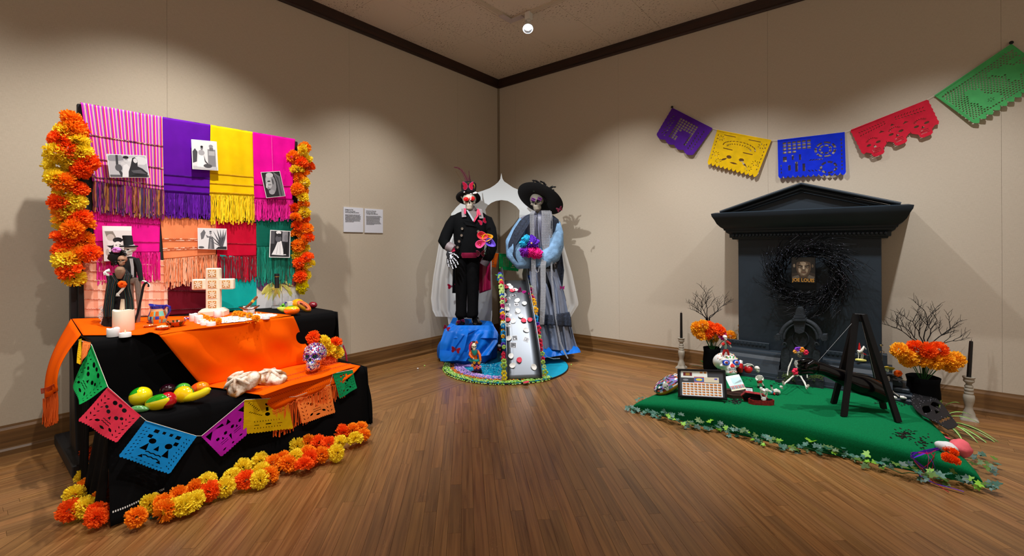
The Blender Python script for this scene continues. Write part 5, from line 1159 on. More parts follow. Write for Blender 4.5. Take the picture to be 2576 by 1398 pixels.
# ---- white ogee arch
arch = thing('arch', 'white ogee arch panel standing across the corner behind the two tall figures', 'arch', atd(1261, 885, DA))
OUT = [(1261, 435), (1258.5, 450), (1253, 458), (1245, 465), (1232, 473), (1216, 479), (1200, 484), (1180, 494), (1163, 507), (1148, 521), (1135, 537), (1131, 600), (1128, 882), (1237, 882), (1237, 660), (1233, 600), (1224, 545), (1221, 527), (1227, 517), (1236, 510), (1248, 505), (1262, 503)]
OUR = [(1277, 505), (1288, 511), (1299, 519), (1307, 529), (1306, 548), (1312, 600), (1316, 660), (1316, 882), (1394, 882), (1391, 600), (1387, 537), (1374, 521), (1359, 507), (1342, 494), (1322, 484), (1306, 478), (1290, 471), (1277, 462), (1268, 456), (1264, 449)]
AW = mat('white_painted_board', '#d9dcdc', .5)
g = G(); v, f = curve2d([((a-1261)/200, (885-b)/200) for a, b in OUT+OUR], (), 1.0)
g.add([atd(1261+x*200, 885-y*200, DA-z*.03) for x, y, z in v], f); g.build('panel', AW, arch, True, angle=30)
def sheer(name, c, a=.5):
    m = mat(name, c, .8, alpha=a, spec=.1, transl=0.); return m
TUL = sheer('white_tulle', '#eef0f2', .52); 
def drape(name, L, Rr, d, m, parent, folds=9, amp=.03, nu=40, nv=30, lift=.0, ph=0., **k):
    """sheet between two pixel polylines, with folds"""
    def pl(P, t):
        s_ = t*(len(P)-1); i = min(int(s_), len(P)-2); q = s_-i; return [P[i][j]*(1-q)+P[i+1][j]*q for j in range(len(P[0]))]
    g = G(); 
    def fn(u, v):
        a, b = pl(L, v), pl(Rr, v); x = a[0]*(1-u)+b[0]*u; y = a[1]*(1-u)+b[1]*u; o = (a[2] if len(a) > 2 else 0)*(1-u)+(b[2] if len(b) > 2 else 0)*u
        return atd(x, y, d-o-amp*(.35+.65*v)*(sin(u*folds*2+ph+v*1.2)+.45*sin(u*folds*4.7+v*3+ph)))
    g.grid(fn, nu, nv); return g.build(name, m, parent, True, angle=180, **k)
t = thing('tulle_drape', 'sheer white tulle hanging from the arch at the left behind the man in black', 'drape', atd(1110, 800, DA-.1))
drape('tulle', [(1140, 540), (1122, 570), (1104, 612), (1090, 695), (1084, 750), (1088, 780), (1096, 796)], [(1175, 535), (1165, 570), (1155, 620), (1152, 700), (1160, 750), (1160, 785), (1168, 798)], DA-.12, TUL, t, 7, .022)
drape('tulle', [(1120, 700), (1122, 740), (1125, 790), (1128, 815)], [(1238, 690), (1238, 740), (1238, 790), (1236, 820)], DA-.10, TUL, t, 5, .012, 30, 16)
t = thing('tulle_drape', 'sheer white tulle hanging from the arch at the right behind the figure in blue', 'drape', atd(1430, 800, DA-.1))
drape('tulle', [(1350, 545), (1330, 600), (1318, 700), (1322, 780), (1330, 820)], [(1385, 540), (1411, 592), (1440, 690), (1456, 765), (1434, 800)], DA-.12, TUL, t, 10, .022)
# ---- small banner hanging inside the arch
bn = thing('small_paper_banner', 'small string of orange and green cut-paper flags hanging inside the arch', 'banner', atd(1268, 680, DA+.12))
for px, k, n_, c in (([(1222, 634), (1254, 637), (1248, 672), (1220, 668)], 'mini', 'deep_orange', '#e86a10'), ([(1256, 637), (1306, 641), (1304, 681), (1255, 676)], 'mini', 'bright_green', '#0a9a50')):
    flag(bn, [atd(a, b, DA+.12) for a, b in px], k, tissue(n_, c), outline=scallop(12, .05, 0), wave=.006, label=n_.replace('_', ' ')+' cut-paper flag')
G().tube([atd(1215, 633, DA+.12), atd(1255, 637, DA+.12), atd(1310, 642, DA+.12)], .001, 4).build('string', MATS['white_string'], bn, True)
# ---- butterflies
BRED = mat('butterfly_red', '#c4103c', .6, transl=.15); BEDG = mat('butterfly_edge', '#b04a78', .6)
def butterfly(label, px, py, d, w_, col=None, roll=0., pitch=.3, bg='red butterflies'):
    M = TF(atd(px, py, d)) @ Matrix.Rotation(roll, 4, 'Y') @ Matrix.Rotation(pitch, 4, 'X') @ Matrix.Scale(w_*d/FPX, 4); t = thing('butterfly', label, 'butterfly', M=M)
    for s_ in (-1, 1):
        O = [(.02, .0), (.12, .22), (.34, .42), (.5, .44), (.48, .2), (.40, .04), (.46, -.12), (.36, -.34), (.2, -.32), (.05, -.1)]
        g = G(); g.prism([(s_*x, -abs(x)*.5, z) for x, z in O], (0, .012, 0)); g.prism([(s_*(.03+x*.92), -abs(x)*.5-.012, z*.88+.005) for x, z in O], (0, .006, 0)); n_ = len(O)
        for i in range(n_+2, len(g.mi)): g.mi[i] = 1
        w2 = g.build('wing', [BEDG, col or BRED], t, smooth=False)
    G().tube([(0, -.02, -.22), (0, -.03, 0), (0, -.02, .24)], [.02, .035, .02], 6).build('body', DARK, t)
    return t
# ---- blue mound of organza
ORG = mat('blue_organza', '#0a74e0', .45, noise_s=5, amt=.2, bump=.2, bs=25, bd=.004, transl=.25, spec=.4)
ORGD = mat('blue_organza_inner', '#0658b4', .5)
mo = thing('blue_fabric_mound', 'heap of bright blue organza that the figure in the black coat stands on', 'fabric', atd(1180, 900, DG))
g = G(); secs = [(1176, 905, 68, .33), (1174, 898, 71, .36), (1177, 880, 72, .38), (1180, 862, 73, .38), (1184, 848, 70, .36), (1186, 838, 64, .32), (1186, 831, 56, .27), (1184, 827, 44, .2), (1180, 825.5, 20, .1)]
n = 96; R = []
for i, (a, b, hw, r) in enumerate(secs):
    c_ = atd(a, b, DG+.02); w_ = hw*DG/FPX; ring = []
    for j in range(n):
        t_ = 2*pi*j/n; q = 1+.05*sin(t_*9+i*.5)+.035*sin(t_*17-i*.9)+.05*noise.noise(Vector((cos(t_)*2.2, sin(t_)*2.2, i*.5)))
        p = c_+HR*(w_*cos(t_)*q)-HF*(r*sin(t_)*q); p.z = max(.018, p.z+.02*noise.noise(Vector((cos(t_)*3, sin(t_)*3, i)))); ring.append(p)
    R.append(ring)
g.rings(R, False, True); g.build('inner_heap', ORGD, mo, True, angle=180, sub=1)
drape('fold', [(1134, 812, .26), (1118, 828, .34), (1108, 860, .40), (1104, 900, .42)], [(1180, 830, .34), (1176, 844, .42), (1168, 880, .45), (1155, 906, .46)], DG, ORG, mo, 4, .022, 40, 24)
drape('fold', [(1190, 832, .34), (1165, 844, .42), (1140, 880, .46), (1120, 908, .46)], [(1240, 816, .14), (1252, 835, .2), (1252, 860, .26), (1230, 893, .34)], DG, ORG, mo, 5, .026, 44, 24, ph=2)
drape('fold', [(1140, 798, -.2), (1134, 810, -.12), (1128, 826, .0)], [(1236, 808, -.2), (1242, 818, -.12), (1246, 832, .0)], DG, ORG, mo, 6, .018, 40, 14, ph=1); drape('fold', [(1140, 818, .30), (1130, 828, .36), (1118, 850, .40)], [(1240, 818, .18), (1246, 832, .24), (1250, 850, .28)], DG, ORG, mo, 7, .018, 44, 14, ph=3)
drape('fold', [(1106, 880, .44), (1106, 895, .46), (1108, 908, .47)], [(1180, 886, .47), (1178, 898, .47), (1172, 908, .47)], DG, ORG, mo, 4, .012, 30, 8, ph=4)
# ---- man figure
man = thing('skeleton_gentleman', 'tall skeleton figure in black top hat and tailcoat standing on the blue heap', 'mannequin', atd(1182, 822, DG))
COAT = mat('black_wool', '#060709', .9, bump=.3, bs=12, bd=.012, noise_s=5, amt=.25, spec=.15); TRO = mat('black_trouser_cloth', '#060608', .9, bump=.4, bs=9, bd=.02, spec=.15)
BURG = mat('burgundy_satin', '#7a0c34', .35, bump=.2, bs=8, bd=.02); PNK = mat('crimson_trim', '#c41a4a', .6); BROC = mat('grey_brocade', '#7f7274', .55, noise_s=60, amt=.25, bump=.3, bs=80, bd=.002)
g = G(); bloft(g, DG, [(1180, 648, 34, .13), (1180, 636, 37, .135), (1181, 615, 38, .135), (1182, 590, 41, .14), (1183, 568, 45, .14), (1183, 552, 47, .125), (1183, 543, 44, .11), (1184, 536, 34, .09), (1185, 530, 20, .07), (1186, 526, 12, .055)], 28, fold=.015)
g.build('jacket', COAT, man, True, angle=180)
for pts, rr_ in (([(1154, 544), (1142, 551), (1134, 565, .02), (1123, 590, .05), (1116, 607, .08), (1122, 616, .12), (1133, 622, .15)], [7, 12, 14, 14.5, 14, 12, 10.5]), ([(1216, 545), (1227, 553), (1234, 575, .02), (1238, 600, .05), (1237, 625, .07), (1230, 645, .08), (1220, 658, .09)], [7, 12, 14, 13.5, 13, 12, 10])):
    g = G(); btube(g, DG, pts, rr_, 18); g.build('sleeve', COAT, man, True, angle=180)
g = G(); btube(g, DG, [(1127, 619, .14), (1136, 624, .16), (1141, 627, .165)], [12, 12.5, 11.5], 16); g.build('cuff', BROC, man, True); g = G(); btube(g, DG, [(1226, 650, .08), (1219, 661, .09), (1216, 666, .09)], [11, 11, 10], 16); g.build('cuff', mat('grey_lining', '#4a4046', .6), man, True)
g = G(); btube(g, DG, [(1136, 626, .165), (1139, 634, .17)], [8, 7], 12); g.build('shirt_cuff', PNK, man, True)
# glove with painted bones
g = G(); btube(g, DG, [(1132, 630, .17), (1131, 640, .18), (1134, 652, .19)], [8, 11, 9], 14, flat=.5)
fing = [[(1127, 650, .19), (1127, 662, .2), (1130, 672, .2)], [(1132, 652, .2), (1136, 666, .21), (1140, 677, .21)], [(1137, 652, .2), (1144, 664, .2), (1148, 674, .2)], [(1140, 648, .19), (1149, 657, .19), (1153, 666, .19)], [(1141, 638, .18), (1149, 643, .19), (1154, 649, .19)]]
for q in fing: btube(g, DG, [(1133, 644, .19)]+q, [4.2, 3.6, 3.1, 2.2], 8)
gl = g.build('glove', mat('glove_black', '#0e0f14', .8), man, True)
g = G()
for q in fing:
    P = [(1132.5, 640, .205)]+[(a, b, o+.018) for a, b, o in q]
    for i in range(3): a, b = P[i], P[i+1]; A_ = [a[k]+(b[k]-a[k])*.08 for k in range(3)]; B_ = [a[k]+(b[k]-a[k])*.9 for k in range(3)]; btube(g, DG, [A_, [(A_[k]+B_[k])/2 for k in range(3)], B_], [1.7, 1.1, 1.6], 6)
for k in range(5): g.ell(atd(1129+k*1.8, 635+k % 2, DG-.205), (.008, .005, .006), 6, 4)
g.build('painted_bones', mat('bone_print', '#d8dae2', .7), gl, True)
for c_, w2 in ((1160, 14), (1189, 14)):
    g = G(); bloft(g, DG, [(c_+(1 if c_ < 1170 else -2), 798, w2-1, .062), (c_-1 if c_ < 1170 else c_-1, 790, w2+.8, .066), (c_+0, 780, w2-.5, .06), (c_, 760, w2-.4, .062), (c_+1, 720, w2+1, .07), (c_+2 if c_ < 1170 else c_, 680, w2+3, .085), (c_+5 if c_ < 1170 else c_-1, 655, w2+5, .095), (c_+6 if c_ < 1170 else c_-2, 642, w2+4, .1)], 20, fold=.03, fk=5); g.build('trouser_leg', TRO, man, True, angle=180)
drape('coat_tail', [(1142, 640, -.06), (1139, 680, -.07), (1138, 737, -.07)], [(1170, 645, -.10), (1166, 690, -.11), (1156, 737, -.10)], DG, COAT, man, 2, .012, 14, 20, solid=.006)
drape('coat_tail_lining', [(1195, 640, -.10), (1200, 690, -.12), (1206, 738, -.10)], [(1234, 640, -.06), (1234, 690, -.06), (1235, 728, -.05)], DG, BURG, man, 3, .016, 20, 20, solid=.004)
g = G(); bloft(g, DG, [(1181, 648, 27, .125, .02), (1181, 641, 28, .14, .02), (1181, 635, 27, .14, .02)], 24, fold=.04); g.build('sash', BURG, man, True)
SHOE = mat('polished_black_leather', '#08080a', .12, coat=.6)
for x0, sx in ((1159, -1), (1196, 6)):
    sh = G(); btube(sh, DG, [(x0, 800, .0), (x0, 808, .03), (x0+sx*.4, 812, .10), (x0+sx, 816, .17), (x0+sx*1.3, 817.5, .205)], [9, 10.5, 11.5, 11.5, 7], 16, flat=.75); s_ = sh.build('shoe', SHOE, man, True)
    g = G(); P = [atd(x0+sx*k*1.2+q, 821.5+k*1.0, DG-.02-.2*k) for k, q in ((0, -9), (.5, -12), (1, -9), (1, 10), (.5, 12), (0, 9))]; g.prism(P, (0, 0, -.012)); g.build('sole', mat('shoe_sole', '#2a2422', .6), s_, True)
# collar, shirt
g = G(); btube(g, DG, [(1186, 536, .03), (1186, 528, .03), (1184, 520, .02)], [13, 12, 10], 14); g.build('neck', mat('grey_cloth', '#6e6260', .8, bump=.3, bs=20, bd=.005), man, True)
def patch(px, d, m, name, parent, th=.004, lab=None, smooth=False): g = G(); g.prism([atd(a, b, d-o) for a, b, o in px], HF*th); return g.build(name, m, parent, True, smooth, label=lab)
patch([(1175, 531, .115), (1199, 531, .11), (1203, 540, .128), (1192, 556, .15), (1183, 545, .135)], DG, MATS['grey_cloth'], 'shirt', man)
patch([(1173, 528, .12), (1177, 528, .12), (1193, 553, .155), (1190, 557, .155)], DG, mat('pale_collar', '#9aa2aa', .6), 'collar_band', man); patch([(1199, 528, .12), (1204, 530, .125), (1203, 543, .14), (1193, 559, .155), (1190, 555, .155), (1199, 541, .14)], DG, PNK, 'collar_band', man)
patch([(1160, 525, .09), (1172, 523, .10), (1173, 545, .14), (1162, 546, .13)], DG, BROC, 'lapel', man, .006); patch([(1167, 523, .11), (1173, 525, .11), (1172, 538, .15), (1167, 537, .15)], DG, PNK, 'lapel_facing', man)
patch([(1201, 524, .10), (1212, 526, .10), (1217, 549, .135), (1206, 549, .14)], DG, BROC, 'lapel', man, .006); patch([(1200, 524, .11), (1205, 526, .11), (1210, 540, .15), (1205, 541, .15)], DG, PNK, 'lapel_facing', man)
patch([(1163, 553, .145), (1186, 558, .155), (1207, 576, .15), (1200, 570, .15), (1172, 566, .152)], DG, COAT, 'lapel_fold', man, .004)
BTN = mat('pewter_button', '#8f8378', .35, .8)
for a, b in ((1162.6, 575), (1203, 582), (1161, 592), (1155, 607), (1151, 622)): G().at(atd(a, b, DG-.15), (pi/2, 0, YAW)).lathe([(.001, -.004), (.014, -.003), (.015, .002), (.012, .005), (.001, .003)], 14).build('button', BTN, man, True)
g = G(); add_skull(g, TF(atd(1181, 530, DG-.03), .12, 47*DG/FPX), 40); hd = g.build('skull', [BONE, DARK], man, True, angle=180); g = G(); add_teeth(g, TF(atd(1181, 530, DG-.03), .12, 47*DG/FPX), 9); g.build('teeth', [BONE, DARK], hd, True)
RR = mat('red_silk_rose', '#d00d0d', .5)
for a, b in ((1172.5, 501), (1188, 499.5)):
    g = G(); c_ = atd(a, b, DG-.13)
    for k in range(9): q = 2*pi*k/9; g.ell(c_+HR*(.018*cos(q))+Vector((0, 0, .015*sin(q))), (.015, .015, .010), 8, 5)
    g.ell(c_-HF*.01, (.014, .014, .014), 8, 6); g.build('eye_rose', RR, man, True)
# top hat
HT = thing('top_hat', 'black top hat with red feathers, butterfly and keys on the gentleman figure', 'hat', atd(1180, 490, DG))
M = TF(atd(1178, 497, DG-.02)) @ Matrix.Rotation(-.58, 4, 'X'); sc = DG/FPX
g = G(); g.M = M; R = []
for r, z in ((19, -1), (24, -2.5), (29, -1.5), (31, 1), (30, 2), (27, 1), (20, 1.5), (19, 3)): R.append([(r*sc*cos(2*pi*j/40), r*sc*.95*sin(2*pi*j/40), z*sc+sc*5*abs(cos(2*pi*j/40))**2*(r-19)/12*-0.4) for j in range(40)])
g.rings(R, False, False); g.build('brim', BLK, HT, True, angle=60)
g = G(); g.M = TF(atd(1179, 494, DG-.01)) @ Matrix.Rotation(-.12, 4, 'X'); g.lathe([(18.5*sc, 0), (18.2*sc, 14*sc), (19.5*sc, 26*sc), (18.5*sc, 33*sc), (14*sc, 36*sc), (1*sc, 37*sc)], 36); g.build('crown', BLK, HT, True, angle=60)
g = G(); g.M = TF(atd(1179, 490, DG-.01)); g.lathe([(19*sc, 0), (19.2*sc, 3*sc), (19*sc, 6*sc)], 36, cap0=False, cap1=False); g.build('hat_band', mat('glossy_black', '#16181e', .2), HT, True)
FEA = mat('wine_feather', '#4a0a16', .7); FEB = mat('tan_feather', '#5a4226', .7)
def feather(g, d, pts, w_, rr_=None):
    rr_ = rr_ or random.Random(1); btube(g, d, pts, .5, 4); P = [atd(a, b, d-(o[0] if o else 0)) for a, b, *o in pts]; n_ = len(P)-1
    for i in range(44):
        s_ = i/44*n_; k = min(int(s_), n_-1); q = s_-k; p = P[k]*(1-q)+P[k+1]*q; dr = (P[k+1]-P[k]).normalized(); sd = dr.cross(HF).normalized(); L = w_*d/FPX*(1-.75*i/44)*rr_.uniform(.7, 1.1)
        for s2_ in (-1, 1): g.add([p, p+dr*.006, p+dr*(.012+L*.8)+sd*s2_*L, p+dr*(.006+L*.7)+sd*s2_*L*.95], [[0, 1, 2, 3]])
g = G(); feather(g, DG, [(1178, 458), (1173, 448), (1167, 436), (1160, 427), (1152, 422), (1143, 420.5)], 5.5); g.build('feather', FEA, HT, True)
g = G(); feather(g, DG, [(1183, 458), (1181, 445), (1179.5, 431)], 2.6); g.build('feather', FEA, HT, True); g = G(); feather(g, DG, [(1166, 459), (1156, 445), (1146, 430)], .9); g.build('feather', FEB, HT, True)
g = G(); btube(g, DG, [(1185, 491, .14), (1184, 503, .16)], [.7, .7], 5); n = 12; g.tube([atd(1185+2.6*cos(2*pi*k/n), 489+2.2*sin(2*pi*k/n), DG-.14) for k in range(n+1)], .003, 5); g.build('key', mat('silver_metal', '#c0bcb4', .3, .9), HT, True)
g = G()
for a, b, w2 in ((1168, 483, 3), (1171, 476, 3), (1196, 485, 5.5), (1192, 486, 4)): g.ell(atd(a, b, DG-.12), (w2*sc, w2*sc*.5, w2*sc*.55), 8, 5)
g.build('white_blossoms', WHITE, HT, True, kind='stuff'); g = G(); btube(g, DG, [(1192, 462, .11), (1194, 468, .11), (1193, 474, .11)], [.8, 1.6, .8], 5); btube(g, DG, [(1176, 461, .11), (1182, 459, .11)], [.8, .8], 5); g.build('gold_charms', mat('gold_metal', '#b8963a', .3, .9), HT, True, kind='stuff')
butterfly('red butterfly with white edges on the front of the top hat', 1178, 468, DG-.14, 28)
butterfly('red butterfly pinned to the breast of the black coat', 1214, 557, DG-.17, 20, roll=-.4)
butterfly('dark red butterfly on the sash of the black coat', 1209, 637, DG-.17, 22, mat('butterfly_dark', '#5a0820', .6))
butterfly('red butterfly on the tulle left of the black trousers', 1136, 720, DG+.1, 19); butterfly('small red butterfly resting on the black left shoe', 1159, 806, DG-.25, 21, roll=-.3, pitch=.9)
butterfly('red butterfly at the top left of the blue heap', 1124, 824, DG-.36, 17, roll=.5); butterfly('large red butterfly on the front of the blue heap', 1147, 879, DG-.49, 23, roll=.2)
butterfly('red butterfly lying on the turquoise disc in front of the little figurine', 1200, 937, dep(Fl(1200, 940)), 27, roll=.1, pitch=.6)
butterfly('pink butterfly on the inner side of the metal bridge', 1312, 732, 5.05, 20, mat('butterfly_pink', '#a8107a', .5), roll=.6); butterfly('tiny pink butterfly on the dark lace scarf at the right', 1414, 723, DB-.15, 12, mat('butterfly_pink', '#a8107a', .5))
butterfly('dark red butterfly on the edge of the wide black hat', 1407, 526, DB-.22, 15, MATS['butterfly_dark'], roll=-.4)
# calla lilies
for (a, b), c_, nm, rl in (((1211, 594), '#e0304a', 'red', .3), ((1224, 600), '#f0a410', 'yellow', -.2), ((1208, 616), '#f04a8c', 'pink', -.5), ((1231, 611), '#6a4ad0', 'violet', .6)):
    t = thing('calla_lily', nm+' calla lily in the bunch held at the waist of the black coat', 'flower', M=TF(atd(a, b, DG-.22)) @ Matrix.Rotation(rl, 4, 'Y'))
    g = G(); R = []
    for i in range(7):
        v = i/6; r = (.006+.042*v**1.6); R.append([((r*cos(q))+(.03*v*v*max(0, cos(q))**3), -.055*v+.015, r*.9*sin(q)+.01*v) for q in [2*pi*j/24 for j in range(24)]])
    g.rings(R, True, False); g.build('bloom', mat('calla_'+nm, c_, .5, transl=.2), t, angle=180, solid=.002)
    G().tube([(0, .01, 0), (0, -.02, .002), (0, -.045, .006)], [.004, .005, .003], 6).build('spadix', mat('spadix_yellow', '#f0d060', .6), t); G().tube([(0, .015, 0), (.0, .05, -.06), (0, .08, -.12)], .004, 5).build('stem', MATS['leaf_green'], t)
# ---- lady figure
lady = thing('skeleton_lady', 'tall skeleton figure in grey-blue gown, wide black hat and long pearls', 'mannequin', atd(1385, 893, DB))
LACE = mat('dark_blue_lace', '#1d2536', .8, noise_s=40, amt=.5, bump=.8, bs=70, bd=.006); GREY = mat('grey_lavender_satin', '#6a6a7c', .4, noise_s=6, amt=.12, bump=.25, bs=7, bd=.02); TULB = mat('blue_tulle', '#7a9fc4', .75, noise_s=7, amt=.4, bump=.8, bs=14, bd=.02, transl=.15)
SAT = mat('grey_organza', '#6d7588', .32, noise_s=4, amt=.25, bump=.3, bs=6, bd=.03); DSK = mat('dark_underskirt', '#16181f', .8)
g = G(); bloft(g, DB, [(1362, 672, 38, .14), (1358, 640, 34, .13), (1355, 610, 34, .13), (1355, 580, 40, .14), (1355, 560, 47, .13), (1354, 549, 47, .11), (1353, 542, 34, .09), (1352, 537, 16, .06), (1352, 530, 10, .05)], 28); g.build('bodice', GREY, lady, True, angle=180)
for P, o in (([(1306, 552), (1312, 546), (1336, 538), (1338, 560), (1333, 600), (1322, 590), (1310, 575)], .0), ([(1403, 550), (1397, 544), (1374, 538), (1384, 560), (1387, 600), (1396, 590), (1402, 570)], 0)):
    pass
drape('lace_cape', [(1338, 536, .10), (1322, 543, .12), (1308, 555, .15), (1292, 580, .16), (1279, 612, .15), (1279, 638, .15), (1291, 666, .14)], [(1342, 538, .14), (1336, 550, .17), (1330, 565, .20), (1314, 590, .24), (1298, 615, .25), (1294, 642, .26), (1308, 670, .22)], DB, LACE, lady, 3, .012, 20, 34, solid=.004)
drape('lace_cape', [(1366, 538, .12), (1380, 545, .16), (1384, 560, .17), (1388, 590, .14), (1396, 610, .06), (1400, 640, -.02), (1398, 690, -.04), (1405, 750, -.02), (1398, 780, -.02)], [(1376, 536, .10), (1392, 542, .08), (1405, 552, .06), (1409, 590, .02), (1414, 640, -.03), (1419, 680, -.05), (1415, 720, -.04), (1424, 755, -.02), (1420, 800, -.02)], DB, LACE, lady, 3, .014, 16, 40, solid=.004)
for pts, rr_ in (([(1318, 556), (1306, 580, .04), (1295, 610, .08), (1296, 636, .12), (1312, 655, .17), (1334, 660, .2)], [15, 20, 25, 27, 24, 15]), ([(1396, 560), (1401, 585, .03), (1397, 612, .08), (1385, 636, .14), (1366, 652, .19), (1345, 656, .21)], [13, 19, 24, 27, 24, 15])):
    g = G(); btube(g, DB, pts, rr_, 26, flat=.85); b_ = [(i, v) for i, v in enumerate(g.v)]
    g.v = [v+Vector((.022*noise.noise(v*13), .022*noise.noise(v*13+Vector((5, 0, 0))), .02*noise.noise(v*17+Vector((0, 7, 0))))) for v in g.v]; g.build('tulle_sleeve', TULB, lady, True, angle=180)
g = G(); bloft(g, DB, [(1391, 880, 55, .27), (1390, 868, 54, .27), (1387, 830, 50, .26), (1382, 790, 45, .23), (1376, 740, 40, .19), (1370, 700, 36, .16), (1363, 664, 36, .14)], 60, fold=.05, fk=9); g.build('underskirt', DSK, lady, True, angle=180)
def skf(px0, px1, o0, o1, m, ph, f_=5, a=.03): return drape('skirt_layer', px0, px1, DB, m, lady, f_, a, 34, 30, ph=ph)
skf([(1330, 664, .16), (1334, 720, .22), (1345, 790, .28), (1358, 845, .32), (1362, 876, .33)], [(1350, 664, .17), (1378, 720, .24), (1398, 790, .30), (1412, 845, .33), (1420, 882, .34)], 0, 0, SAT, 0)
skf([(1372, 676, .17), (1386, 720, .23), (1394, 790, .29), (1404, 845, .32), (1410, 882, .34)], [(1400, 676, .08), (1420, 740, .12), (1432, 800, .14), (1445, 850, .15), (1455, 880, .15)], 0, 0, SAT, 2)
drape('lace_flounce', [(1346, 788, .30), (1350, 800, .32), (1352, 816, .33)], [(1390, 792, .33), (1392, 805, .34), (1396, 818, .35)], DB, LACE, lady, 4, .02, 24, 8, solid=.006); drape('lace_flounce', [(1398, 790, .32), (1402, 805, .34), (1404, 820, .34)], [(1432, 784, .17), (1436, 800, .18), (1438, 822, .18)], DB, LACE, lady, 4, .02, 24, 8, solid=.006)
g = G(); btube(g, DB, [(1353, 540, .02), (1352, 532, .02), (1352, 522, .02)], [9, 8, 8], 12); g.build('neck', BONEG, lady, True)
g = G(); Mh = TF(atd(1353, 532, DB-.04), -.25, 47*DB/FPX) @ Matrix.Rotation(-.1, 4, 'Y'); add_skull(g, Mh, 40); hd = g.build('skull', [BONEG, DARK], lady, True, angle=180); g = G(); add_teeth(g, Mh, 9); g.build('teeth', [BONEG, DARK], hd, True)  # darker grey bone carries the shade under the hat in its colour
for a, b in ((1341.5, 502), (1357.5, 500.5)):
    g = G(); c_ = atd(a, b, DB-.16)
    for k in range(6): q = 2*pi*k/6; g.ell(c_+HR*(.017*cos(q))+Vector((0, 0, .013*sin(q)+.003*cos(q*3))), (.015, .006, .010), 8, 5)
    g.build('eye_flower', mat('purple_silk', '#5a1464', .6), lady, True)
# hat
WH = thing('wide_brim_hat', 'wide black felt hat with feathers and ivy tilted on the lady figure', 'hat', atd(1357, 505, DB))
M = TF(atd(1357, 504, DB-.02)) @ Matrix.Rotation(.46, 4, 'Y') @ Matrix.Rotation(-.48, 4, 'X'); sc = DB/FPX
g = G(); g.M = M; R = []
for r, z in ((18, 3), (30, 0), (44, -1), (56, 1.5), (61, 5), (60, 6), (55, 3), (43, .8), (30, 2), (18.5, 5)): R.append([(r*sc*cos(2*pi*j/56), r*sc*sin(2*pi*j/56), z*sc) for j in range(56)])
g.rings(R, False, False); g.build('brim', BLK, WH, True, angle=60)
g = G(); g.M = M; g.lathe([(18.5*sc, 2*sc), (18*sc, 16*sc), (15*sc, 22*sc), (2*sc, 23*sc)], 32); g.build('crown', BLK, WH, True, angle=60)
FEK = mat('black_feather_gloss', '#0a0b10', .3)
for pts in ([(1368, 485), (1366, 472), (1358, 461), (1348, 455), (1341, 454), (1343, 460)], [(1372, 485), (1374, 470), (1368, 460), (1360, 456)], [(1376, 484), (1381, 476), (1389, 470), (1397, 470)], [(1378, 486), (1386, 481), (1392, 478)], [(1364, 482), (1356, 470), (1350, 464), (1342, 462)]):
    g = G(); feather(g, DB-.05, pts, 5); btube(g, DB-.05, pts, [1.5]*len(pts), 5); g.build('feather', FEK, WH, True)
LV = mat('ivy_green', '#2a5c2a', .5, rnd=.35, transl=.1); rr = random.Random(6)
for i in range(18):
    a = rr.uniform(1338, 1392); b = 473+(a-1338)*.28+rr.uniform(-3, 5); c_ = atd(a, b, DB-.12); s_ = rr.uniform(.014, .024); g = G(); g.at(c_, (rr.uniform(.6, 1.8), rr.uniform(-.6, .6), rr.uniform(0, 3)), s_).prism([(0, -1, 0), (.6, -.5, .1), (.9, .2, 0), (.3, .3, .15), (0, 1, 0), (-.3, .3, .15), (-.9, .2, 0), (-.6, -.5, .1)], (0, 0, .05)); g.build('ivy_leaf', LV, WH, True, False)
# pearls
PRL = mat('pearl_silver', '#c2c4cc', .2, .5); BLP = mat('black_bead', '#15161c', .15)
def beads(name, label, d, pts, r, m, parent=None, step=1.0, cat='necklace'):
    P = [atd(a, b, d-o) for a, b, o in pts]; g = G(); L = [0]
    for i in range(len(P)-1): L.append(L[-1]+(P[i+1]-P[i]).length)
    n_ = int(L[-1]/(2*r*step)); k = 0
    for i in range(n_):
        s_ = L[-1]*i/n_
        while k < len(P)-2 and L[k+1] < s_: k += 1
        q = (s_-L[k])/(L[k+1]-L[k]+1e-9); g.ell(P[k]*(1-q)+P[k+1]*q, (r, r, r), 6, 4)
    return g.build(name, m, parent, True, True, label=label, cat=cat if label else None, kind='stuff')
pn = thing('pearl_necklaces', 'many long silver pearl strands hanging from the neck of the lady figure', 'necklace', atd(1365, 820, DB-.3))
for k in range(4): x = 1334+k*2.9; beads('strand', None, DB, [(x+3, 531, .10), (x, 538, .15), (x, 565, .2), (x+1, 600, .22), (x+3, 640, .25), (x+4, 668, .3), (x+5, 720, .33), (x+7, 770, .36), (x+10, 800, .38)], .0062, PRL, pn)
for k in range(8): x = 1364+k*2.9; beads('strand', None, DB, [(x-1, 530, .10), (x, 538, .15), (x, 565, .2), (x-1, 600, .22), (1366+k*1.6, 640, .25), (1360+k*1.7, 668, .3), (1361+k*1.6, 720, .34), (1360+k*1.6, 770, .37), (1357+k*1.5, 818, .39)], .0062, PRL, pn)
for k in range(2): x = 1386+k*2.5; beads('strand', None, DB, [(x-2, 532, .10), (x, 545, .15), (x, 600, .16), (x, 668, .24), (x+1, 700, .28), (x+6, 750, .3), (x+11, 800, .33), (x+22, 860, .36), (1420+k*2, 888, .37), (1429+k, 903, .38)], .0062, PRL, pn)
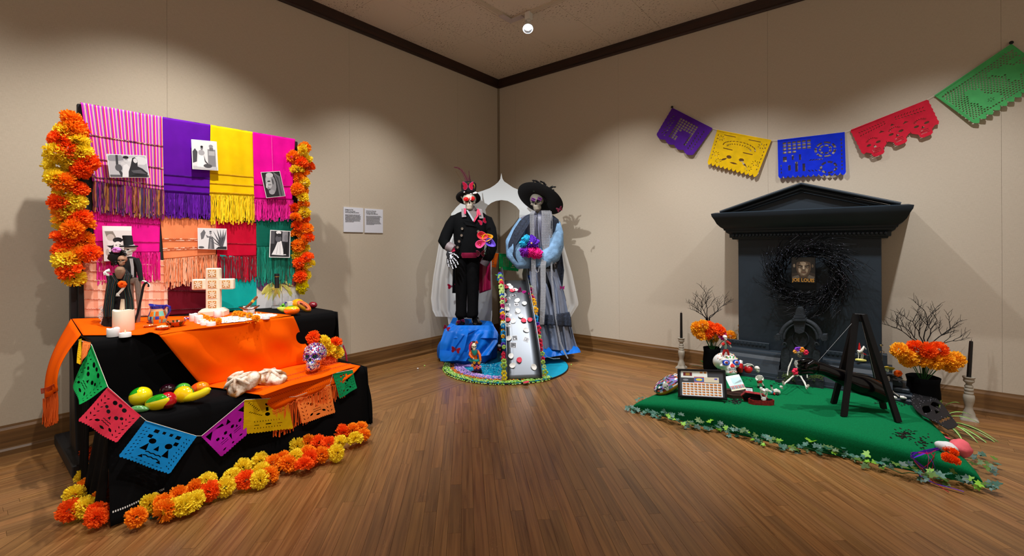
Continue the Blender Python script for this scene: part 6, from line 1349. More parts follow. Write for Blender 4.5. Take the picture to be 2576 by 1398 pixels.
beads('strand', None, DB, [(1352, 537, .13), (1352, 570, .18), (1352, 600, .2), (1353, 620, .22)], .006, BLP, pn); beads('strand', None, DB, [(1365, 870, .45), (1366, 885, .46), (1375, 897, .46), (1392, 902, .46), (1410, 901, .45)], .0055, PRL, pn); beads('strand', None, DB, [(1345, 668, .3), (1347, 680, .32), (1351, 685, .33), (1355, 682, .33), (1357, 668, .3)], .0055, PRL, pn)
# bouquet of paper flowers
bq = thing('paper_flower_bouquet', 'bouquet of turquoise, violet, purple and hot pink paper flowers held by the lady figure', 'bouquet', atd(1335, 655, DB-.3))
bq['label'] = 'bouquet of turquoise, violet and hot pink paper flowers held at the waist'
def ruffle(parent, c, r, m, name, seed, lab=None):
    rr_ = random.Random(seed); g = G()
    for L_ in range(4):
        R = []; n_ = 40; rad = r*(1-.2*L_)
        for i in range(6):
            v = i/5; R.append([c+HR*(rad*v*cos(q)*(1+.12*sin(q*7+L_)))-HF*((.02+.016*L_)+r*.5*(1-v*.8)*.8+.018*v*sin(q*9+L_*2)+rr_.uniform(-.003, .003))+Vector((0, 0, rad*v*sin(q)*(1+.12*sin(q*5+L_)))) for q in [2*pi*j/n_ for j in range(n_)]])
        g.rings(R, False, False)
    g.build(name, m, parent, True, True, angle=180, label=lab)
for (a, b), r, c_, nm, sd in (((1325, 603), 12, '#2ab8e0', 'turquoise', 1), ((1318, 613), 11, '#2ab8e0', 'turquoise', 2), ((1322, 632), 14, '#8a18b8', 'purple', 3), ((1337, 611), 18, '#5a1ab8', 'violet', 4), ((1336, 632), 16, '#f0128c', 'hot pink', 5), ((1350, 637), 14, '#f0128c', 'hot pink', 6)):
    ruffle(bq, atd(a, b, DB-.26), r*DB/FPX, mat('crepe_'+nm.replace(' ', '_'), c_, .7, transl=.15, bump=.3, bs=60, bd=.003), 'paper_flower', sd, nm+' paper flower')
g = G(); 
for k in range(6): q = k; g.ell(atd(1337+1.5*cos(q), 611+1.5*sin(q), DB-.37), (.004,)*3, 6, 4)
g.build('flower_centre', mat('spadix_yellow', '#f0d060'), bq, True)
# blue cloth under the gown
t = thing('blue_fabric_pool', 'bright blue cloth pooled on the floor under the hem of the grey gown', 'fabric', Fl(1410, 900))
drape('cloth', [(1362, 870, .30), (1361, 886, .42), (1362, 901, .45)], [(1450, 868, .12), (1458, 878, .2), (1461, 886, .24)], DB, ORG, t, 7, .014, 50, 10)
# ---- disc
DC, DR = Vector((1.13, -1.20, 0)), .665
dk = thing('round_board', 'round turquoise board on the floor under the metal bridge', 'board', DC)
G().at(DC).lathe([(DR-.004, .0), (DR, .003), (DR, .012), (DR-.002, .014), (.001, .014)], 96).build('board', mat('black_edge', '#0e1014', .6), dk, True, angle=30)
G().at(DC).lathe([(.001, .0145), (DR-.006, .0145), (DR-.006, .0155), (.001, .0155)], 96).build('painted_top', mat('turquoise_paint', '#1a9ec0', .35, noise_s=4, amt=.06), dk, True, angle=30)
def gems(name, label, n_, r0, r1, a0, a1, cols, s0=.007, seed=1, dens=1., z=.016):
    rr_ = random.Random(seed); g = G()
    for i in range(n_):
        a = radians(rr_.uniform(a0, a1)); r = rr_.uniform(r0, r1); p = DC+Vector((r*cos(a), r*sin(a), 0)); s_ = s0*rr_.uniform(.7, 1.2); zz = z if r < DR else 0; g.c = h2l(rr_.choice(cols)); g.ell((p.x, p.y, zz+s_*.8+rr_.uniform(0, .006)), (s_, s_, s_*.8), 6, 4)
    g.build(name, mat('bright_gems', '#ffffff', .08, attr=True, coat=.5), smooth=False, label=label, cat='gems', kind='stuff')
gems('green_gems', 'scattered lime green plastic gems along the outer rim of the turquoise board', 900, .60, .675, -150, -8, ['#9ad04a', '#b8e070', '#7ab83a', '#d8f0a0'], seed=1)
gems('orange_gems', 'line of amber orange plastic gems inside the green ones on the board', 420, .555, .60, -150, -8, ['#e07a1a', '#f09a3a', '#c05a10', '#a8521a'], seed=2)
gems('purple_gems', 'band of lilac plastic gems inside the amber ones on the board', 900, .46, .555, -150, -10, ['#b890e0', '#d8b8f0', '#9a70d0', '#e8d0f8', '#c8a0e8'], seed=3)
gems('purple_gem_patch', 'thick patch of lilac gems at the left of the turquoise board', 260, .36, .47, -150, -128, ['#b890e0', '#d8b8f0', '#9a70d0', '#e8d0f8'], seed=5)
gems('blue_gems', 'loose clear blue gems scattered over the middle of the turquoise board', 420, .05, .45, -150, -8, ['#4ab8e0', '#1a8ac0', '#a8e0f4', '#0a78b0'], .0055, seed=4)
for (a, b), c_, nm in (((1068, 921), '#a8d060', 'single green gem alone on the floor left of the round board'), ((1051, 928), '#f0f0f0', 'single white gem alone on the floor left of the round board'), ((1437, 918), '#a8d060', 'green gem on the floor right of the round board')):
    g = G(); p = Fl(a, b); g.ell((p.x, p.y, .007), (.009, .009, .007), 8, 5); g.build('gem', mat('gem_'+c_[1:], c_, .1, coat=.5), smooth=False, label=nm, cat='gem')
# ---- metal bridge
F0, F1 = Fl(1274, 958, .016), Fl(1364, 955, .016); BD = Vector((-s2, s2, 0)); BRX = (F1-F0).normalized(); BRX = Vector((s2, s2, 0)); FC = (F0+F1)/2; HWD = .168
br = thing('metal_bridge', 'curved brushed metal footbridge strewn with petals and photos on the round board', 'bridge', (FC.x, FC.y, .016))
BRL, BRH = .93, .86
STL = mat('brushed_steel', '#74787e', .42, .9, noise_s=3, amt=.05, bump=.05, bs=30, bd=.002); TEAL = mat('dark_teal_side', '#0a3440', .5)
def deck(s_):  # s 0..2 ; returns distance back, height
    a = pi/2*min(s_, 1) if s_ <= 1 else pi/2*(2-s_)
    d_ = BRL*s_ if s_ <= 1 else BRL+BRL*.6*(s_-1)
    h_ = BRH*(1-(1-s_)**1.4) if s_ <= 1 else BRH*(1-(s_-1)**1.7)
    return d_, .018+h_
def bp(s_, u, dz=0.): d_, h_ = deck(s_); w_ = HWD*(1-.20*min(1, d_/(BRL*.8))); return FC+BD*d_+BRX*(w_*u)+Vector((0, 0, h_-.0+dz))
def bn_(s_): a = bp(s_-.01, 0); b = bp(s_+.01, 0); tg = (b-a).normalized(); return Vector((0, 0, 1)) if False else tg.cross(BRX).normalized()*(1 if tg.cross(BRX).z > 0 else -1)
g = G(); g.grid(lambda u, v: bp(v*1.6, u*2-1), 4, 60); g.build('deck', STL, br, True, angle=180, solid=.004)
for sg in (-1, 1):
    g = G(); n_ = 60
    def fin(k, out): s_ = 1.25*k/n_; p = bp(s_, sg); nn = bn_(max(.02, min(1.24, s_))); h_ = .105*min(1, s_*5+.25)+.13*max(0, s_-.6); return p+nn*(h_ if out else -.01)
    g.rings([[fin(k, False)-BRX*.002, fin(k, False)+BRX*.002, fin(k, True)+BRX*.002, fin(k, True)-BRX*.002] for k in range(n_+1)]); g.build('side_rail', STL, br, True, angle=40)
    g = G(); P = [bp(2.0*k/40, sg*.96, -.012) for k in range(41)]; P = [p if p.z > .017 else Vector((p.x, p.y, .017)) for p in P]; g.prism(P+[Vector((P[-1].x, P[-1].y, .0165)), Vector((P[0].x, P[0].y, .0165))], BRX*.006*-sg); g.build('side_panel', TEAL, br, True, False)
# petals on the bridge
PW_ = mat('white_silk_petal', '#f2f0ec', .6, transl=.2); PP_ = mat('pink_silk_petal', '#e0405a', .6, transl=.2)
def petal(P, nrm, r, m, label, grp, rz):
    q = Vector(nrm).to_track_quat('Z', 'Y').to_matrix().to_4x4(); M = Matrix.Translation(P) @ q @ Matrix.Rotation(rz, 4, 'Z')
    g = G(); g.M = M
    R = [[(r*v*cos(a)*(1+.08*sin(3*a)), r*.85*v*sin(a), .002+r*.42*v**2.2*(.6+.4*cos(a))) for a in [2*pi*j/16 for j in range(16)]] for v in (.05, .4, .7, .9, 1.0)]
    g.rings(R, True, False); g.build('silk_petal', m, smooth=True, label=label, cat='petal', group=grp, solid=.001, angle=180)
def onbridge(px, py):
    best = None
    for i in range(200):
        s_ = i/200*1.15; c_ = bp(s_, 0); n_ = bn_(max(.02, s_)); d_ = ray(px, py); k = d_.dot(n_)
        if abs(k) < 1e-6: continue
        t_ = (c_-CAMP).dot(n_)/k; P = CAMP+d_*t_; e = abs((P-c_).dot((bp(s_+.01, 0)-bp(s_-.01 if s_ > .01 else s_, 0)).normalized()))
        if best is None or e < best[0]: best = (e, P, n_, s_)
    return best[1], best[2], best[3]
ORD = 'first second third fourth fifth sixth seventh eighth ninth tenth eleventh twelfth thirteenth fourteenth fifteenth sixteenth'.split(); pc_ = {'w': 0, 'p': 0}
for a, b, k in sorted(((1268, 720, 'p'), (1273, 724, 'p'), (1280, 718, 'w'), (1285, 724, 'w'), (1289, 732, 'p'), (1296, 730, 'w'), (1268, 743, 'w'), (1269, 757, 'p'), (1301, 757, 'w'), (1275, 778, 'w'), (1303, 783, 'w'), (1319, 764, 'w'), (1310, 796, 'w'), (1277, 805, 'p'), (1291, 808, 'w'), (1317, 807, 'p'), (1324, 831, 'w'), (1279, 852, 'w'), (1285, 896, 'w'), (1306, 906, 'p'), (1289, 920, 'w'), (1343, 924, 'w'), (1333, 805, 'p')), key=lambda q: q[1]):
    P, n_, s_ = onbridge(a, b); c_ = 'white' if k == 'w' else 'pink'; petal(P+n_*.003, n_, .031, PW_ if k == 'w' else PP_, c_+' silk petal on the metal bridge, '+ORD[pc_[k]]+' '+c_+' one from the top', c_+' petals on the bridge', random.uniform(0, 6)); pc_[k] += 1
for a, b, k, q_ in ((1307, 951, 'w', 'leftmost white'), (1316, 949, 'p', 'left-hand pink'), (1336, 949, 'w', 'middle white'), (1345, 948, 'w', 'rightmost white'), (1324, 963, 'p', 'right-hand pink')): P = Fl(a, b, .02); petal(P, (0, 0, 1), .03, PW_ if k == 'w' else PP_, q_+' silk petal at the foot of the metal bridge', ('white' if k == 'w' else 'pink')+' petals at the bridge foot', random.uniform(0, 6))
NM = ['near the top of the metal bridge', 'below the topmost one on the metal bridge', 'at the left edge, upper half of the metal bridge', 'at the centre, upper half of the metal bridge', 'under a white petal in the middle of the metal bridge', 'at the left, beside the pink petal on the metal bridge', 'tilted, left of the bright sheen on the bridge', 'left one of the pair low on the metal bridge', 'right one of the pair low on the metal bridge', 'lowest on the metal bridge above its empty stretch', 'lying among gems at the foot of the metal bridge']
for i, (a, b, rz, w_, h_) in enumerate(((1291, 744, .1, .06, .042), (1278, 751, .2, .05, .035), (1278, 767, -.2, .05, .04), (1299, 766, .15, .045, .042), (1300, 787, .5, .05, .035), (1280, 792, -.4, .06, .035), (1279, 818, -.3, .052, .045), (1295, 850, .05, .052, .055), (1324, 854, -.45, .055, .05), (1291, 868, -.1, .062, .058), (1328, 942, .5, .07, .05))):
    if i < 10: P, n_, s_ = onbridge(a, b)
    else: P, n_ = Fl(a, b, .03), Vector((.3, -.3, 1)).normalized()
    up_ = (Vector((0, 0, 1))-n_*n_.z) if i < 10 else BD; M = frame(P+n_*.004, BRX, up_) @ Matrix.Rotation(rz, 4, 'Z'); t = thing('snapshot', 'small black and white snapshot '+NM[i], 'photo', M=M)
    G().box(-w_/2, w_/2, -h_/2, h_/2, -.0006, 0).build('paper', PAPER, t, smooth=False); g = G(); rr_ = random.Random(i+20); it = [(rr_.choice(['#8a8a90', '#b8b8bc', '#5a5a60']), rect(-w_*.46, -h_*.46, w_*.46, h_*.46))]
    for k in range(6): it.append((rr_.choice(['#1e1e22', '#d8d8dc', '#4a4a50', '#2a2a2e']), blob(rr_.uniform(-.25, .25)*w_, rr_.uniform(-.2, .2)*h_, rr_.uniform(.06, .2)*w_, rr_.uniform(.08, .22)*h_, 9, .2, k+i)))
    art(g, Matrix.Identity(4), it); g.build('print', PRINTG, t)
# flower garland along the rail
fg = thing('flower_garland', 'garland of small plastic flowers and leaves along the left rail of the bridge', 'garland', (F0.x, F0.y, .016))
cols = ['#c8e08a', '#e8d030', '#a8d060', '#d82a4a', '#5a3ab0', '#1a8ac8', '#f0b020', '#e8f0c8', '#c01a6a', '#2a5ac0']
def blossoms(parent, sd, n_, off, s0, s1, side, seed, rr=None):
    rr_ = random.Random(seed)
    for i in range(n_):
        s_ = s0+(s1-s0)*i/n_; nn = bn_(max(.02, min(1.2, s_))); P = bp(s_, side)+nn*(.05+rr_.uniform(-.03, .035))+BRX*side*(.018+rr_.uniform(0, .012)); c_ = cols[(i//3+rr_.randrange(3)) % len(cols)]; g = G(); k = rr_.choice((5, 6)); r_ = rr_.uniform(.016, .026)
        for j in range(k): q = 2*pi*j/k+i; g.ell(P+HR*(r_*.8*cos(q))+Vector((0, 0, r_*.8*sin(q)))-HF*rr_.uniform(0, .006), (r_*.62, r_*.5, r_*.62), 6, 4)
        g.build('blossom', mat('plastic_'+c_[1:], c_, .4, transl=.15), parent, True)
blossoms(fg, 1, 46, 0, .0, 1.12, -1, 3)
fg2 = thing('flower_garland', 'garland of small plastic flowers showing beyond the right rail of the bridge', 'garland', (F1.x, F1.y, .016)); blossoms(fg2, 1, 30, 0, .02, 1.0, 1, 5)
rr = random.Random(9); LVB = mat('leafy_green', '#4a8a2a', .5, rnd=.3)
for k in range(26): P = bp(1.0+rr.uniform(-.05, .22), -1)-BRX*rr.uniform(.0, .07)+Vector((0, 0, rr.uniform(-.08, .16))); g = G(); g.at(P, (rr.uniform(-1, 1), rr.uniform(-1, 1), rr.uniform(0, 6)), rr.uniform(.02, .04)).prism([(0, 0, 0), (.25, .4, .1), (0, 1.2, 0), (-.25, .4, .1)], (0, 0, .04)); g.build('leaf', LVB if k % 3 else mat('plastic_1a8ac8', '#1a8ac8'), fg, True, False)
# ---- little figurine
P = Fl(1198, 938, .016); dF = dep(P); ft = thing('painted_figurine', 'small painted skeleton lady figurine in an orange dress on the turquoise board', 'figurine', P)
OD = mat('orange_lacquer', '#e0641a', .3, coat=.3)
g = G(); bloft(g, dF, [(1202, 941, 10, .05), (1202, 934, 11, .05), (1202, 928, 9, .045)], 14); g.build('base', mat('black_lacquer', '#121014', .3), ft, True)
g = G(); bloft(g, dF, [(1201, 929, 10, .05), (1198, 918, 10, .05), (1196, 908, 12, .05), (1195, 905, 14, .055)], 16); g.build('tail_skirt', mat('purple_lacquer', '#3a1a6a', .3), ft, True)
g = G(); bloft(g, dF, [(1195, 907, 16, .06), (1195, 904, 17, .062), (1195, 902, 12, .05)], 20, fold=.1, fk=8); g.build('peplum', mat('teal_lacquer', '#1a8a80', .3), ft, True)
g = G(); bloft(g, dF, [(1195, 903, 7.5, .03), (1194, 894, 6.5, .026), (1193, 886, 10, .034), (1193, 881, 11, .03), (1193, 878, 4, .016)], 16); g.build('bodice', OD, ft, True)
g = G(); bloft(g, dF, [(1194, 893, 4, .012, .026), (1194, 886, 7.5, .016, .026), (1193, 880, 7.5, .016, .022)], 14); g.build('blouse', mat('teal_lacquer', '#1a8a80'), ft, True)
for q in ([(1184, 883), (1182, 892, .02), (1186, 898, .05), (1191, 901, .07)], [(1202, 883), (1207, 892, .02), (1208, 901, .04), (1209, 908, .05)]):
    g = G(); btube(g, dF, q, [3.6, 3.4, 3, 2.2], 10); a_ = g.build('arm', OD, ft, True); g = G(); e = q[-1]; btube(g, dF, [(e[0], e[1], e[2]), (e[0]+.6, e[1]+2.5, e[2]+.01)], [1.9, 1.2], 8); g.build('hand', BONE, a_, True)
g = G(); add_skull(g, TF(atd(1192, 881, dF-.01), .25, 20*dF/FPX), 22); g.build('head', [mat('cream_bone', '#e8dcc0', .4), DARK], ft, True)
g = G(); bloft(g, dF, [(1188, 890, 5, .02, -.03), (1187, 876, 7.5, .035, -.02), (1188, 866, 8.5, .04, -.01), (1190, 860, 7, .03, -.005), (1191, 858, 3, .02)], 14); g.build('hair', mat('dark_brown', '#2a1410', .6), ft, True)
g = G(); btube(g, dF, [(1185, 889, .0), (1182, 878, .01), (1183, 868, .02), (1187, 861, .03)], [2, 3, 3, 2], 8); g.build('pink_veil', mat('pink_lacquer', '#e0408a', .4), ft, True)
g = G(); 
for a, b in ((1199, 859), (1201, 862), (1197, 862)): g.ell(atd(a, b, dF-.03), (.009, .006, .012), 8, 5)
g.build('hair_bow', OD, ft, True)
for i, (a, b, c_) in enumerate(((1188, 919, '#f0a020'), (1193, 912, '#f0b020'), (1205, 913, '#f0a020'), (1200, 922, '#e0608a'), (1194, 925, '#f07a40'), (1208, 922, '#f0a0c0'), (1203, 925, '#f07a40'))):
    g = G(); c0 = atd(a, b, dF-.06)
    for j in range(5): q = 2*pi*j/5; g.ell(c0+HR*(.009*cos(q))+Vector((0, 0, .009*sin(q))), (.008, .005, .008), 6, 4)
    g.build('blossom', mat('plastic_'+c_[1:], c_, .4), ft, True)
g = G(); btube(g, dF, [(1209, 908, .06), (1220, 914, .03), (1228, 921, .0), (1212, 922, .02)], .6, 4); g.build('wire_net', DARK, ft, True)
t = thing('wrapped_sweets', 'clear-wrapped red and white sweets behind the bridge beside the blue heap', 'sweets', Fl(1247, 888, .016))
for a, b, c_ in ((1244, 872, '#d8dce0'), (1251, 877, '#b01a28'), (1256, 870, '#e8e8ec'), (1249, 886, '#d8e4e8'), (1257, 880, '#b01a28')): g = G(); g.ell(atd(a, b, dep(Fl(1247, 890))-.01), (.03, .022, .02), 10, 6); g.build('sweet', mat('sweet_'+c_[1:], c_, .2, coat=.4), t, True)
# ================================================================== wall banner (right wall)
wb = thing('paper_banner', 'string of five large cut-paper flags pinned to the right wall above the tomb', 'banner', (3.6, -.03, 2.2))
def skb():
    P = [(0, 1), (1, 1)]
    for i in range(6):
        for t in (.2, .5, .8): P.append((1+.02*sin(pi*t), 1-(i+t)/6*.8))
    P.append((1.0, .18))
    for cx, cy in ((.82, .0), (.5, .06), (.18, .0)):
        P += [(cx+.14, cy+.2), (cx+.085, cy+.12), (cx+.08, cy+.02), (cx+.05, cy-.02), (cx-.05, cy-.02), (cx-.08, cy+.02), (cx-.085, cy+.12), (cx-.14, cy+.2)]
    P.append((0, .18))
    for i in range(5, -1, -1):
        for t in (.8, .5, .2): P.append((-.02*sin(pi*t), 1-(i+t)/6*.8))
    return P
def hearts(n, d):
    P = [(0, 1), (1, 1)]
    for i in range(n):
        a = 1-i/n; b = 1-(i+1)/n; m_ = (a+b)/2; w_ = (a-b)
        P += [(a, .02), (a-.08*w_, -.25*d), (a-.3*w_, -.7*d), (m_, -d), (b+.3*w_, -.7*d), (b+.08*w_, -.25*d)]
    P.append((0, .02)); return P
for px, k, n_, c, o in (([(1692, 271), (1792, 322), (1742, 390), (1652, 339)], 'purple', 'purple', '#5a22a0', scallop(4, .07, .015, 8)), ([(1804, 326), (1941, 352), (1905, 441), (1780, 408)], 'yellow', 'yellow', '#f0c800', hearts(12, .07)),
                    ([(1956, 352), (2125, 332), (2128, 434), (1958, 444)], 'blue', 'royal_blue', '#0a30e0', hearts(13, .06)), ([(2141, 326), (2331, 251), (2368, 326), (2180, 402)], 'red3', 'red', '#d8203a', skb()), ([(2350, 240), (2544, 110), (2646, 186), (2447, 309)], 'lattice', 'pale_green', '#58c070', hearts(11, .075))):
    flag(wb, [ony(a, b, -.016 if i < 2 else -.035) for i, (a, b) in enumerate(px)], k, tissue(n_, c), outline=o, wave=.005, label=n_.replace('_', ' ')+' cut-paper flag')
G().tube([ony(a, b, -.015) for a, b in ((1692, 271), (1792, 322), (1804, 326), (1941, 352), (1956, 352), (2125, 332), (2141, 326), (2331, 251), (2350, 240), (2544, 110))], .0014, 5).build('string', MATS['white_string'], wb, True)
for a, b in ((1692, 270), (2543, 109)): G().at(ony(a, b, -.004), (pi/2, 0, 0)).lathe([(.001, 0), (.004, .002), (.012, .012), (.013, .018), (.001, .02)], 12).build('pin', DARK, wb, True)
# ================================================================== tomb
TB = mat('charcoal_paint', '#1f2830', .5, bump=.12, bs=25, bd=.003, noise_s=4, amt=.12, spec=.35)
tm = thing('mock_tomb', 'large charcoal mock tomb front with pediment standing against the right wall', 'tomb', (3.743, -.15, 0))
G().box(3.222, 4.267, -.30, -.02, 0, 1.40, .004).build('body', TB, tm, True, False)
def ringprof(g, prof_, x0=3.222, x1=4.267, y0=-.30, yb=-.02):
    """mitred moulding round front and sides; prof (overhang, z)"""
    g.rings([[(x0-o, yb, z) for o, z in prof_], [(x0-o, y0-o, z) for o, z in prof_], [(x1+o, y0-o, z) for o, z in prof_], [(x1+o, yb, z) for o, z in prof_]], True, True)
g = G(); ringprof(g, [(0, 1.345), (.04, 1.345), (.045, 1.36), (.06, 1.362), (.062, 1.395), (.085, 1.41), (.088, 1.425), (.10, 1.43), (.104, 1.445), (.125, 1.46), (.15, 1.49), (.168, 1.53), (.185, 1.56), (.19, 1.585), (.16, 1.595), (0, 1.597)]); g.build('cornice', TB, tm, True, True, angle=25)
for i in range(40): x = 3.195+i*1.098/39; G().ell((x, -.368, 1.383), (.0135, .012, .0165), 10, 6).build('bead', TB, tm, True)
def pedi(sc_, y0, y1, th): return [(3.743-.60*sc_, y0, 1.597), (3.743+.60*sc_, y0, 1.597), (3.743, y0, 1.597+.196*sc_)]
G().prism(pedi(.97, -.40, 0, 0), (0, .36, 0)).build('pediment', TB, tm, True, False)
for s_ in (-1, 1):
    A_, B_ = Vector((3.743+s_*.64, -.40, 1.600)), Vector((3.743, -.40, 1.806)); dr = (B_-A_).normalized(); up_ = Vector((-dr.z*s_, 0, dr.x*s_)) if False else Vector((dr.z*-s_*-1*0, 0, 0))
    nrm = Vector((-dr.z, 0, dr.x)); nrm = nrm if nrm.z > 0 else -nrm
    for k, (off, w_, out, nm) in enumerate(((0, .026, .055, 'rake_moulding'), (-.034, .022, .03, 'rake_fillet'), (-.060, .010, .02, 'rake_bead'))):
        a, b = A_+nrm*off, B_+nrm*off+Vector((0, 0, off*.05)); a += dr*(-off*.5 if False else abs(off)*3.0)*1; g = G()
        g.rings([[p+nrm*(w_/2*cos(q))+Vector((0, -out+(.012)*sin(q) if sin(q) < 0 else .1, 0)) for q in [2*pi*j/12 for j in range(12)]] for p in (a, b)]); g.build(nm, TB, tm, True, angle=50)
# stylobate mouldings in front
def step(name, label, x0, x1, wrap):
    t = thing(name, label, 'moulding', ((x0+x1)/2, -.45, .12)); pr = [(-.02, .11), (-.565, .125), (-.56, .165), (-.548, .168), (-.542, .195), (-.535, .198), (-.505, .262), (-.48, .262), (-.47, .285), (-.46, .288), (-.44, .315), (-.435, .335), (-.40, .34), (-.395, .35), (-.36, .352), (-.32, .352), (-.32, .11)]
    g = G(); g.rings([[(x0, y, z) for y, z in pr], [(x1, y, z) for y, z in pr]]); g.build('moulding', TB, t, True, False)
    g = G().box(x0+.02, x1-.10, -.355, -.33, .352, .412, .002).build('crest', TB, t, True, False); n_ = int((x1-x0-.12)/.031)
    for i in range(n_): G().at((x0+.036+i*.031, -.356, .392), (pi/2, 0, 0)).lathe([(.012, -.002), (.012, .005), (.001, .007)], 12).build('dentil', TB, t, True)
    return t
step('tomb_step', 'charcoal moulded step at the foot of the tomb, left of the headstone', 3.10, 3.585, False)
t = step('tomb_step', 'charcoal moulded step at the foot of the tomb, right of the headstone', 3.885, 4.33, True)
for k, (z0, z1, e) in enumerate(((.11, .15, .14), (.15, .18, .12), (.18, .215, .10), (.215, .26, .06))): G().box(4.30, 4.33+e, -.53+.03*k, -.2, z0, z1, .008).build('end_block', TB, t, True, False)
G().box(4.27, 4.30, -.40, -.33, .34, .44, .003).build('end_post', TB, t, True, False)
# headstone
STB = mat('black_stone', '#191f25', .75, bump=.5, bs=45, bd=.006, noise_s=20, amt=.25)
hs = thing('headstone', 'small dark arched headstone with an oval medallion standing before the tomb', 'headstone', (3.755, -.62, .14))
HY = -.49
def hp(px, py, off=0.): return ony(px, py, HY-off)
def slab(pts, off0, off1, name, m=STB, parent=None, smooth=False, bev=0): g = G(); g.prism([hp(a, b, off0) for a, b in pts], (0, off0-off1, 0)); return g.build(name, m, parent or hs, True, smooth)
arcp = lambda cx, cy, rx, ry, a0, a1, n: [(cx+rx*cos(a0+(a1-a0)*i/n), cy-ry*sin(a0+(a1-a0)*i/n)) for i in range(n+1)]
slab([(1974, 955), (1974, 885), (1980, 872), (1974, 858)]+arcp(2014, 850, 40, 40, pi, 0, 18)[0:]+[(2054, 858), (2050, 872), (2058, 885), (2060, 955)], .0, .05, 'slab')
slab([(1967, 930), (1967, 880), (1972, 874), (1984, 874), (1988, 882), (1988, 930)], .01, .06, 'pillar'); slab([(2046, 932), (2046, 886), (2050, 878), (2060, 880), (2064, 886), (2063, 932)], .01, .06, 'pillar')
slab([(1962, 958), (1962, 928), (2070, 930), (2070, 962)], -.02, .08, 'plinth'); slab([(1958, 962), (1958, 945), (2076, 948), (2076, 968)], -.04, .11, 'plinth')
for rr0, r_, off in ((50, 6.0, .07), (42, 3.6, .075)):
    g = G(); P = [hp(a, b, off) for a, b in arcp(2014, 852, rr0, rr0-3, pi, 0, 24)]; g.tube(P, r_/310, 10); g.build('arch_moulding', STB, hs, True)
for a in (1958, 2074): slab([(a-6, 849), (a-8, 843), (a-2, 838), (a+8, 838), (a+8, 852), (a-2, 853)], .02, .10, 'bracket')
slab([(2003, 832), (1998, 803), (2030, 803), (2025, 832), (2014, 836)], .04, .11, 'keystone'); slab([(1997, 803), (1997, 798), (2031, 798), (2031, 803)], .02, .125, 'cap'); slab([(2000, 797), (2000, 792), (2028, 792), (2028, 797)], .03, .115, 'cap')
slab([(2003, 791), (2006, 776), (2009, 771), (2019, 771), (2022, 776), (2025, 791)], .03, .10, 'finial')
g = G(); g.at(hp(2014, 851, .055), (pi/2, 0, 0)).rings([[(.062*k*cos(q), .078*k*sin(q), z) for q in [2*pi*j/32 for j in range(32)]] for k, z in ((1, -.01), (1, .008), (.9, .014), (.82, .008), (.8, .0))]); g.build('medallion', STB, hs, True, angle=50)
for cx, sg in ((1975, -1), (2053, 1)):
    g = G(); g.tube([hp(cx+sg*(8-1.0*i)*cos(i*.55)*.8, 868-(9-1.0*i)*sin(i*.55), .07) for i in range(9)], [.010-.0007*i for i in range(9)], 8); g.build('scroll', STB, hs, True)
g = G(); rr = random.Random(12)
for i in range(240): c_ = hp(rr.choice((1978, 2060, 2045, 1990))+rr.gauss(0, 6), 945+rr.gauss(0, 5), .115); g.ell(c_, (rr.uniform(.003, .007), .003, .004), 5, 3)
g.build('moss', mat('dry_moss', '#4a5a2a', .9), hs, True, kind='stuff')
# wreath with the book inside
WC = ony(2030, 688, -.37); wr_ = thing('wreath', 'wreath of thin black glittering twigs hanging on the tomb front', 'wreath', WC)
TW = mat('black_twig', '#050507', .55, spec=.2); rr = random.Random(21); gs = G()
for b_ in range(10):
    g = G()
    for i in range(34):
        a = 2*pi*(b_*34+i)/340+rr.uniform(-.05, .05); r0 = rr.uniform(.15, .25); r1 = r0+rr.uniform(.03, .17)+(.05 if .9 < a < 2.2 or a > 5.6 else 0); sw = rr.uniform(.7, 1.15); pts = []
        for k in range(7): q = k/6; r_ = r0+(r1-r0)*q**1.5; an = a-sw*q; pts.append(WC+Vector((r_*cos(an)+rr.uniform(-.006, .006), -.01-rr.uniform(0, .07)*(1 if k else .5), r_*sin(an)*.93+rr.uniform(-.006, .006))))
        g.tube(pts, [.0032, .003, .0027, .0024, .002, .0016, .0009], 4)
        for k in (2, 3, 4, 5):
            if rr.random() < .75: d_ = Vector((rr.uniform(-1, 1), rr.uniform(-.4, 0), rr.uniform(-1, 1))).normalized()*rr.uniform(.015, .05); g.tube([pts[k], pts[k]+d_*.6+(pts[k]-pts[k-1])*.3, pts[k]+d_+(pts[k]-pts[k-1])*.8], [.0017, .0013, .0007], 4)
            if rr.random() < .4: gs.ell(pts[k]+Vector((0, -.004, 0)), (.0022,)*3, 5, 3)
    g.build('twigs', TW, wr_, True, kind='stuff')
gs.build('glitter', mat('glitter', '#aab4d8', .1, .6), wr_, True, kind='stuff')
P = [ony(a, b, -.42) for a, b in ((1990, 646), (2051, 648), (2050, 716), (1991, 710))]; tl, tr, br_, bl = P; t = thing('book', 'book with a dark portrait cover and gold lettering in the middle of the wreath', 'book', bl)
G().box(bl.x, tr.x, -.42, -.395, bl.z, tl.z, .001).build('cover', mat('book_black', '#0b0a09', .35), t, True, False); G().box(bl.x+.03, tr.x-.03, -.395, -.302, bl.z+.03, bl.z+.05).build('bracket', DARK, t, True, False)
W_, H_ = tr.x-bl.x, tl.z-bl.z; M = frame(Vector((bl.x, -.4205, bl.z)), (1, 0, 0), (0, 0, 1)); F = lambda c, *P: (c, [(W_*u, H_*v) for u, v in P]); B = lambda c, u, v, ru, rv, n=18: (c, blob(W_*u, H_*v, W_*ru, H_*rv, n))
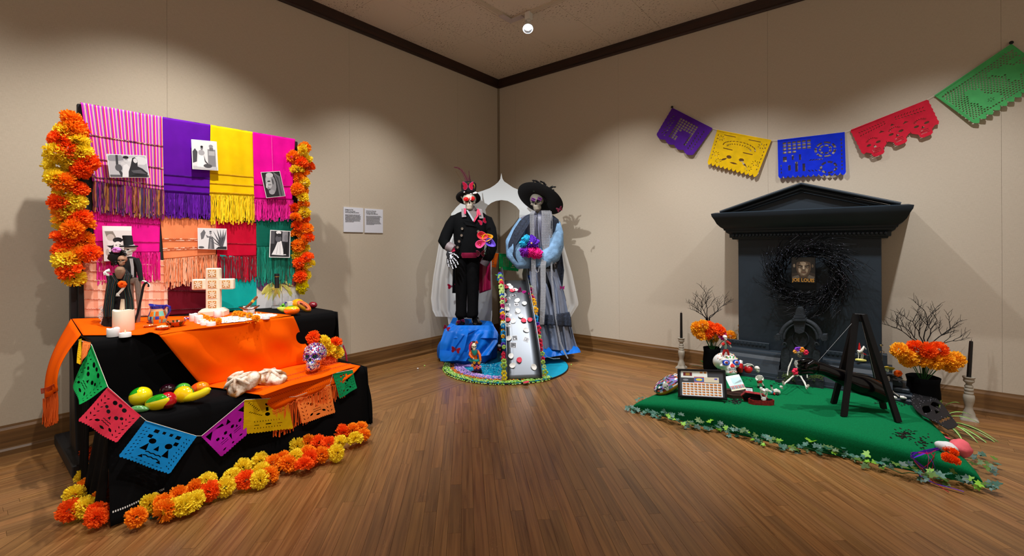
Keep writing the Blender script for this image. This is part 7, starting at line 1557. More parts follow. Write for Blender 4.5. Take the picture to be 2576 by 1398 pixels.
it = [F('#0d0a08', (.02, .01), (.98, .01), (.98, .99), (.02, .99)), F('#241c16', (.02, .14), (.98, .14), (.98, .36), (.8, .42), (.3, .4), (.02, .36)), F('#4e463c', (.02, .22), (.3, .3), (.36, .2), (.1, .14)), F('#4e463c', (.98, .24), (.74, .32), (.66, .2), (.9, .14)),
     F('#3a2c20', (.34, .4), (.38, .2), (.68, .2), (.7, .4)), F('#3e2f23', (.2, .62), (.22, .48), (.29, .34), (.42, .24), (.6, .24), (.73, .34), (.81, .5), (.83, .66), (.8, .8), (.68, .87), (.5, .89), (.32, .86), (.22, .76)), B('#6e5f4e', .12, .66, .045, .07), B('#50402f', .89, .66, .035, .065),
     F('#5d4c3b', (.27, .6), (.3, .42), (.42, .28), (.58, .28), (.7, .42), (.74, .6), (.68, .76), (.34, .76)), F('#84735f', (.36, .8), (.5, .82), (.62, .79), (.6, .7), (.52, .66), (.42, .69)), F('#8a7a66', (.3, .54), (.36, .57), (.42, .5), (.38, .38), (.32, .42)), F('#7a6a56', (.68, .55), (.62, .56), (.6, .48), (.64, .4), (.69, .46)), F('#14100c', (.16, .74), (.24, .8), (.4, .84), (.62, .84), (.78, .8), (.86, .72), (.84, .88), (.7, .95), (.5, .97), (.28, .94), (.18, .86)),
     F('#1c140e', (.24, .66), (.46, .62), (.47, .655), (.3, .70)), F('#1c140e', (.8, .66), (.58, .62), (.57, .655), (.72, .70)), F('#2c2018', (.28, .63), (.44, .605), (.42, .58), (.3, .59)), F('#2c2018', (.76, .63), (.6, .605), (.62, .58), (.74, .59)), B('#b0a695', .37, .612, .035, .009, 8), B('#b0a695', .67, .612, .035, .009, 8), B('#0c0806', .375, .612, .014, .011, 8), B('#0c0806', .665, .612, .014, .011, 8),
     F('#9c8d78', (.495, .66), (.545, .66), (.555, .54), (.52, .52), (.485, .54)), F('#2a1d14', (.44, .515), (.48, .505), (.52, .515), (.56, .505), (.6, .515), (.57, .49), (.47, .49)), F('#3a2218', (.4, .42), (.47, .435), (.52, .428), (.57, .435), (.64, .42), (.52, .405)), F('#6e5040', (.42, .41), (.52, .402), (.62, .41), (.52, .375)), F('#7c6c58', (.44, .34), (.52, .36), (.6, .34), (.52, .29))]
g = G(); art(g, M, it, .0003, .00006); v, f = text2d('JOE LOUIS', .040, .0008, 'CENTER', sx=.86); g.c = h2l('#b07a2c'); g.M = M @ Matrix.Translation((W_*.5, H_*.045, .0022)); g.add(v, f); g.build('cover_print', PRINTG, t, True)
# ================================================================== green mound
FELTG = mat('green_felt_carpet', '#06683c', .95, noise_s=160, amt=.18, bump=.5, bs=420, bd=.003, spec=.1, tex='Object')
MQ = bil((2.72, -1.60, 0), (4.70, -1.50, 0), (4.50, -.42, 0), (2.98, -.42, 0))
def mH(u): return .058+.105*sin(pi*min(1, max(0, u)))**.9+.02*max(0, u)
def mz(u, v):
    h = mH(u); w_ = .075/1.1
    z = h*sqrt(max(0, 1-(1-min(1, v/w_))**2)) if v < w_ else h+(.145-h)*min(1, (v-w_)/.4)*sin(pi*u)**.5 - (.02 if False else 0)
    e = min(u, 1-u)*2.0; re = .04
    if e < re*2: z *= sqrt(max(0, 1-(1-e/(re*2))**2))*(1 if v > w_ else 1)
    return z
def mnd(u, v):
    p = MQ(u, v); dn = .02*sin(pi*u*2.3+1)*(1-v); fb = -.035*max(0, 1-abs(v-.035)/.035) if v < .07 else 0
    return Vector((p.x, p.y+dn*(1 if v < .5 else 0)+(.0), max(.003, mz(u, v)+(.006*sin(u*9+v*3)*sin(pi*u) if v > .07 else 0))))
def mq(x, y):   # invert roughly
    v = (y+1.55)/1.13; u = (x-(2.72+.26*v))/(1.98-.46*v); return min(1, max(0, u)), min(1, max(0, v))
def zat(x, y): return mnd(*mq(x, y)).z
g = G(); vv = [0, .004, .01, .02, .032, .046, .058, .068]+[.068+.932*i/26 for i in range(1, 27)]
uu = [0, .003, .008, .016, .026, .04]+[.04+.92*i/70 for i in range(1, 71)]+[.974, .984, .992, .997, 1.0]
VS = [mnd(u, v)+(Vector((0, -.03*sin(pi*min(1, v/.068)), 0)) if v < .068 else Vector()) for v in vv for u in uu]; nu_ = len(uu)
g.add(VS, [[j*nu_+i, j*nu_+i+1, (j+1)*nu_+i+1, (j+1)*nu_+i] for j in range(len(vv)-1) for i in range(nu_-1)])
g.build('green_carpet_mound', FELTG, label='green felt carpet rolled over a low mound in front of the tomb', cat='carpet', angle=180)
def onm(px, py, dz=0.):
    p = Fl(px, py, .15)
    for _ in range(6): p = Fl(px, py, zat(p.x, p.y)+dz)
    return p
# confetti
g = G(); rr = random.Random(31)
for cx, cy, sx, sy, n_ in ((1850, 1008, 14, 5, 90), (1960, 960, 22, 5, 26), (2060, 968, 20, 6, 30), (2225, 1010, 20, 6, 46), (2280, 1012, 14, 5, 24), (2275, 1092, 24, 9, 80), (2325, 1112, 10, 12, 34), (1890, 955, 22, 6, 14)):
    for i in range(n_): p = onm(rr.gauss(cx, sx*.7), rr.gauss(cy, sy*.7), .002); a = rr.uniform(0, 3); s_ = rr.uniform(.004, .007); g.at(p, (rr.uniform(-.3, .3), rr.uniform(-.3, .3), a), s_).box(-1, 1, -.7, .7, -.1, .1)
g.build('black_confetti', mat('confetti_black', '#101012', .3), smooth=False, label='small black confetti shapes scattered over the green carpet', cat='confetti', kind='stuff')
# ---- ivy
ivl = [mat('ivy_leaf_dark', '#1e4a34', .45, rnd=.3), mat('ivy_leaf_olive', '#4a6a22', .5, rnd=.3), mat('ivy_leaf_bright', '#7ab02a', .5, rnd=.2), mat('ivy_leaf_blue', '#3a6a5a', .45, rnd=.25)]
LO = [(0, 0), (.35, -.25), (.85, -.1), (.55, .25), (.75, .75), (.3, .6), (0, 1.15), (-.3, .6), (-.75, .75), (-.55, .25), (-.85, -.1), (-.35, -.25)]
lm = []
for m_ in ivl:
    g = G(); g.prism([(x, y, .12*abs(x)) for x, y in LO], (0, 0, .03)); me = bpy.data.meshes.new('ivy_leaf'); me.from_pydata([tuple(v) for v in g.v], [], g.f); me.materials.append(m_); lm.append(me)
iv = thing('ivy_vine', 'artificial ivy vine trailing on the floor along the front of the green mound', 'vine', (3.7, -1.66, 0)); rr = random.Random(41); stem = []
def ivyleaf(par, p, s_, k=None):
    o = bpy.data.objects.new('ivy_leaf', lm[k if k is not None else rr.choice((0, 0, 1, 1, 2, 3, 3))]); COL.objects.link(o); o.parent = par
    from mathutils import Euler
    tilt = (CAMP-p).normalized()*rr.uniform(.1, .9)+Vector((rr.uniform(-.4, .4), rr.uniform(-.4, .4), .7)); o.matrix_local = xf(par).inverted() @ Matrix.Translation(p) @ tilt.to_track_quat('Z', 'Y').to_matrix().to_4x4() @ Matrix.Rotation(rr.uniform(0, 6.3), 4, 'Z') @ Matrix.Scale(s_, 4)
for i in range(165):
    u = i/165+rr.uniform(-.01, .01); x = 2.72+2.02*u; y = -1.645+.08*u+.03*sin(u*21)+rr.gauss(0, .028)-.02*sin(pi*u); p = Vector((x, y, rr.uniform(.012, .07)*(1 if u > .12 else .4))); ivyleaf(iv, p, rr.uniform(.020, .032), 3 if u < .12 else None)
    if i % 4 == 0: stem.append(Vector((x, -1.64+.08*u+.03*sin(u*21), .012+.02*abs(sin(i)))))
G().tube(stem, .0025, 5).build('stem', MATS['leaf_green'], iv, True)
iv2 = thing('ivy_vine', 'short ivy sprig curling out past the right-hand tip of the green mound', 'vine', Fl(2480, 1170))
for a, b in ((2455, 1148), (2475, 1142), (2498, 1152), (2512, 1168), (2488, 1165), (2500, 1180), (2462, 1162), (2450, 1165), (2445, 1150), (2493, 1212), (2498, 1190), (2489, 1226), (2470, 1140), (2435, 1145), (2480, 1178)): ivyleaf(iv2, Fl(a, b, .03), .024, rr.choice((0, 3, 1)))
G().tube([Fl(2430, 1150, .03), Fl(2460, 1155, .02), Fl(2490, 1165, .03), Fl(2510, 1170, .02)], .002, 5).build('stem', MATS['leaf_green'], iv2, True)
iv3 = thing('ivy_vine', 'faded ivy sprig behind the left-hand tip of the green mound', 'vine', Fl(1600, 1005))
for a, b in ((1585, 1025), (1578, 1030), (1608, 1003), (1618, 1000), (1626, 1004), (1600, 1007), (1635, 1001)): ivyleaf(iv3, Fl(a, b, .02), .018, 3)
# ---- candles
HOL = mat('greige_plaster', '#a39b8c', .7, bump=.25, bs=40, bd=.003); CBK = mat('black_wax', '#0a0a0b', .35)
def cstick(label, P, rot):
    t = thing('candlestick', label, 'candlestick', P); g = G(); R = []
    sq = lambda r, z: [(r*max(-1, min(1, 1.35*cos(q))), r*max(-1, min(1, 1.35*sin(q))), z) for q in [2*pi*j/28 for j in range(28)]]
    ci = lambda r, z: [(r*cos(q), r*sin(q), z) for q in [2*pi*j/28 for j in range(28)]]
    g.rings([sq(.050, 0), sq(.048, .012), sq(.036, .022)]+[ci(r, z) for r, z in ((.037, .03), (.034, .05), (.022, .08), (.021, .10), (.030, .135), (.033, .16), (.031, .18), (.024, .188), (.027, .196), (.026, .206), (.021, .21), (.027, .218), (.026, .23), (.020, .234), (.025, .243), (.022, .253), (.016, .258), (.018, .268), (.031, .282), (.031, .295), (.028, .299), (.035, .308), (.036, .316), (.028, .318), (.012, .31))]); g.build('holder', HOL, t, angle=60)
    c_ = thing('taper_candle', label.replace('turned grey candlestick', 'black taper candle in the grey candlestick'), 'candle', Vector(P)+Vector((0, 0, .312)))
    XF[c_.name] = Matrix.Translation(Vector(P)+Vector((0, 0, .312))) @ Matrix.Rotation(rot, 4, 'Y'); c_.matrix_world = XF[c_.name]
    G().lathe([(.0135, 0), (.0115, .25), (.0105, .268), (.001, .272)], 16).build('body', CBK, c_); G().tube([(0, 0, .27), (.001, 0, .285)], .0012, 5).build('wick', DARK, c_)
cstick('turned grey candlestick against the right wall left of the tomb', (2.623, -.106, 0), 0); cstick('turned grey candlestick at the far right beside the baseboard', (4.765, -.226, 0), .05)
# ---- vases
def vase(label, P, r, h, flowers, bl_, dv, fr_, seed, wrap=False):
    t = thing('vase', 'black cloth-wrapped vase '+label, 'vase', P); g = G(); n_ = 40
    g.rings([[(r*k*cos(q)*(1+.03*sin(q*6+z*20)), r*k*sin(q)*(1+.03*sin(q*6+z*20)), z*h) for q in [2*pi*j/n_ for j in range(n_)]] for k, z in ((.7, 0), (.85, .1), (1, .35), (1.02, .6), (.95, .85), (1.0, .99), (.97, 1.0), (.8, .9), (.1, .8))]); g.build('body', mat('black_velvet', '#040405', .95, spec=.08), t, angle=180)
    f_ = thing('marigold_bouquet', 'orange and golden marigolds '+label, 'flowers', Vector(P)+Vector((0, 0, h*.8)))
    for a, b, k in flowers: p = atd(a, b, dv-rr.uniform(0, .06)); marigold(f_, p, fr_*dv/FPX*rr.uniform(.95, 1.1), k); G().tube([p, (p+Vector(P)+Vector((0, 0, h)))/2+Vector((0, 0, .0)), Vector(P)+Vector((0, 0, h*.8))], .0028, 5).build('stem', MATS['leaf_green'], f_, True)
    b_ = thing('bare_branches', 'bare black twigs '+label, 'branches', Vector(P)+Vector((0, 0, h*.8)))
    r3 = random.Random(seed); g = None
    def grow(p, d, L, th, lv):
        n2 = 5; pts = [p]; q = p
        for i in range(n2): d2 = (d+Vector((r3.uniform(-.3, .3), r3.uniform(-.15, .15), r3.uniform(-.22, .25)))).normalized(); q = q+d2*L/n2; pts.append(q)
        g.tube(pts, [th*(1-.1*i) for i in range(n2+1)], 5)
        if lv < 3:
            for i in range(2, n2+1):
                for s_ in ((-1, 1) if i % 2 else (1,)):
                    if r3.random() < .85: grow(pts[i], (d+HR*s_*r3.uniform(.5, 1.0)+Vector((0, 0, r3.uniform(-.1, .3)))).normalized(), L*r3.uniform(.4, .62), th*.6, lv+1)
    base = Vector(P)+Vector((0, 0, h*.8))
    for px, py in bl_:
        g = G(); e = atd(px, py, dv+.02); s0 = atd(bl_[0][0]+(px-bl_[0][0])*.1, bl_[0][1]+ (fr_*5.2), dv+.02); g.tube([base, s0], .004, 5); grow(s0, (e-s0).normalized(), (e-s0).length*.78, .0042, 1 if px != bl_[0][0] else 1); g.build('branch', TW, b_, True)
VP = Vector((ony(1793, 900, -.30).x, -.30, 0)); dv = dep(VP)
vase('standing left of the tomb', VP, .085, .30, [(1752, 823, 'a'), (1768, 817, 'a'), (1783, 822, 'r'), (1802, 826, 'r'), (1812, 832, 'r'), (1765, 842, 'a'), (1793, 850, 'a'), (1815, 842, 'm'), (1838, 845, 'a'), (1756, 832, 'a'), (1783, 838, 'r')], [(1780, 722), (1736, 758), (1828, 755), (1745, 778), (1812, 770), (1760, 740)], dv, 15, 3)
VP = Vector((ony(2322, 950, -.34).x, -.34, 0)); dv = dep(VP)
vase('standing right of the tomb', VP, .10, .30, [(2262, 881, 'a'), (2300, 873, 'r'), (2335, 882, 'r'), (2362, 880, 'r'), (2285, 903, 'a'), (2318, 904, 'a'), (2350, 906, 'a'), (2378, 905, 'a'), (2402, 904, 'a'), (2280, 893, 'a'), (2390, 914, 'a'), (2345, 893, 'r')], [(2328, 758), (2240, 820), (2258, 806), (2398, 810), (2415, 852), (2280, 790), (2370, 790)], dv, 21, 8)
def leafblade(g, p, d, L, w_, droop=.5):
    d = Vector(d).normalized(); sd = d.cross(Vector((0, 0, 1))).normalized(); R = []
    for i in range(8): q = i/7; c_ = p+d*L*q+Vector((0, 0, -droop*L*q*q)); ww = w_*sin(pi*min(1, .12+q*.88))**.8*(1 if q < .98 else .1); R.append([c_-sd*ww, c_+Vector((0, 0, -ww*.3)), c_+sd*ww])
    g.rings(R, False, False, closed=False)
pl_ = thing('green_plant', 'tuft of green strap leaves between the candlestick and the sugar skull', 'plant', Fl(1782, 945)); LG = mat('strap_leaf', '#2a6a2a', .45, rnd=.3); rr = random.Random(51); b0 = Fl(1785, 935, .04)
for i in range(20): a = rr.uniform(0, 6.3); g = G(); leafblade(g, b0, (cos(a), sin(a)*.6-.15, rr.uniform(.5, 1.5)), rr.uniform(.13, .23), .009, .45); g.build('leaf', LG, pl_, True, solid=.001)
pl_ = thing('variegated_plant', 'variegated green and white strap leaves by the right-hand candlestick', 'plant', Fl(2375, 1050)); VG = stripes('variegated_leaf', ['#5a8a2a', '#8ab04a', '#d8e0c0', '#5a8a2a', '#3a6a1a'], 1)
for a, b, dx, dy, dz, L in ((2350, 1040, -.3, -.2, 1.6, .22), (2362, 1040, .1, -.2, 1.8, .24), (2368, 1030, .7, -.1, 1.3, .22), (2375, 1050, 1.0, -.1, .7, .22), (2380, 1060, 1, -.35, .35, .30), (2385, 1060, 1, -.5, .25, .32), (2385, 1065, .7, -.8, .3, .22), (2380, 1070, .4, -1, .4, .2), (2340, 1010, -.6, -.4, 1.2, .16), (2330, 1005, .2, .1, 1.8, .2), (2388, 1066, 1, -.6, .2, .26), (2376, 1045, 1, .1, 1.0, .2)):
    g = G(); leafblade(g, Fl(a, b, .05), (dx, dy, dz), L, .011, .55); g.uv = [((k % 3)/2*.99, (k//3)/7) for k in range(24)]; g.build('leaf', VG, pl_, True, solid=.001)
# ---- easel and arm
EB = mat('black_satin_wood', '#080709', .5, spec=.25); ez = thing('easel', 'black four-legged stand holding the glossy arm over the green carpet', 'stand', (4.17, -1.0, .14)); AP = ony(2163, 790, -1.0)
for (a, b), k in (((2123, 1048), -.02), ((2260, 1063), .02), ((2097, 1015), -.02), ((2223, 1028), .02)):
    F_ = onm(a, b); F_.z = zat(F_.x, F_.y)+.004; A_ = AP+Vector((k, -.012 if b > 1030 else .018, 0)); d_ = (A_-F_).normalized(); s1 = HR*.018; s2v = d_.cross(HR).normalized()*.010; g = G(); g.rings([[P+s1+s2v, P-s1+s2v, P-s1-s2v, P+s1-s2v] for P in (F_, A_)]); g.build('leg', EB, ez, True, False)
G().box(AP.x-.03, AP.x+.03, AP.y-.015, AP.y+.02, AP.z-.05, AP.z+.004, .003).build('apex_hinge', EB, ez, True, False)
DE = dep((4.13, -1.03, .4)); ARM = mat('glossy_black_resin', '#050406', .16, spec=.35)
am = thing('arm_sculpture', 'glossy black sculpture of a forearm and fist hanging inside the stand', 'sculpture', atd(2130, 1000, DE))
g = G(); btube(g, DE, [(2030, 924), (2044, 924), (2056, 925), (2068, 927), (2085, 934), (2105, 942), (2130, 953), (2150, 961), (2170, 967), (2195, 976), (2215, 986), (2227, 993), (2229, 994)], [14, 17, 16, 14.5, 14.5, 17, 21, 25, 26.5, 25, 22, 20.5, 19], 28); g.v = [v+Vector((0, 0, .008*noise.noise(v*12))) for v in g.v]; g.build('forearm', ARM, am, True, angle=180)
g = G(); btube(g, DE, [(2020, 922), (2028, 921), (2040, 922), (2050, 924)], [15, 19, 20, 17], 20, flat=1.05); hnd = g.build('palm', ARM, am, True, angle=180)
for k, (y0, r_) in enumerate(((909, 6.2), (919, 6.6), (929, 6.4), (938, 5.4))):
    o = .045-.004*k; g = G(); btube(g, DE, [(2044, y0-1, o), (2030, y0-2, o+.012), (2018, y0-1, o+.004), (2013, y0+1, o-.015), (2014, y0+2, o-.035)], [r_*.8, r_, r_*1.02, r_, r_*.8], 12); g.build('finger', ARM, am, True)
g = G(); btube(g, DE, [(2052, 915, .05), (2042, 911, .066), (2032, 917, .072), (2028, 926, .070)], [6.5, 7, 6.4, 4.6], 12); g.build('thumb', ARM, am, True)
g = G(); g.tube([AP, atd(2055, 912, DE)], .0008, 4); g.build('thread', mat('clear_thread', '#a8a8a8', .3), am, True); g = G(); g.tube([AP, atd(2205, 965, DE)], .0008, 4); g.build('thread', MATS['clear_thread'], am, True)
# ---- framed stamps
dL = dep(onm(1706, 1004)); dR = dep(onm(1829, 1012)); Q = [atd(1692, 928, dL+.10), atd(1812, 931, dR+.10), atd(1829, 1005, dR), atd(1706, 998, dL)]; tl, tr, br_, bl = Q
fm = thing('stamp_frame', 'black frame with a sheet of orange stamps leaning on the green mound', 'picture frame', bl); M = frame(bl, br_-bl, tl-bl); W_, H_ = (br_-bl).length, (tl-bl).length
def fbar(x0, x1, y0, y1): g = G(); g.M = M; g.box(x0, x1, y0, y1, -.022, .006, .002); g.build('frame_rail', EB, fm, True, False)
fbar(0, W_, 0, .014); fbar(0, W_, H_-.014, H_); fbar(0, .014, 0.014, H_-.014); fbar(W_-.014, W_, .014, H_-.014)
g = G(); g.M = M; g.box(.012, W_-.012, .012, H_-.012, -.018, -.004); g.build('mat_board', mat('charcoal_card', '#3a3d42', .6), fm, True, False)
it = [('#e6eee8', rect(W_*.07, H_*.70, W_*.63, H_*.94)), ('#6a1a24', rect(W_*.12, H_*.76, W_*.31, H_*.89)), ('#a8823a', rect(W_*.17, H_*.78, W_*.26, H_*.87)), ('#c07a30', rect(W_*.475, H_*.86, W_*.535, H_*.92)), ('#c07a30', rect(W_*.56, H_*.86, W_*.615, H_*.92)), ('#d8cfb4', rect(W_*.55, H_*.55, W_*.86, H_*.73)), ('#d86a5a', rect(W_*.35, H_*.53, W_*.56, H_*.74)), ('#3a6ab0', rect(W_*.355, H_*.56, W_*.555, H_*.71)), ('#e8d040', blob(W_*.455, H_*.64, W_*.07, H_*.045)), ('#4a4ab0', rect(W_*.77, H_*.65, W_*.83, H_*.70)), ('#8a8f94', blob(W_*.17, H_*.62, W_*.06, H_*.035)), ('#eef4f6', rect(W_*.09, H_*.06, W_*.92, H_*.53))]
for j in range(5):
    for i in range(10): x, y = W_*(.105+i*.081), H_*(.085+j*.088); it += [('#d88a44', rect(x, y+H_*.022, x+W_*.062, y+H_*.07)), ('#5a3020', [(x+W_*.01, y+H_*.022), (x+W_*.062, y+H_*.012), (x+W_*.062, y+H_*.036)])]
g = G(); art(g, M, it, -.0038, .00002); g.build('stamp_prints', PRINT, fm, True)
# easel back of the frame
G().tube([(tl+tr)/2-Vector((0, 0, .04)), Vector(((tl+tr).x/2+.05, (tl+tr).y/2+.13, zat((tl+tr).x/2+.05, (tl+tr).y/2+.13)))], .006, 6).build('back_stay', EB, fm, True)
# cushion behind the frame
P = onm(1684, 995, .0); t = thing('cushion', 'cushion in colourful skull-patterned fabric half hidden behind the stamp frame', 'cushion', P); CQ = M_ = TF(P+HF*.10, .1) @ Matrix.Translation((.03, 0, .06)) @ Matrix.Rotation(-.5, 4, 'Y')
g = G(); g.M = CQ; g.ell((0, 0, 0), (.13, .08, .055), 28, 16, lambda p: Vector((p.x*(1+abs(p.y)*1.5), p.y*(1+abs(p.x)*1.2), p.z))); rr = random.Random(3); paint(g, 0, lambda c: '#c88a1a' if (CQ.inverted() @ c).z < -.005 and (CQ.inverted() @ c).z > -.03 else rr.choice(['#0c0a10', '#16121a', '#5a7ab0', '#b04a2a', '#e8e4e0', '#3a7a5a', '#8a4a9a'])); g.build('cover', PRINT, t, True)
g = G(); g.M = CQ; add_skull(g, Matrix.Translation((-.05, -.085, -.0)) @ Matrix.Scale(.07, 4) @ Matrix.Diagonal((1, .1, 1, 1)), 16); g.build('skull_print', [mat('print_white', '#e8e6e4', .7), DARK], t, True)
# ---- sugar skull
P = onm(1838, 950); t = thing('sugar_skull', 'large white painted sugar skull with blue flower eyes and red nose', 'skull', P); Ms = TF(P-Vector((0, 0, .0))+HF*.03, .06, .215) @ Matrix.Rotation(-.42, 4, 'X') @ Matrix.Diagonal((1.3, 1.1, 1, 1)); wsk = mat('white_ceramic', '#e8e8e6', .25, coat=.3)
g = G(); add_skull(g, Ms, 44); g.build('cranium', [wsk, wsk], t, True, angle=180)
for sx in (-1, 1):
    g = G(); g.M = Ms; cxx = sx*.165; g.prism([(cxx+.105*(1+.12*cos(12*q))*cos(q), -.40+.04*abs(cos(q))*0, .5+.1*(1+.12*cos(12*q))*sin(q)) for q in [2*pi*j/48 for j in range(48)]], (0, .08, 0)); e = g.build('eye_flower', mat('cobalt_paint', '#0a3ab8', .3), t, True, False)
    g = G(); g.M = Ms; g.ell((cxx, -.40, .5), (.068, .02, .066), 20, 8); g.build('eye_ring', wsk, e, True); g = G(); g.M = Ms; g.ell((cxx, -.415, .5), (.05, .03, .05), 16, 8); g.build('pupil', mat('garnet_gem', '#8a2a40', .15, coat=.5), e, True)
g = G(); g.M = Ms; g.prism([(0, -.44, .46), (.06, -.44, .38), (.065, -.44, .33), (.03, -.44, .31), (0, -.44, .33), (-.03, -.44, .31), (-.065, -.44, .33), (-.06, -.44, .38)], (0, .1, 0)); g.build('nose', mat('coral_paint', '#e83a38', .3), t, True, False)
g = G(); add_teeth(g, Ms, 10); g.build('teeth', [WHITE, DARK], t, True); g = G(); g.M = Ms
for i in range(9): a = -.95+1.9*i/8; g.box(.142*sin(a)-.006, .142*sin(a)+.006, -.325-.112*cos(a), -.31-.1*cos(a), .2, .3)
g.build('teeth_gaps', DARK, t, True, False)
g = G(); g.M = Ms
for dx, c_ in ((0, '#2a9a4a'), (-.07, '#3aaa5a'), (.07, '#3aaa5a')): g.co(c_).prism([(dx, -.40-.0*abs(dx), .64), (dx*1.4+.02, -.405, .7), (dx*1.9, -.40, .77), (dx*1.4-.02, -.405, .7)], (0, .03, 0))
for i in range(22): a = rr.uniform(-2.7, -.4); z = rr.uniform(.66, .92); r0 = sqrt(max(0, 1-((z-.64)/.36)**2)); g.co(rr.choice(['#f09a5a', '#d8e08a', '#e8a0a0', '#f0e08a'])).ell((.372*r0*cos(a), .05+.452*r0*sin(a), z), (.026, .012, .02), 8, 5)
for i in range(10): a = rr.uniform(-2.3, -.8); g.co('#e87a6a').ell((.17*cos(a), -.22+.2*sin(a), .13+rr.uniform(-.03, .03)), (.02, .012, .012), 8, 4)
g.build('painted_scrolls', PRINT, t, True, kind='stuff')
# ---- small skeleton figures
IV = mat('ivory_figure', '#d8d6cc', .5); GOLD = mat('brass_figure', '#a8905a', .35, .6); REDP = mat('red_lacquer', '#b81418', .3, coat=.3)
def fig(label, cat, d, head, hh, yaw, lines, m, ribs=None, base=None, name='skeleton_figurine', hm=None):
    t = thing(name, label, cat, base if base is not None else atd(head[0], head[1]+hh*3, d)); g = G(); add_skull(g, TF(atd(head[0], head[1]+hh*.5, d-.0), yaw, hh*d/FPX), 18); g.build('head', [hm or m, DARK], t, True)
    for nm, pts, r_, mm in lines: g = G(); btube(g, d, pts, r_, 7); g.build(nm, mm or m, t, True)
    if ribs:
        g = G(); cx, y0, y1, hw = ribs; n_ = 7
        btube(g, d, [(cx, y0, 0), (cx, y1+4, 0)], 1.1, 6)
        for i in range(n_): y = y0+(y1-y0)*i/(n_-1); w_ = hw*(.7+.3*sin(pi*i/(n_-1))); g.tube([atd(cx+w_*cos(q), y+1.5*sin(q), d-.018*sin(q)) for q in [pi*k/8-.0 for k in range(-1, 10)]], .0022, 4)
        g.build('ribcage', m, t, True)
    return t
dS = dep(onm(2000, 972)); sk_ = fig('seated white skeleton figure with a crown of bright flowers before the headstone', 'figurine', dS, (2010, 889), 19, .1,
    [('arm', [(1994, 901, .01), (1990, 910, .015), (1985, 922, .02), (1982, 934, .02), (1981, 944, .03)], [1.9, 1.3, 1.9, 1.2, 1.6], None), ('arm', [(2022, 902), (2026, 915), (2029, 928), (2030, 940, .02), (2031, 950, .03)], [1.9, 1.3, 1.9, 1.2, 1.6], None), ('leg', [(1999, 943, .02), (1990, 950, .07), (1983, 957, .12), (1975, 963, .16), (1972, 968, .18)], [2.4, 1.6, 2.3, 1.6, 2], None), ('leg', [(2013, 944, .02), (2019, 954, .08), (2024, 962, .12), (2028, 972, .16), (2030, 978, .18)], [2.4, 1.6, 2.3, 1.6, 2], None),
     ('pelvis', [(1999, 940, .01), (2004, 944, .02), (2012, 938, .01)], [2.5, 3, 4], None), ('foot', [(1970, 958, .18), (1971, 967, .19)], [3, 2.2], BONEG), ('foot', [(2034, 968, .18), (2030, 975, .19)], [3, 2.2], BONEG)], IV, (2007, 906, 922, 9), base=onm(2003, 960), hm=BONEG)
for i, (a, b, c_, r_) in enumerate(((1999, 884, '#f09a3a', 5), (2004, 878, '#7a2ab8', 6), (2010, 877, '#6a1ab0', 5), (2016, 879, '#f08a1a', 7), (2026, 886, '#e01a4a', 7), (2018, 909, '#9a5ad0', 7), (2001, 934, '#f01a4a', 9))):
    g = G(); c0 = atd(a, b, dS-.04)
    for j in range(6): q = 2*pi*j/6; rr_ = r_*dS/FPX; g.ell(c0+HR*(rr_*.55*cos(q))+Vector((0, 0, rr_*.55*sin(q)))-HF*.004, (rr_*.5, rr_*.4, rr_*.5), 8, 5)
    g.build('flower', mat('bloom_'+c_[1:], c_, .5), sk_, True)
# boxer on the sugar skull
dS = dep(onm(1832, 948))-.0; fig('tiny skeleton boxer in red trunks and gloves on top of the sugar skull', 'figurine', dS, (1824, 849), 13, .3,
    [('glove', [(1817, 867, .03), (1823, 863, .035)], [4.6, 3.4], REDP), ('glove', [(1828, 858, .01), (1836, 865, .01)], [3.2, 4.4], REDP), ('arm', [(1817, 867, .02), (1811, 875, .02)], [1.6, 1.4], None), ('arm', [(1833, 863, 0), (1839, 873, 0)], [1.8, 1.4], None), ('torso', [(1825, 858), (1826, 868), (1825, 877)], [3, 3.6, 3], mat('grey_green', '#7a8a7a', .5)), ('leg', [(1824, 879), (1820, 888), (1819, 893)], [3.4, 3, 2.6], REDP), ('leg', [(1828, 879), (1832, 888), (1833, 893)], [3.4, 3, 2.6], REDP)], IV, base=atd(1826, 893, dS), hm=WHITE)
dG_ = dep((3.1, -.34, .4)); fig('little brass skeleton figure above the left-hand tomb step', 'figurine', dG_, (1860, 820), 9, .0, [('arm', [(1860, 831), (1849, 831), (1849, 838), (1852, 848)], .7, None), ('arm', [(1860, 831), (1870, 832), (1870, 837), (1866, 840)], .7, None), ('torso', [(1858, 826), (1859, 834), (1860, 842)], [1, 2, 1.6], None), ('leg', [(1854, 840), (1853, 848), (1856, 862), (1851, 869)], .9, None), ('leg', [(1863, 840), (1861, 848), (1866, 860), (1860, 869)], .9, None), ('instrument', [(1864, 836, .02), (1873, 841, .02), (1880, 847, .02)], [2.2, 2, .8], mat('dark_brass', '#3a3430', .3, .6)), ('hat_stem', [(1860, 820), (1860, 812)], .7, DARK)], GOLD, base=atd(1858, 869, dG_))
dG_ = dep((4.2, -.34, .4)); fig('little brass skeleton figure above the right-hand tomb step', 'figurine', dG_, (2215, 868), 8, .2, [('arm', [(2210, 882), (2205, 883), (2204, 890), (2209, 900)], .8, None), ('arm', [(2219, 881), (2224, 884), (2222, 892), (2226, 899)], .8, None), ('torso', [(2215, 877), (2215, 884), (2214, 890)], [1, 3, 1.6], None), ('leg', [(2212, 889), (2208, 898), (2210, 906)], 1, None), ('leg', [(2217, 889), (2220, 900), (2218, 911)], 1, None), ('hat', [(2211, 867), (2217, 867), (2222, 868)], [1, 2.4, .6], DARK)], GOLD, base=atd(2215, 911, dG_))
t = thing('horse_rider_figurine', 'white skeleton horse with a red rider on a yellow base on the right tomb step', 'figurine', atd(2166, 908, dG_))
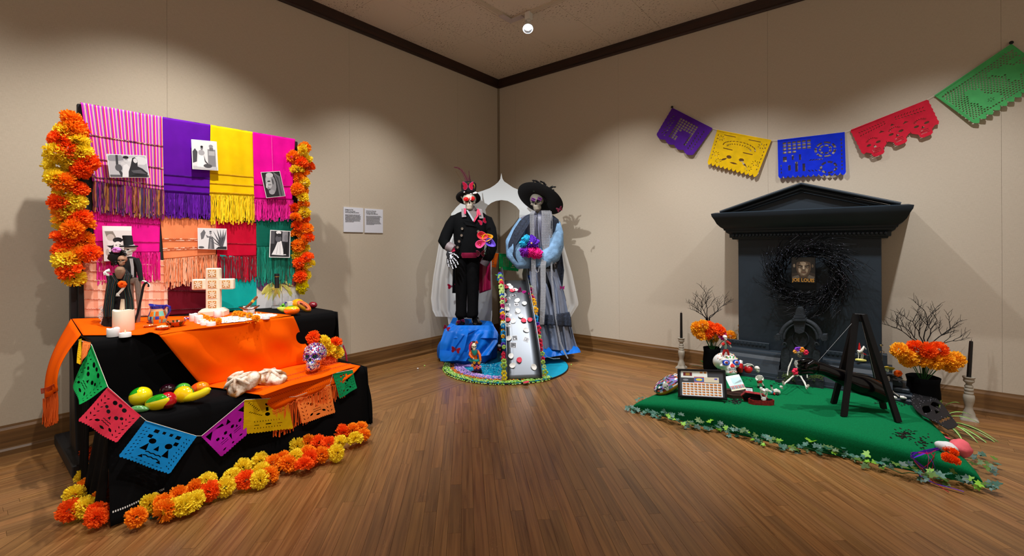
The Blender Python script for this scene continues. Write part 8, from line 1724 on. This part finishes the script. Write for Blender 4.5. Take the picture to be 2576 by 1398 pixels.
g = G(); btube(g, dG_, [(2153, 904), (2160, 905), (2170, 906), (2178, 907)], [2.5, 3.6, 3.8, 2.5], 10); g.build('base', mat('lemon_paint', '#e8e07a', .5), t, True); g = G(); btube(g, dG_, [(2158, 885), (2165, 882), (2170, 878), (2173, 872), (2178, 878)], [4, 5, 3, 2.6, 1.6], 10)
for a in (2159, 2166, 2170): btube(g, dG_, [(a, 886), (a+1, 894), (a, 903)], [1.4, 1, .8], 6)
g.build('horse', IV, t, True); g = G(); btube(g, dG_, [(2162, 880), (2162, 872), (2162, 862)], [3, 2.6, .8], 8); btube(g, dG_, [(2166, 886), (2172, 889), (2178, 892)], [1, 1.4, 1.6], 6); g.build('rider', REDP, t, True)
# sombrero skeleton
dM = dep(onm(2245, 1000)); t = fig('skeleton figure in a mustard sombrero sitting against the right tomb step', 'figurine', dM, (2230, 928), 13, .3,
    [('arm', [(2224, 944), (2238, 945, .0), (2246, 948, .02), (2256, 952, .03)], [1.4, 2.2, 2, 1.6], DARK), ('arm', [(2242, 946), (2256, 946), (2262, 948, .02), (2270, 952, .03)], [1.6, 2, 1.8, 1.2], DARK), ('hand', [(2270, 953, .03), (2278, 955, .03)], [2.4, 3.2], WHITE), ('pelvis', [(2232, 967), (2236, 972), (2239, 977)], [3.4, 4, 2.6], WHITE), ('leg', [(2238, 976), (2248, 986, .04), (2262, 997, .08)], [1.6, 1.2, 1.2], BONEG), ('leg', [(2234, 976), (2240, 988, .04), (2247, 996, .08)], [1.6, 1.2, 1.2], BONEG), ('foot', [(2243, 998, .09), (2250, 999, .10), (2255, 1000, .10)], [3, 3.6, 2.4], WHITE), ('foot', [(2264, 998, .09), (2272, 999, .10), (2279, 1001, .10)], [3, 3.6, 2.4], WHITE)], WHITE, (2231, 946, 961, 8), base=onm(2250, 1000))
g = G(); Mh = TF(atd(2232, 929, dM-.02), .2) @ Matrix.Rotation(.25, 4, 'Y') @ Matrix.Rotation(-.35, 4, 'X'); g.M = Mh; k = dM/FPX; g.lathe([(1*k, 8*k), (4*k, 7.5*k), (6*k, 1*k), (12*k, 0), (15.5*k, 3*k), (15.5*k, 3.6*k), (12*k, 1*k), (6*k, 2*k)], 28); g.build('sombrero', mat('mustard_felt', '#a88a20', .7), t, True)
g = G(); c0 = atd(2259, 939, dM-.03)
for j in range(7): q = 2*pi*j/7; g.ell(c0+HR*(.018*cos(q))+Vector((0, 0, .014*sin(q))), (.014, .01, .012), 8, 5)
g.build('held_flower', FMAT['r'], t, True)
# boxing gloves with wire arms
for (a, b, r_, ry, lb), P2 in (((1861, 922, 7, 17, 'red boxing glove ornament close beside the sugar skull'), None), ((1883, 930, 11, 11, 'round red boxing glove ornament on the left tomb step edge'), None)):
    d_ = dep(onm(1875, 945)); t = thing('boxing_glove', lb, 'glove', atd(a, b+ry, d_)); g = G(); 
    if ry > 12: btube(g, d_, [(a+1, b+12), (a, b+2, .01), (a+1, b-8)], [6, 8, 6.5], 14)
    else: g.ell(atd(a, b, d_), (r_*d_/FPX, r_*d_/FPX*.8, ry*d_/FPX), 20, 14)
    g.build('glove_body', REDP, t, True)
    g = G(); 
    if ry > 12: btube(g, d_, [(a+1, b-8), (a+4, b-16)], [6, 3.5], 12)
    else: btube(g, d_, [(a-6, b-9), (a+3, b-11), (a+8, b-9)], [2.6, 3.4, 2.4], 10)
    g.build('cuff', WHITE, t, True)
t = thing('bone_ornament', 'loose white skeleton arm reaching over the boxing gloves', 'figurine', atd(1890, 925, dep(onm(1875, 945))))
g = G(); btube(g, dep(onm(1875, 945)), [(1870, 918, .01), (1880, 915, .02), (1891, 917, .02), (1897, 922, .02), (1902, 926, .01)], [1, 1.4, 2, 1.3, 1], 6); btube(g, dep(onm(1875, 945)), [(1872, 920, .01), (1882, 917, .02), (1891, 918, .02)], .9, 6); g.build('bones', IV, t, True)
dX = dep(onm(1908, 975)); fig('small standing skeleton boxer in red trunks and black boots on the green carpet', 'figurine', dX, (1905, 928), 15, .3,
    [('torso', [(1909, 944), (1910, 950), (1910, 957)], [5, 6.5, 5], None), ('arm', [(1904, 946), (1902, 952), (1906, 957, .02)], [2.4, 2.6, 2.4], None), ('arm', [(1915, 945), (1919, 951), (1918, 957, .01)], [2.4, 2.6, 2.4], None), ('trunks', [(1909, 956), (1911, 961)], [6, 6.5], REDP), ('leg', [(1908, 962), (1908, 970)], [3, 2.6], None), ('leg', [(1915, 962), (1920, 970)], [3, 2.6], None), ('boot', [(1908, 971), (1908, 976)], [2.8, 3], DARK), ('boot', [(1920, 971), (1922, 976)], [2.8, 3], DARK)], IV, base=onm(1912, 977))
dX = dep(onm(1950, 992)); fig('small fallen skeleton boxer lying on the green carpet', 'figurine', dX, (1966, 974), 9, 1.2,
    [('torso', [(1945, 984), (1953, 983), (1960, 986)], [4.5, 6, 5], None), ('belt', [(1943, 985), (1941, 988)], [5, 4.6], mat('turquoise_paint', '#1a9ec0')), ('leg', [(1940, 986), (1932, 982), (1927, 983)], [3.6, 3, 2.8], None), ('leg', [(1943, 980), (1941, 974), (1941, 971)], [2.6, 2.4, 2.2], None), ('boot', [(1940, 972), (1941, 968)], [2.6, 3], DARK), ('glove', [(1946, 991, .02), (1949, 990, .02)], [3.4, 3], REDP), ('glove', [(1955, 992, .02), (1958, 989, .02)], [3.2, 2.6], DARK), ('arm', [(1960, 983), (1962, 988), (1958, 991)], 1.8, None)], IV, base=onm(1950, 992))
# little coffin
P = onm(1914, 1016); t = thing('toy_coffin', 'small open red and black coffin box with a skeleton popping up', 'coffin', M=TF(P, -.12)); RB = mat('red_black_paint', '#8a1418', .5, noise_s=70, amt=.6); CI = mat('coffin_inside', '#14161c', .6)
O = [(-.085, .0), (-.06, -.03), (.05, -.03), (.085, -.012), (.085, .012), (.05, .03), (-.06, .03)]
g = G(); g.rings([[(x*k, y*k, z) for x, y in O] for k, z in ((1, 0), (1.02, .035), (.94, .035), (.92, .006))], True, True); g.mi = [0 if i < 8+1 else (1 if i > 15 else 0) for i in range(len(g.f))]; g.build('box', [RB, CI], t, smooth=False)
g = G(); g.M = Matrix.Translation((-.03, .05, .04)) @ Matrix.Rotation(-1.15, 4, 'X') @ Matrix.Rotation(.2, 4, 'Y'); g.rings([[(x*k, y*k*1.3, -z) for x, y in O] for k, z in ((1, 0), (1.02, .022), (.92, .022), (.9, .006))], True, True); g.mi = [1 if i > 13 else 0 for i in range(len(g.f))]; g.build('lid', [RB, CI], t, smooth=False)
dX = dep(P); fig('white skeleton rising out of the toy coffin with both arms up', 'figurine', dX-.01, (1921, 984), 14, 0,
    [('arm', [(1917, 1000), (1913, 990), (1914, 980, .01)], [1.8, 1.6, 1.6], None), ('arm', [(1926, 1000), (1930, 991), (1929, 984, .01)], [1.8, 1.6, 1.6], None), ('hand', [(1915, 978, .01), (1915, 974, .01)], [4, 3.2], WHITE), ('hand', [(1929, 981, .01), (1930, 977, .01)], [4, 3.2], WHITE), ('torso', [(1921, 998), (1921, 1004), (1921, 1008)], [5, 6, 4], mat('striped_bones', '#d8e4e6', .6))], WHITE, (1921, 999, 1006, 6), base=P+Vector((0, 0, .007)))
# octagonal wooden frame with a photo
P = onm(1850, 995); M = TF(P, -.1); t = thing('octagonal_frame', 'dark wooden octagonal tray holding a leaning photograph', 'frame', M=M); WD = mat('walnut', '#3a2018', .5); O = [(-.085, -.05), (-.05, -.08), (.05, -.08), (.095, -.04), (.095, .05), (.055, .09), (-.045, .09), (-.085, .05)]
g = G(); g.rings([[(x*k, y*k, z) for x, y in O] for k, z in ((1, 0), (1, .028), (.9, .03), (.82, .018), (.8, .01))], True, True); g.build('tray', WD, t, smooth=False)
dP = dep(P); tl, tr, br_, bl = atd(1824, 947, dP+.03), atd(1864, 942, dP+.03), atd(1877, 978, dP-.05), atd(1841, 984, dP-.05); t = thing('postcard', 'pale blue photograph of a monument leaning on the octagonal tray', 'photo', bl); M = frame(bl, br_-bl, tl-bl); W_, H_ = (br_-bl).length, (tl-bl).length
g = G(); g.M = M; g.box(0, W_, 0, H_, -.002, 0); g.build('paper', PAPER, t, True, False); g = G(); art(g, M, [('#b8d8da', rect(0, H_*.3, W_, H_)), ('#8ab8ba', rect(W_*.3, H_*.45, W_, H_*.85)), ('#4a6a68', [(W_*.3, H_*.42), (W_*.95, H_*.5), (W_*.95, H_*.66), (W_*.5, H_*.5)]), ('#9ac4c0', rect(W_*.35, H_*.33, W_*.85, H_*.45)), ('#b03a3a', rect(0, H_*.26, W_, H_*.33)), ('#3a3c40', rect(0, H_*.1, W_, H_*.27)), ('#c8c8a0', rect(0, 0, W_, H_*.1))]+[('#c84a40' if i % 2 else '#9aa0a8', rect(W_*(.05+.12*i), H_*.1, W_*(.09+.12*i), H_*.3)) for i in range(8)]); g.build('print', PRINTG, t, True)
# small white card in a black frame
dP = dep(onm(1882, 992)); tl, tr, br_, bl = atd(1871, 972, dP+.02), atd(1893, 975, dP+.02), atd(1896, 992, dP), atd(1874, 990, dP); t = thing('card_holder', 'tiny white card in a black frame beside the toy coffin', 'card', bl); M = frame(bl, br_-bl, tl-bl); W_, H_ = (br_-bl).length, (tl-bl).length
g = G(); g.M = M; g.box(0, W_, 0, H_, -.012, 0, .001); g.build('frame', EB, t, True, False); g = G(); art(g, M, [('#e8eef0', rect(W_*.14, H_*.28, W_*.92, H_*.85)), ('#6a7278', rect(W_*.25, H_*.62, W_*.8, H_*.66)), ('#6a7278', rect(W_*.35, H_*.44, W_*.7, H_*.48))]); g.build('card', PRINT, t, True)
# ---- masks at the right
MK = mat('black_glitter_foam', '#0b0b0e', .6)
A_, B_ = Fl(2300, 992, .175), Fl(2400, 1082, .15); t = thing('skull_mask', 'large black glitter foam skull mask at the right edge of the green carpet', 'mask', (A_+B_)/2)
hw = .085; L2 = .12; mkf = bil(Fl(2372, 1094, .125), Fl(2428, 1068, .15), Fl(2330, 978, .175), Fl(2274, 1004, .165)); mkp = lambda x, y, z: mkf((x/hw+1)/2, (y/L2+1)/2)+Vector((0, 0, z))
o_ = [(hw*1.0*cos(q), L2*.25+L2*.75*sin(q)) for q in [pi*j/20 for j in range(21)]]+[(-hw*.97, 0), (-hw*.8, -L2*.3), (-hw*.62, -L2*.6), (-hw*.45, -L2*.95), (0, -L2), (hw*.45, -L2*.95), (hw*.62, -L2*.6), (hw*.8, -L2*.3), (hw*.97, 0)]
mo_ = [(-.04+.01*i, -L2*.55+(.006 if i % 2 else 0)) for i in range(9)]; v, f = curve2d(o_, [leaf(-.036, L2*.1, .062, .042, .3, 10), leaf(.036, L2*.1, .062, .042, -.3, 10), [(0, -L2*.08), (.016, -L2*.25), (-.016, -L2*.25)], mo_+[(x, y-.014) for x, y in reversed(mo_)]], .004); g = G(); g.add([mkp(x, y, z+.012*(1-(x/hw)**2)) for x, y, z in v], f); g.build('foam_sheet', MK, t, True, smooth=False)
g = G(); rr = random.Random(5)
for i in range(60): x, y = rr.uniform(-hw*.8, hw*.8), rr.uniform(L2*.3, L2*.9) if i < 40 else rr.uniform(-L2*.8, 0); g.ell(mkp(x, y, .004+.012*(1-(x/hw)**2)), (.0013,)*3, 5, 3)
g.build('glitter', mat('white_glitter', '#f0f0ff', .2), t, True, kind='stuff')
for a, b, c_, lb, sx in ((2372, 1088, '#f0903a', 'flat orange paper mask lying below the black skull mask', .035), (2378, 1099, '#f04a70', 'flat pink paper mask above the white papier-mache mask', .026), (2417, 1153, '#c8e05a', 'flat lime paper mask under the orange tissue flower', .026), (1638, 1006, '#d8e050', 'flat yellow paper mask on the left tip of the carpet', .026), (1655, 1000, '#f04a8a', 'flat pink paper mask on the left tip of the carpet', .028)):
    p = onm(a, b, .004); M = TF(p, -.3) @ Matrix.Rotation(.25 if a > 2000 else 0, 4, 'Y'); v, f = curve2d(circ(0, 0, sx, 20, sx*.7), [circ(-sx*.4, .0, sx*.2, 8), circ(sx*.4, .0, sx*.2, 8)], .0015); g = G(); g.M = M; g.add(v, f); g.build('paper_mask', mat('card_'+c_[1:], c_, .7), smooth=False, label=lb, cat='mask')
for a, b, rx, rz, c_, lb, ry in ((2378, 1118, .052, .034, '#d8d4d4', 'crumpled white papier-mache mask beside the pink one', .05), (2411, 1124, .055, .05, '#e0606a', 'pink papier-mache mask at the right edge of the green mound', .05)):
    p = onm(a, b+18, .0); t = thing('papier_mache_mask', lb, 'mask', M=TF(p, .3) @ Matrix.Rotation(.5, 4, 'Y')); g = G(); g.ell((0, 0, rz*.7), (rx, ry, rz), 26, 18, lambda q: q*(1+.12*noise.noise(q*30))+Vector((0, 0, 0))); g.build('shell', mat('papier_'+c_[1:], c_, .85, bump=.4, bs=60, bd=.004), t, angle=180)
t = thing('tissue_flower', 'crumpled orange tissue flowers tied below the papier-mache masks', 'flower', onm(2392, 1150))
for i, (a, b) in enumerate(((2385, 1130), (2400, 1138), (2392, 1153), (2382, 1150), (2402, 1158))): marigold(t, onm(a, b, .03), .026, 'r', name='tissue_bloom')
RP, RK = mat('purple_ribbon', '#5a20c0', .3), mat('pink_ribbon', '#e0308a', .3)
rb = thing('ribbons', 'tangle of purple and pink ribbons falling from the masks onto the ivy', 'ribbons', Fl(2330, 1200))
def rib(pts, m, w_=.006, z=.03): 
    g = G(); P = [(onm(a, b, .012) if b < 1150 else Fl(a, b, max(.015, .12-(b-1150)*.0022))) for a, b in pts]; Q = []
    for i in range(len(P)-1):
        p0, p1, p2, p3 = P[max(0, i-1)], P[i], P[i+1], P[min(len(P)-1, i+2)]
        for k in range(6): q = k/6; Q.append(.5*((2*p1)+(p2-p0)*q+(2*p0-5*p1+4*p2-p3)*q*q+(3*p1-p0-3*p2+p3)*q**3))
    Q.append(P[-1]); g.tube(Q, w_, 6, flat=.15, up=(1, .3, 0)); g.build('ribbon', m, rb, True)
rib([(2368, 1126), (2345, 1130), (2318, 1136), (2300, 1142), (2294, 1152), (2310, 1146), (2325, 1140)], RP); rib([(2365, 1130), (2340, 1136), (2310, 1138), (2293, 1140), (2292, 1148), (2305, 1160), (2320, 1172), (2335, 1182), (2345, 1185), (2352, 1178), (2345, 1160), (2330, 1138)], RP, .005)
rib([(2330, 1136), (2336, 1150), (2334, 1170), (2330, 1190), (2331, 1200)], RK); rib([(2296, 1152), (2308, 1168), (2322, 1180), (2328, 1190)], RK, .005); rib([(2286, 1162), (2298, 1178), (2315, 1196), (2340, 1210), (2360, 1218), (2390, 1226), (2425, 1236)], RP, .006); rib([(2366, 1128), (2350, 1134), (2335, 1140), (2300, 1138), (2291, 1142), (2296, 1150)], RK, .004)
g = G()
for pts in ([(2352, 1140), (2345, 1155), (2335, 1168), (2320, 1178)], [(2300, 1160), (2312, 1175), (2330, 1195), (2352, 1214), (2372, 1228), (2388, 1238)], [(2342, 1140), (2350, 1150), (2346, 1175), (2338, 1188)]):
    for i in range(len(pts)-1):
        for k in range(9): q = k/9; a, b = pts[i][0]*(1-q)+pts[i+1][0]*q, pts[i][1]*(1-q)+pts[i+1][1]*q; g.ell(onm(a, b, .01) if b < 1150 else Fl(a, b, max(.012, .10-(b-1150)*.002)), (.0025,)*3, 5, 3)
g.build('bead_string', mat('red_bead', '#b01030', .2), rb, True, kind='stuff')
# ---- lamp on the track
hx = Fl(1330, 45, 3.60); lx = thing('track_spotlight', 'white track spotlight shining down from the ceiling near the corner', 'spotlight', (hx.x, hx.y, 3.45))
G().box(hx.x-.03, hx.x+.03, hx.y-.03, hx.y+.03, 3.58, 3.655, .004).build('adapter', LWH, lx, True, False)
C0 = atd(1328, 72, dep((hx.x, hx.y, 3.5))); ax = (Vector((1.0, -.3, 0))+Vector((.35, -.5, -2.6)) if False else (CAMP-C0)*.22+Vector((0, 0, -1.0))).normalized(); M = Matrix.Translation(C0) @ (-ax).to_track_quat('Z', 'Y').to_matrix().to_4x4()
g = G(); g.M = M; g.lathe([(.052, -.004), (.056, 0), (.056, .012), (.04, .05), (.03, .10), (.028, .13), (.001, .132)], 32, cap0=False); g.build('housing', LWH, lx, True, angle=50)
g = G(); g.M = M; g.lathe([(.052, -.003), (.046, .012), (.034, .022), (.032, .024)], 32, cap0=False, cap1=False); g.build('reflector', mat('chrome_reflector', '#c8ccd0', .15, .9), lx, True)
g = G(); g.M = M; g.lathe([(.001, .016), (.03, .018), (.033, .022), (.001, .024)], 24); g.build('lit_lens', mat('lamp_glow', '#f4f8ff', .5, emis=12.), lx, True)
G().tube([(hx.x, hx.y, 3.58), C0+(-ax)*.10], .02, 12).build('neck', LWH, lx, True)
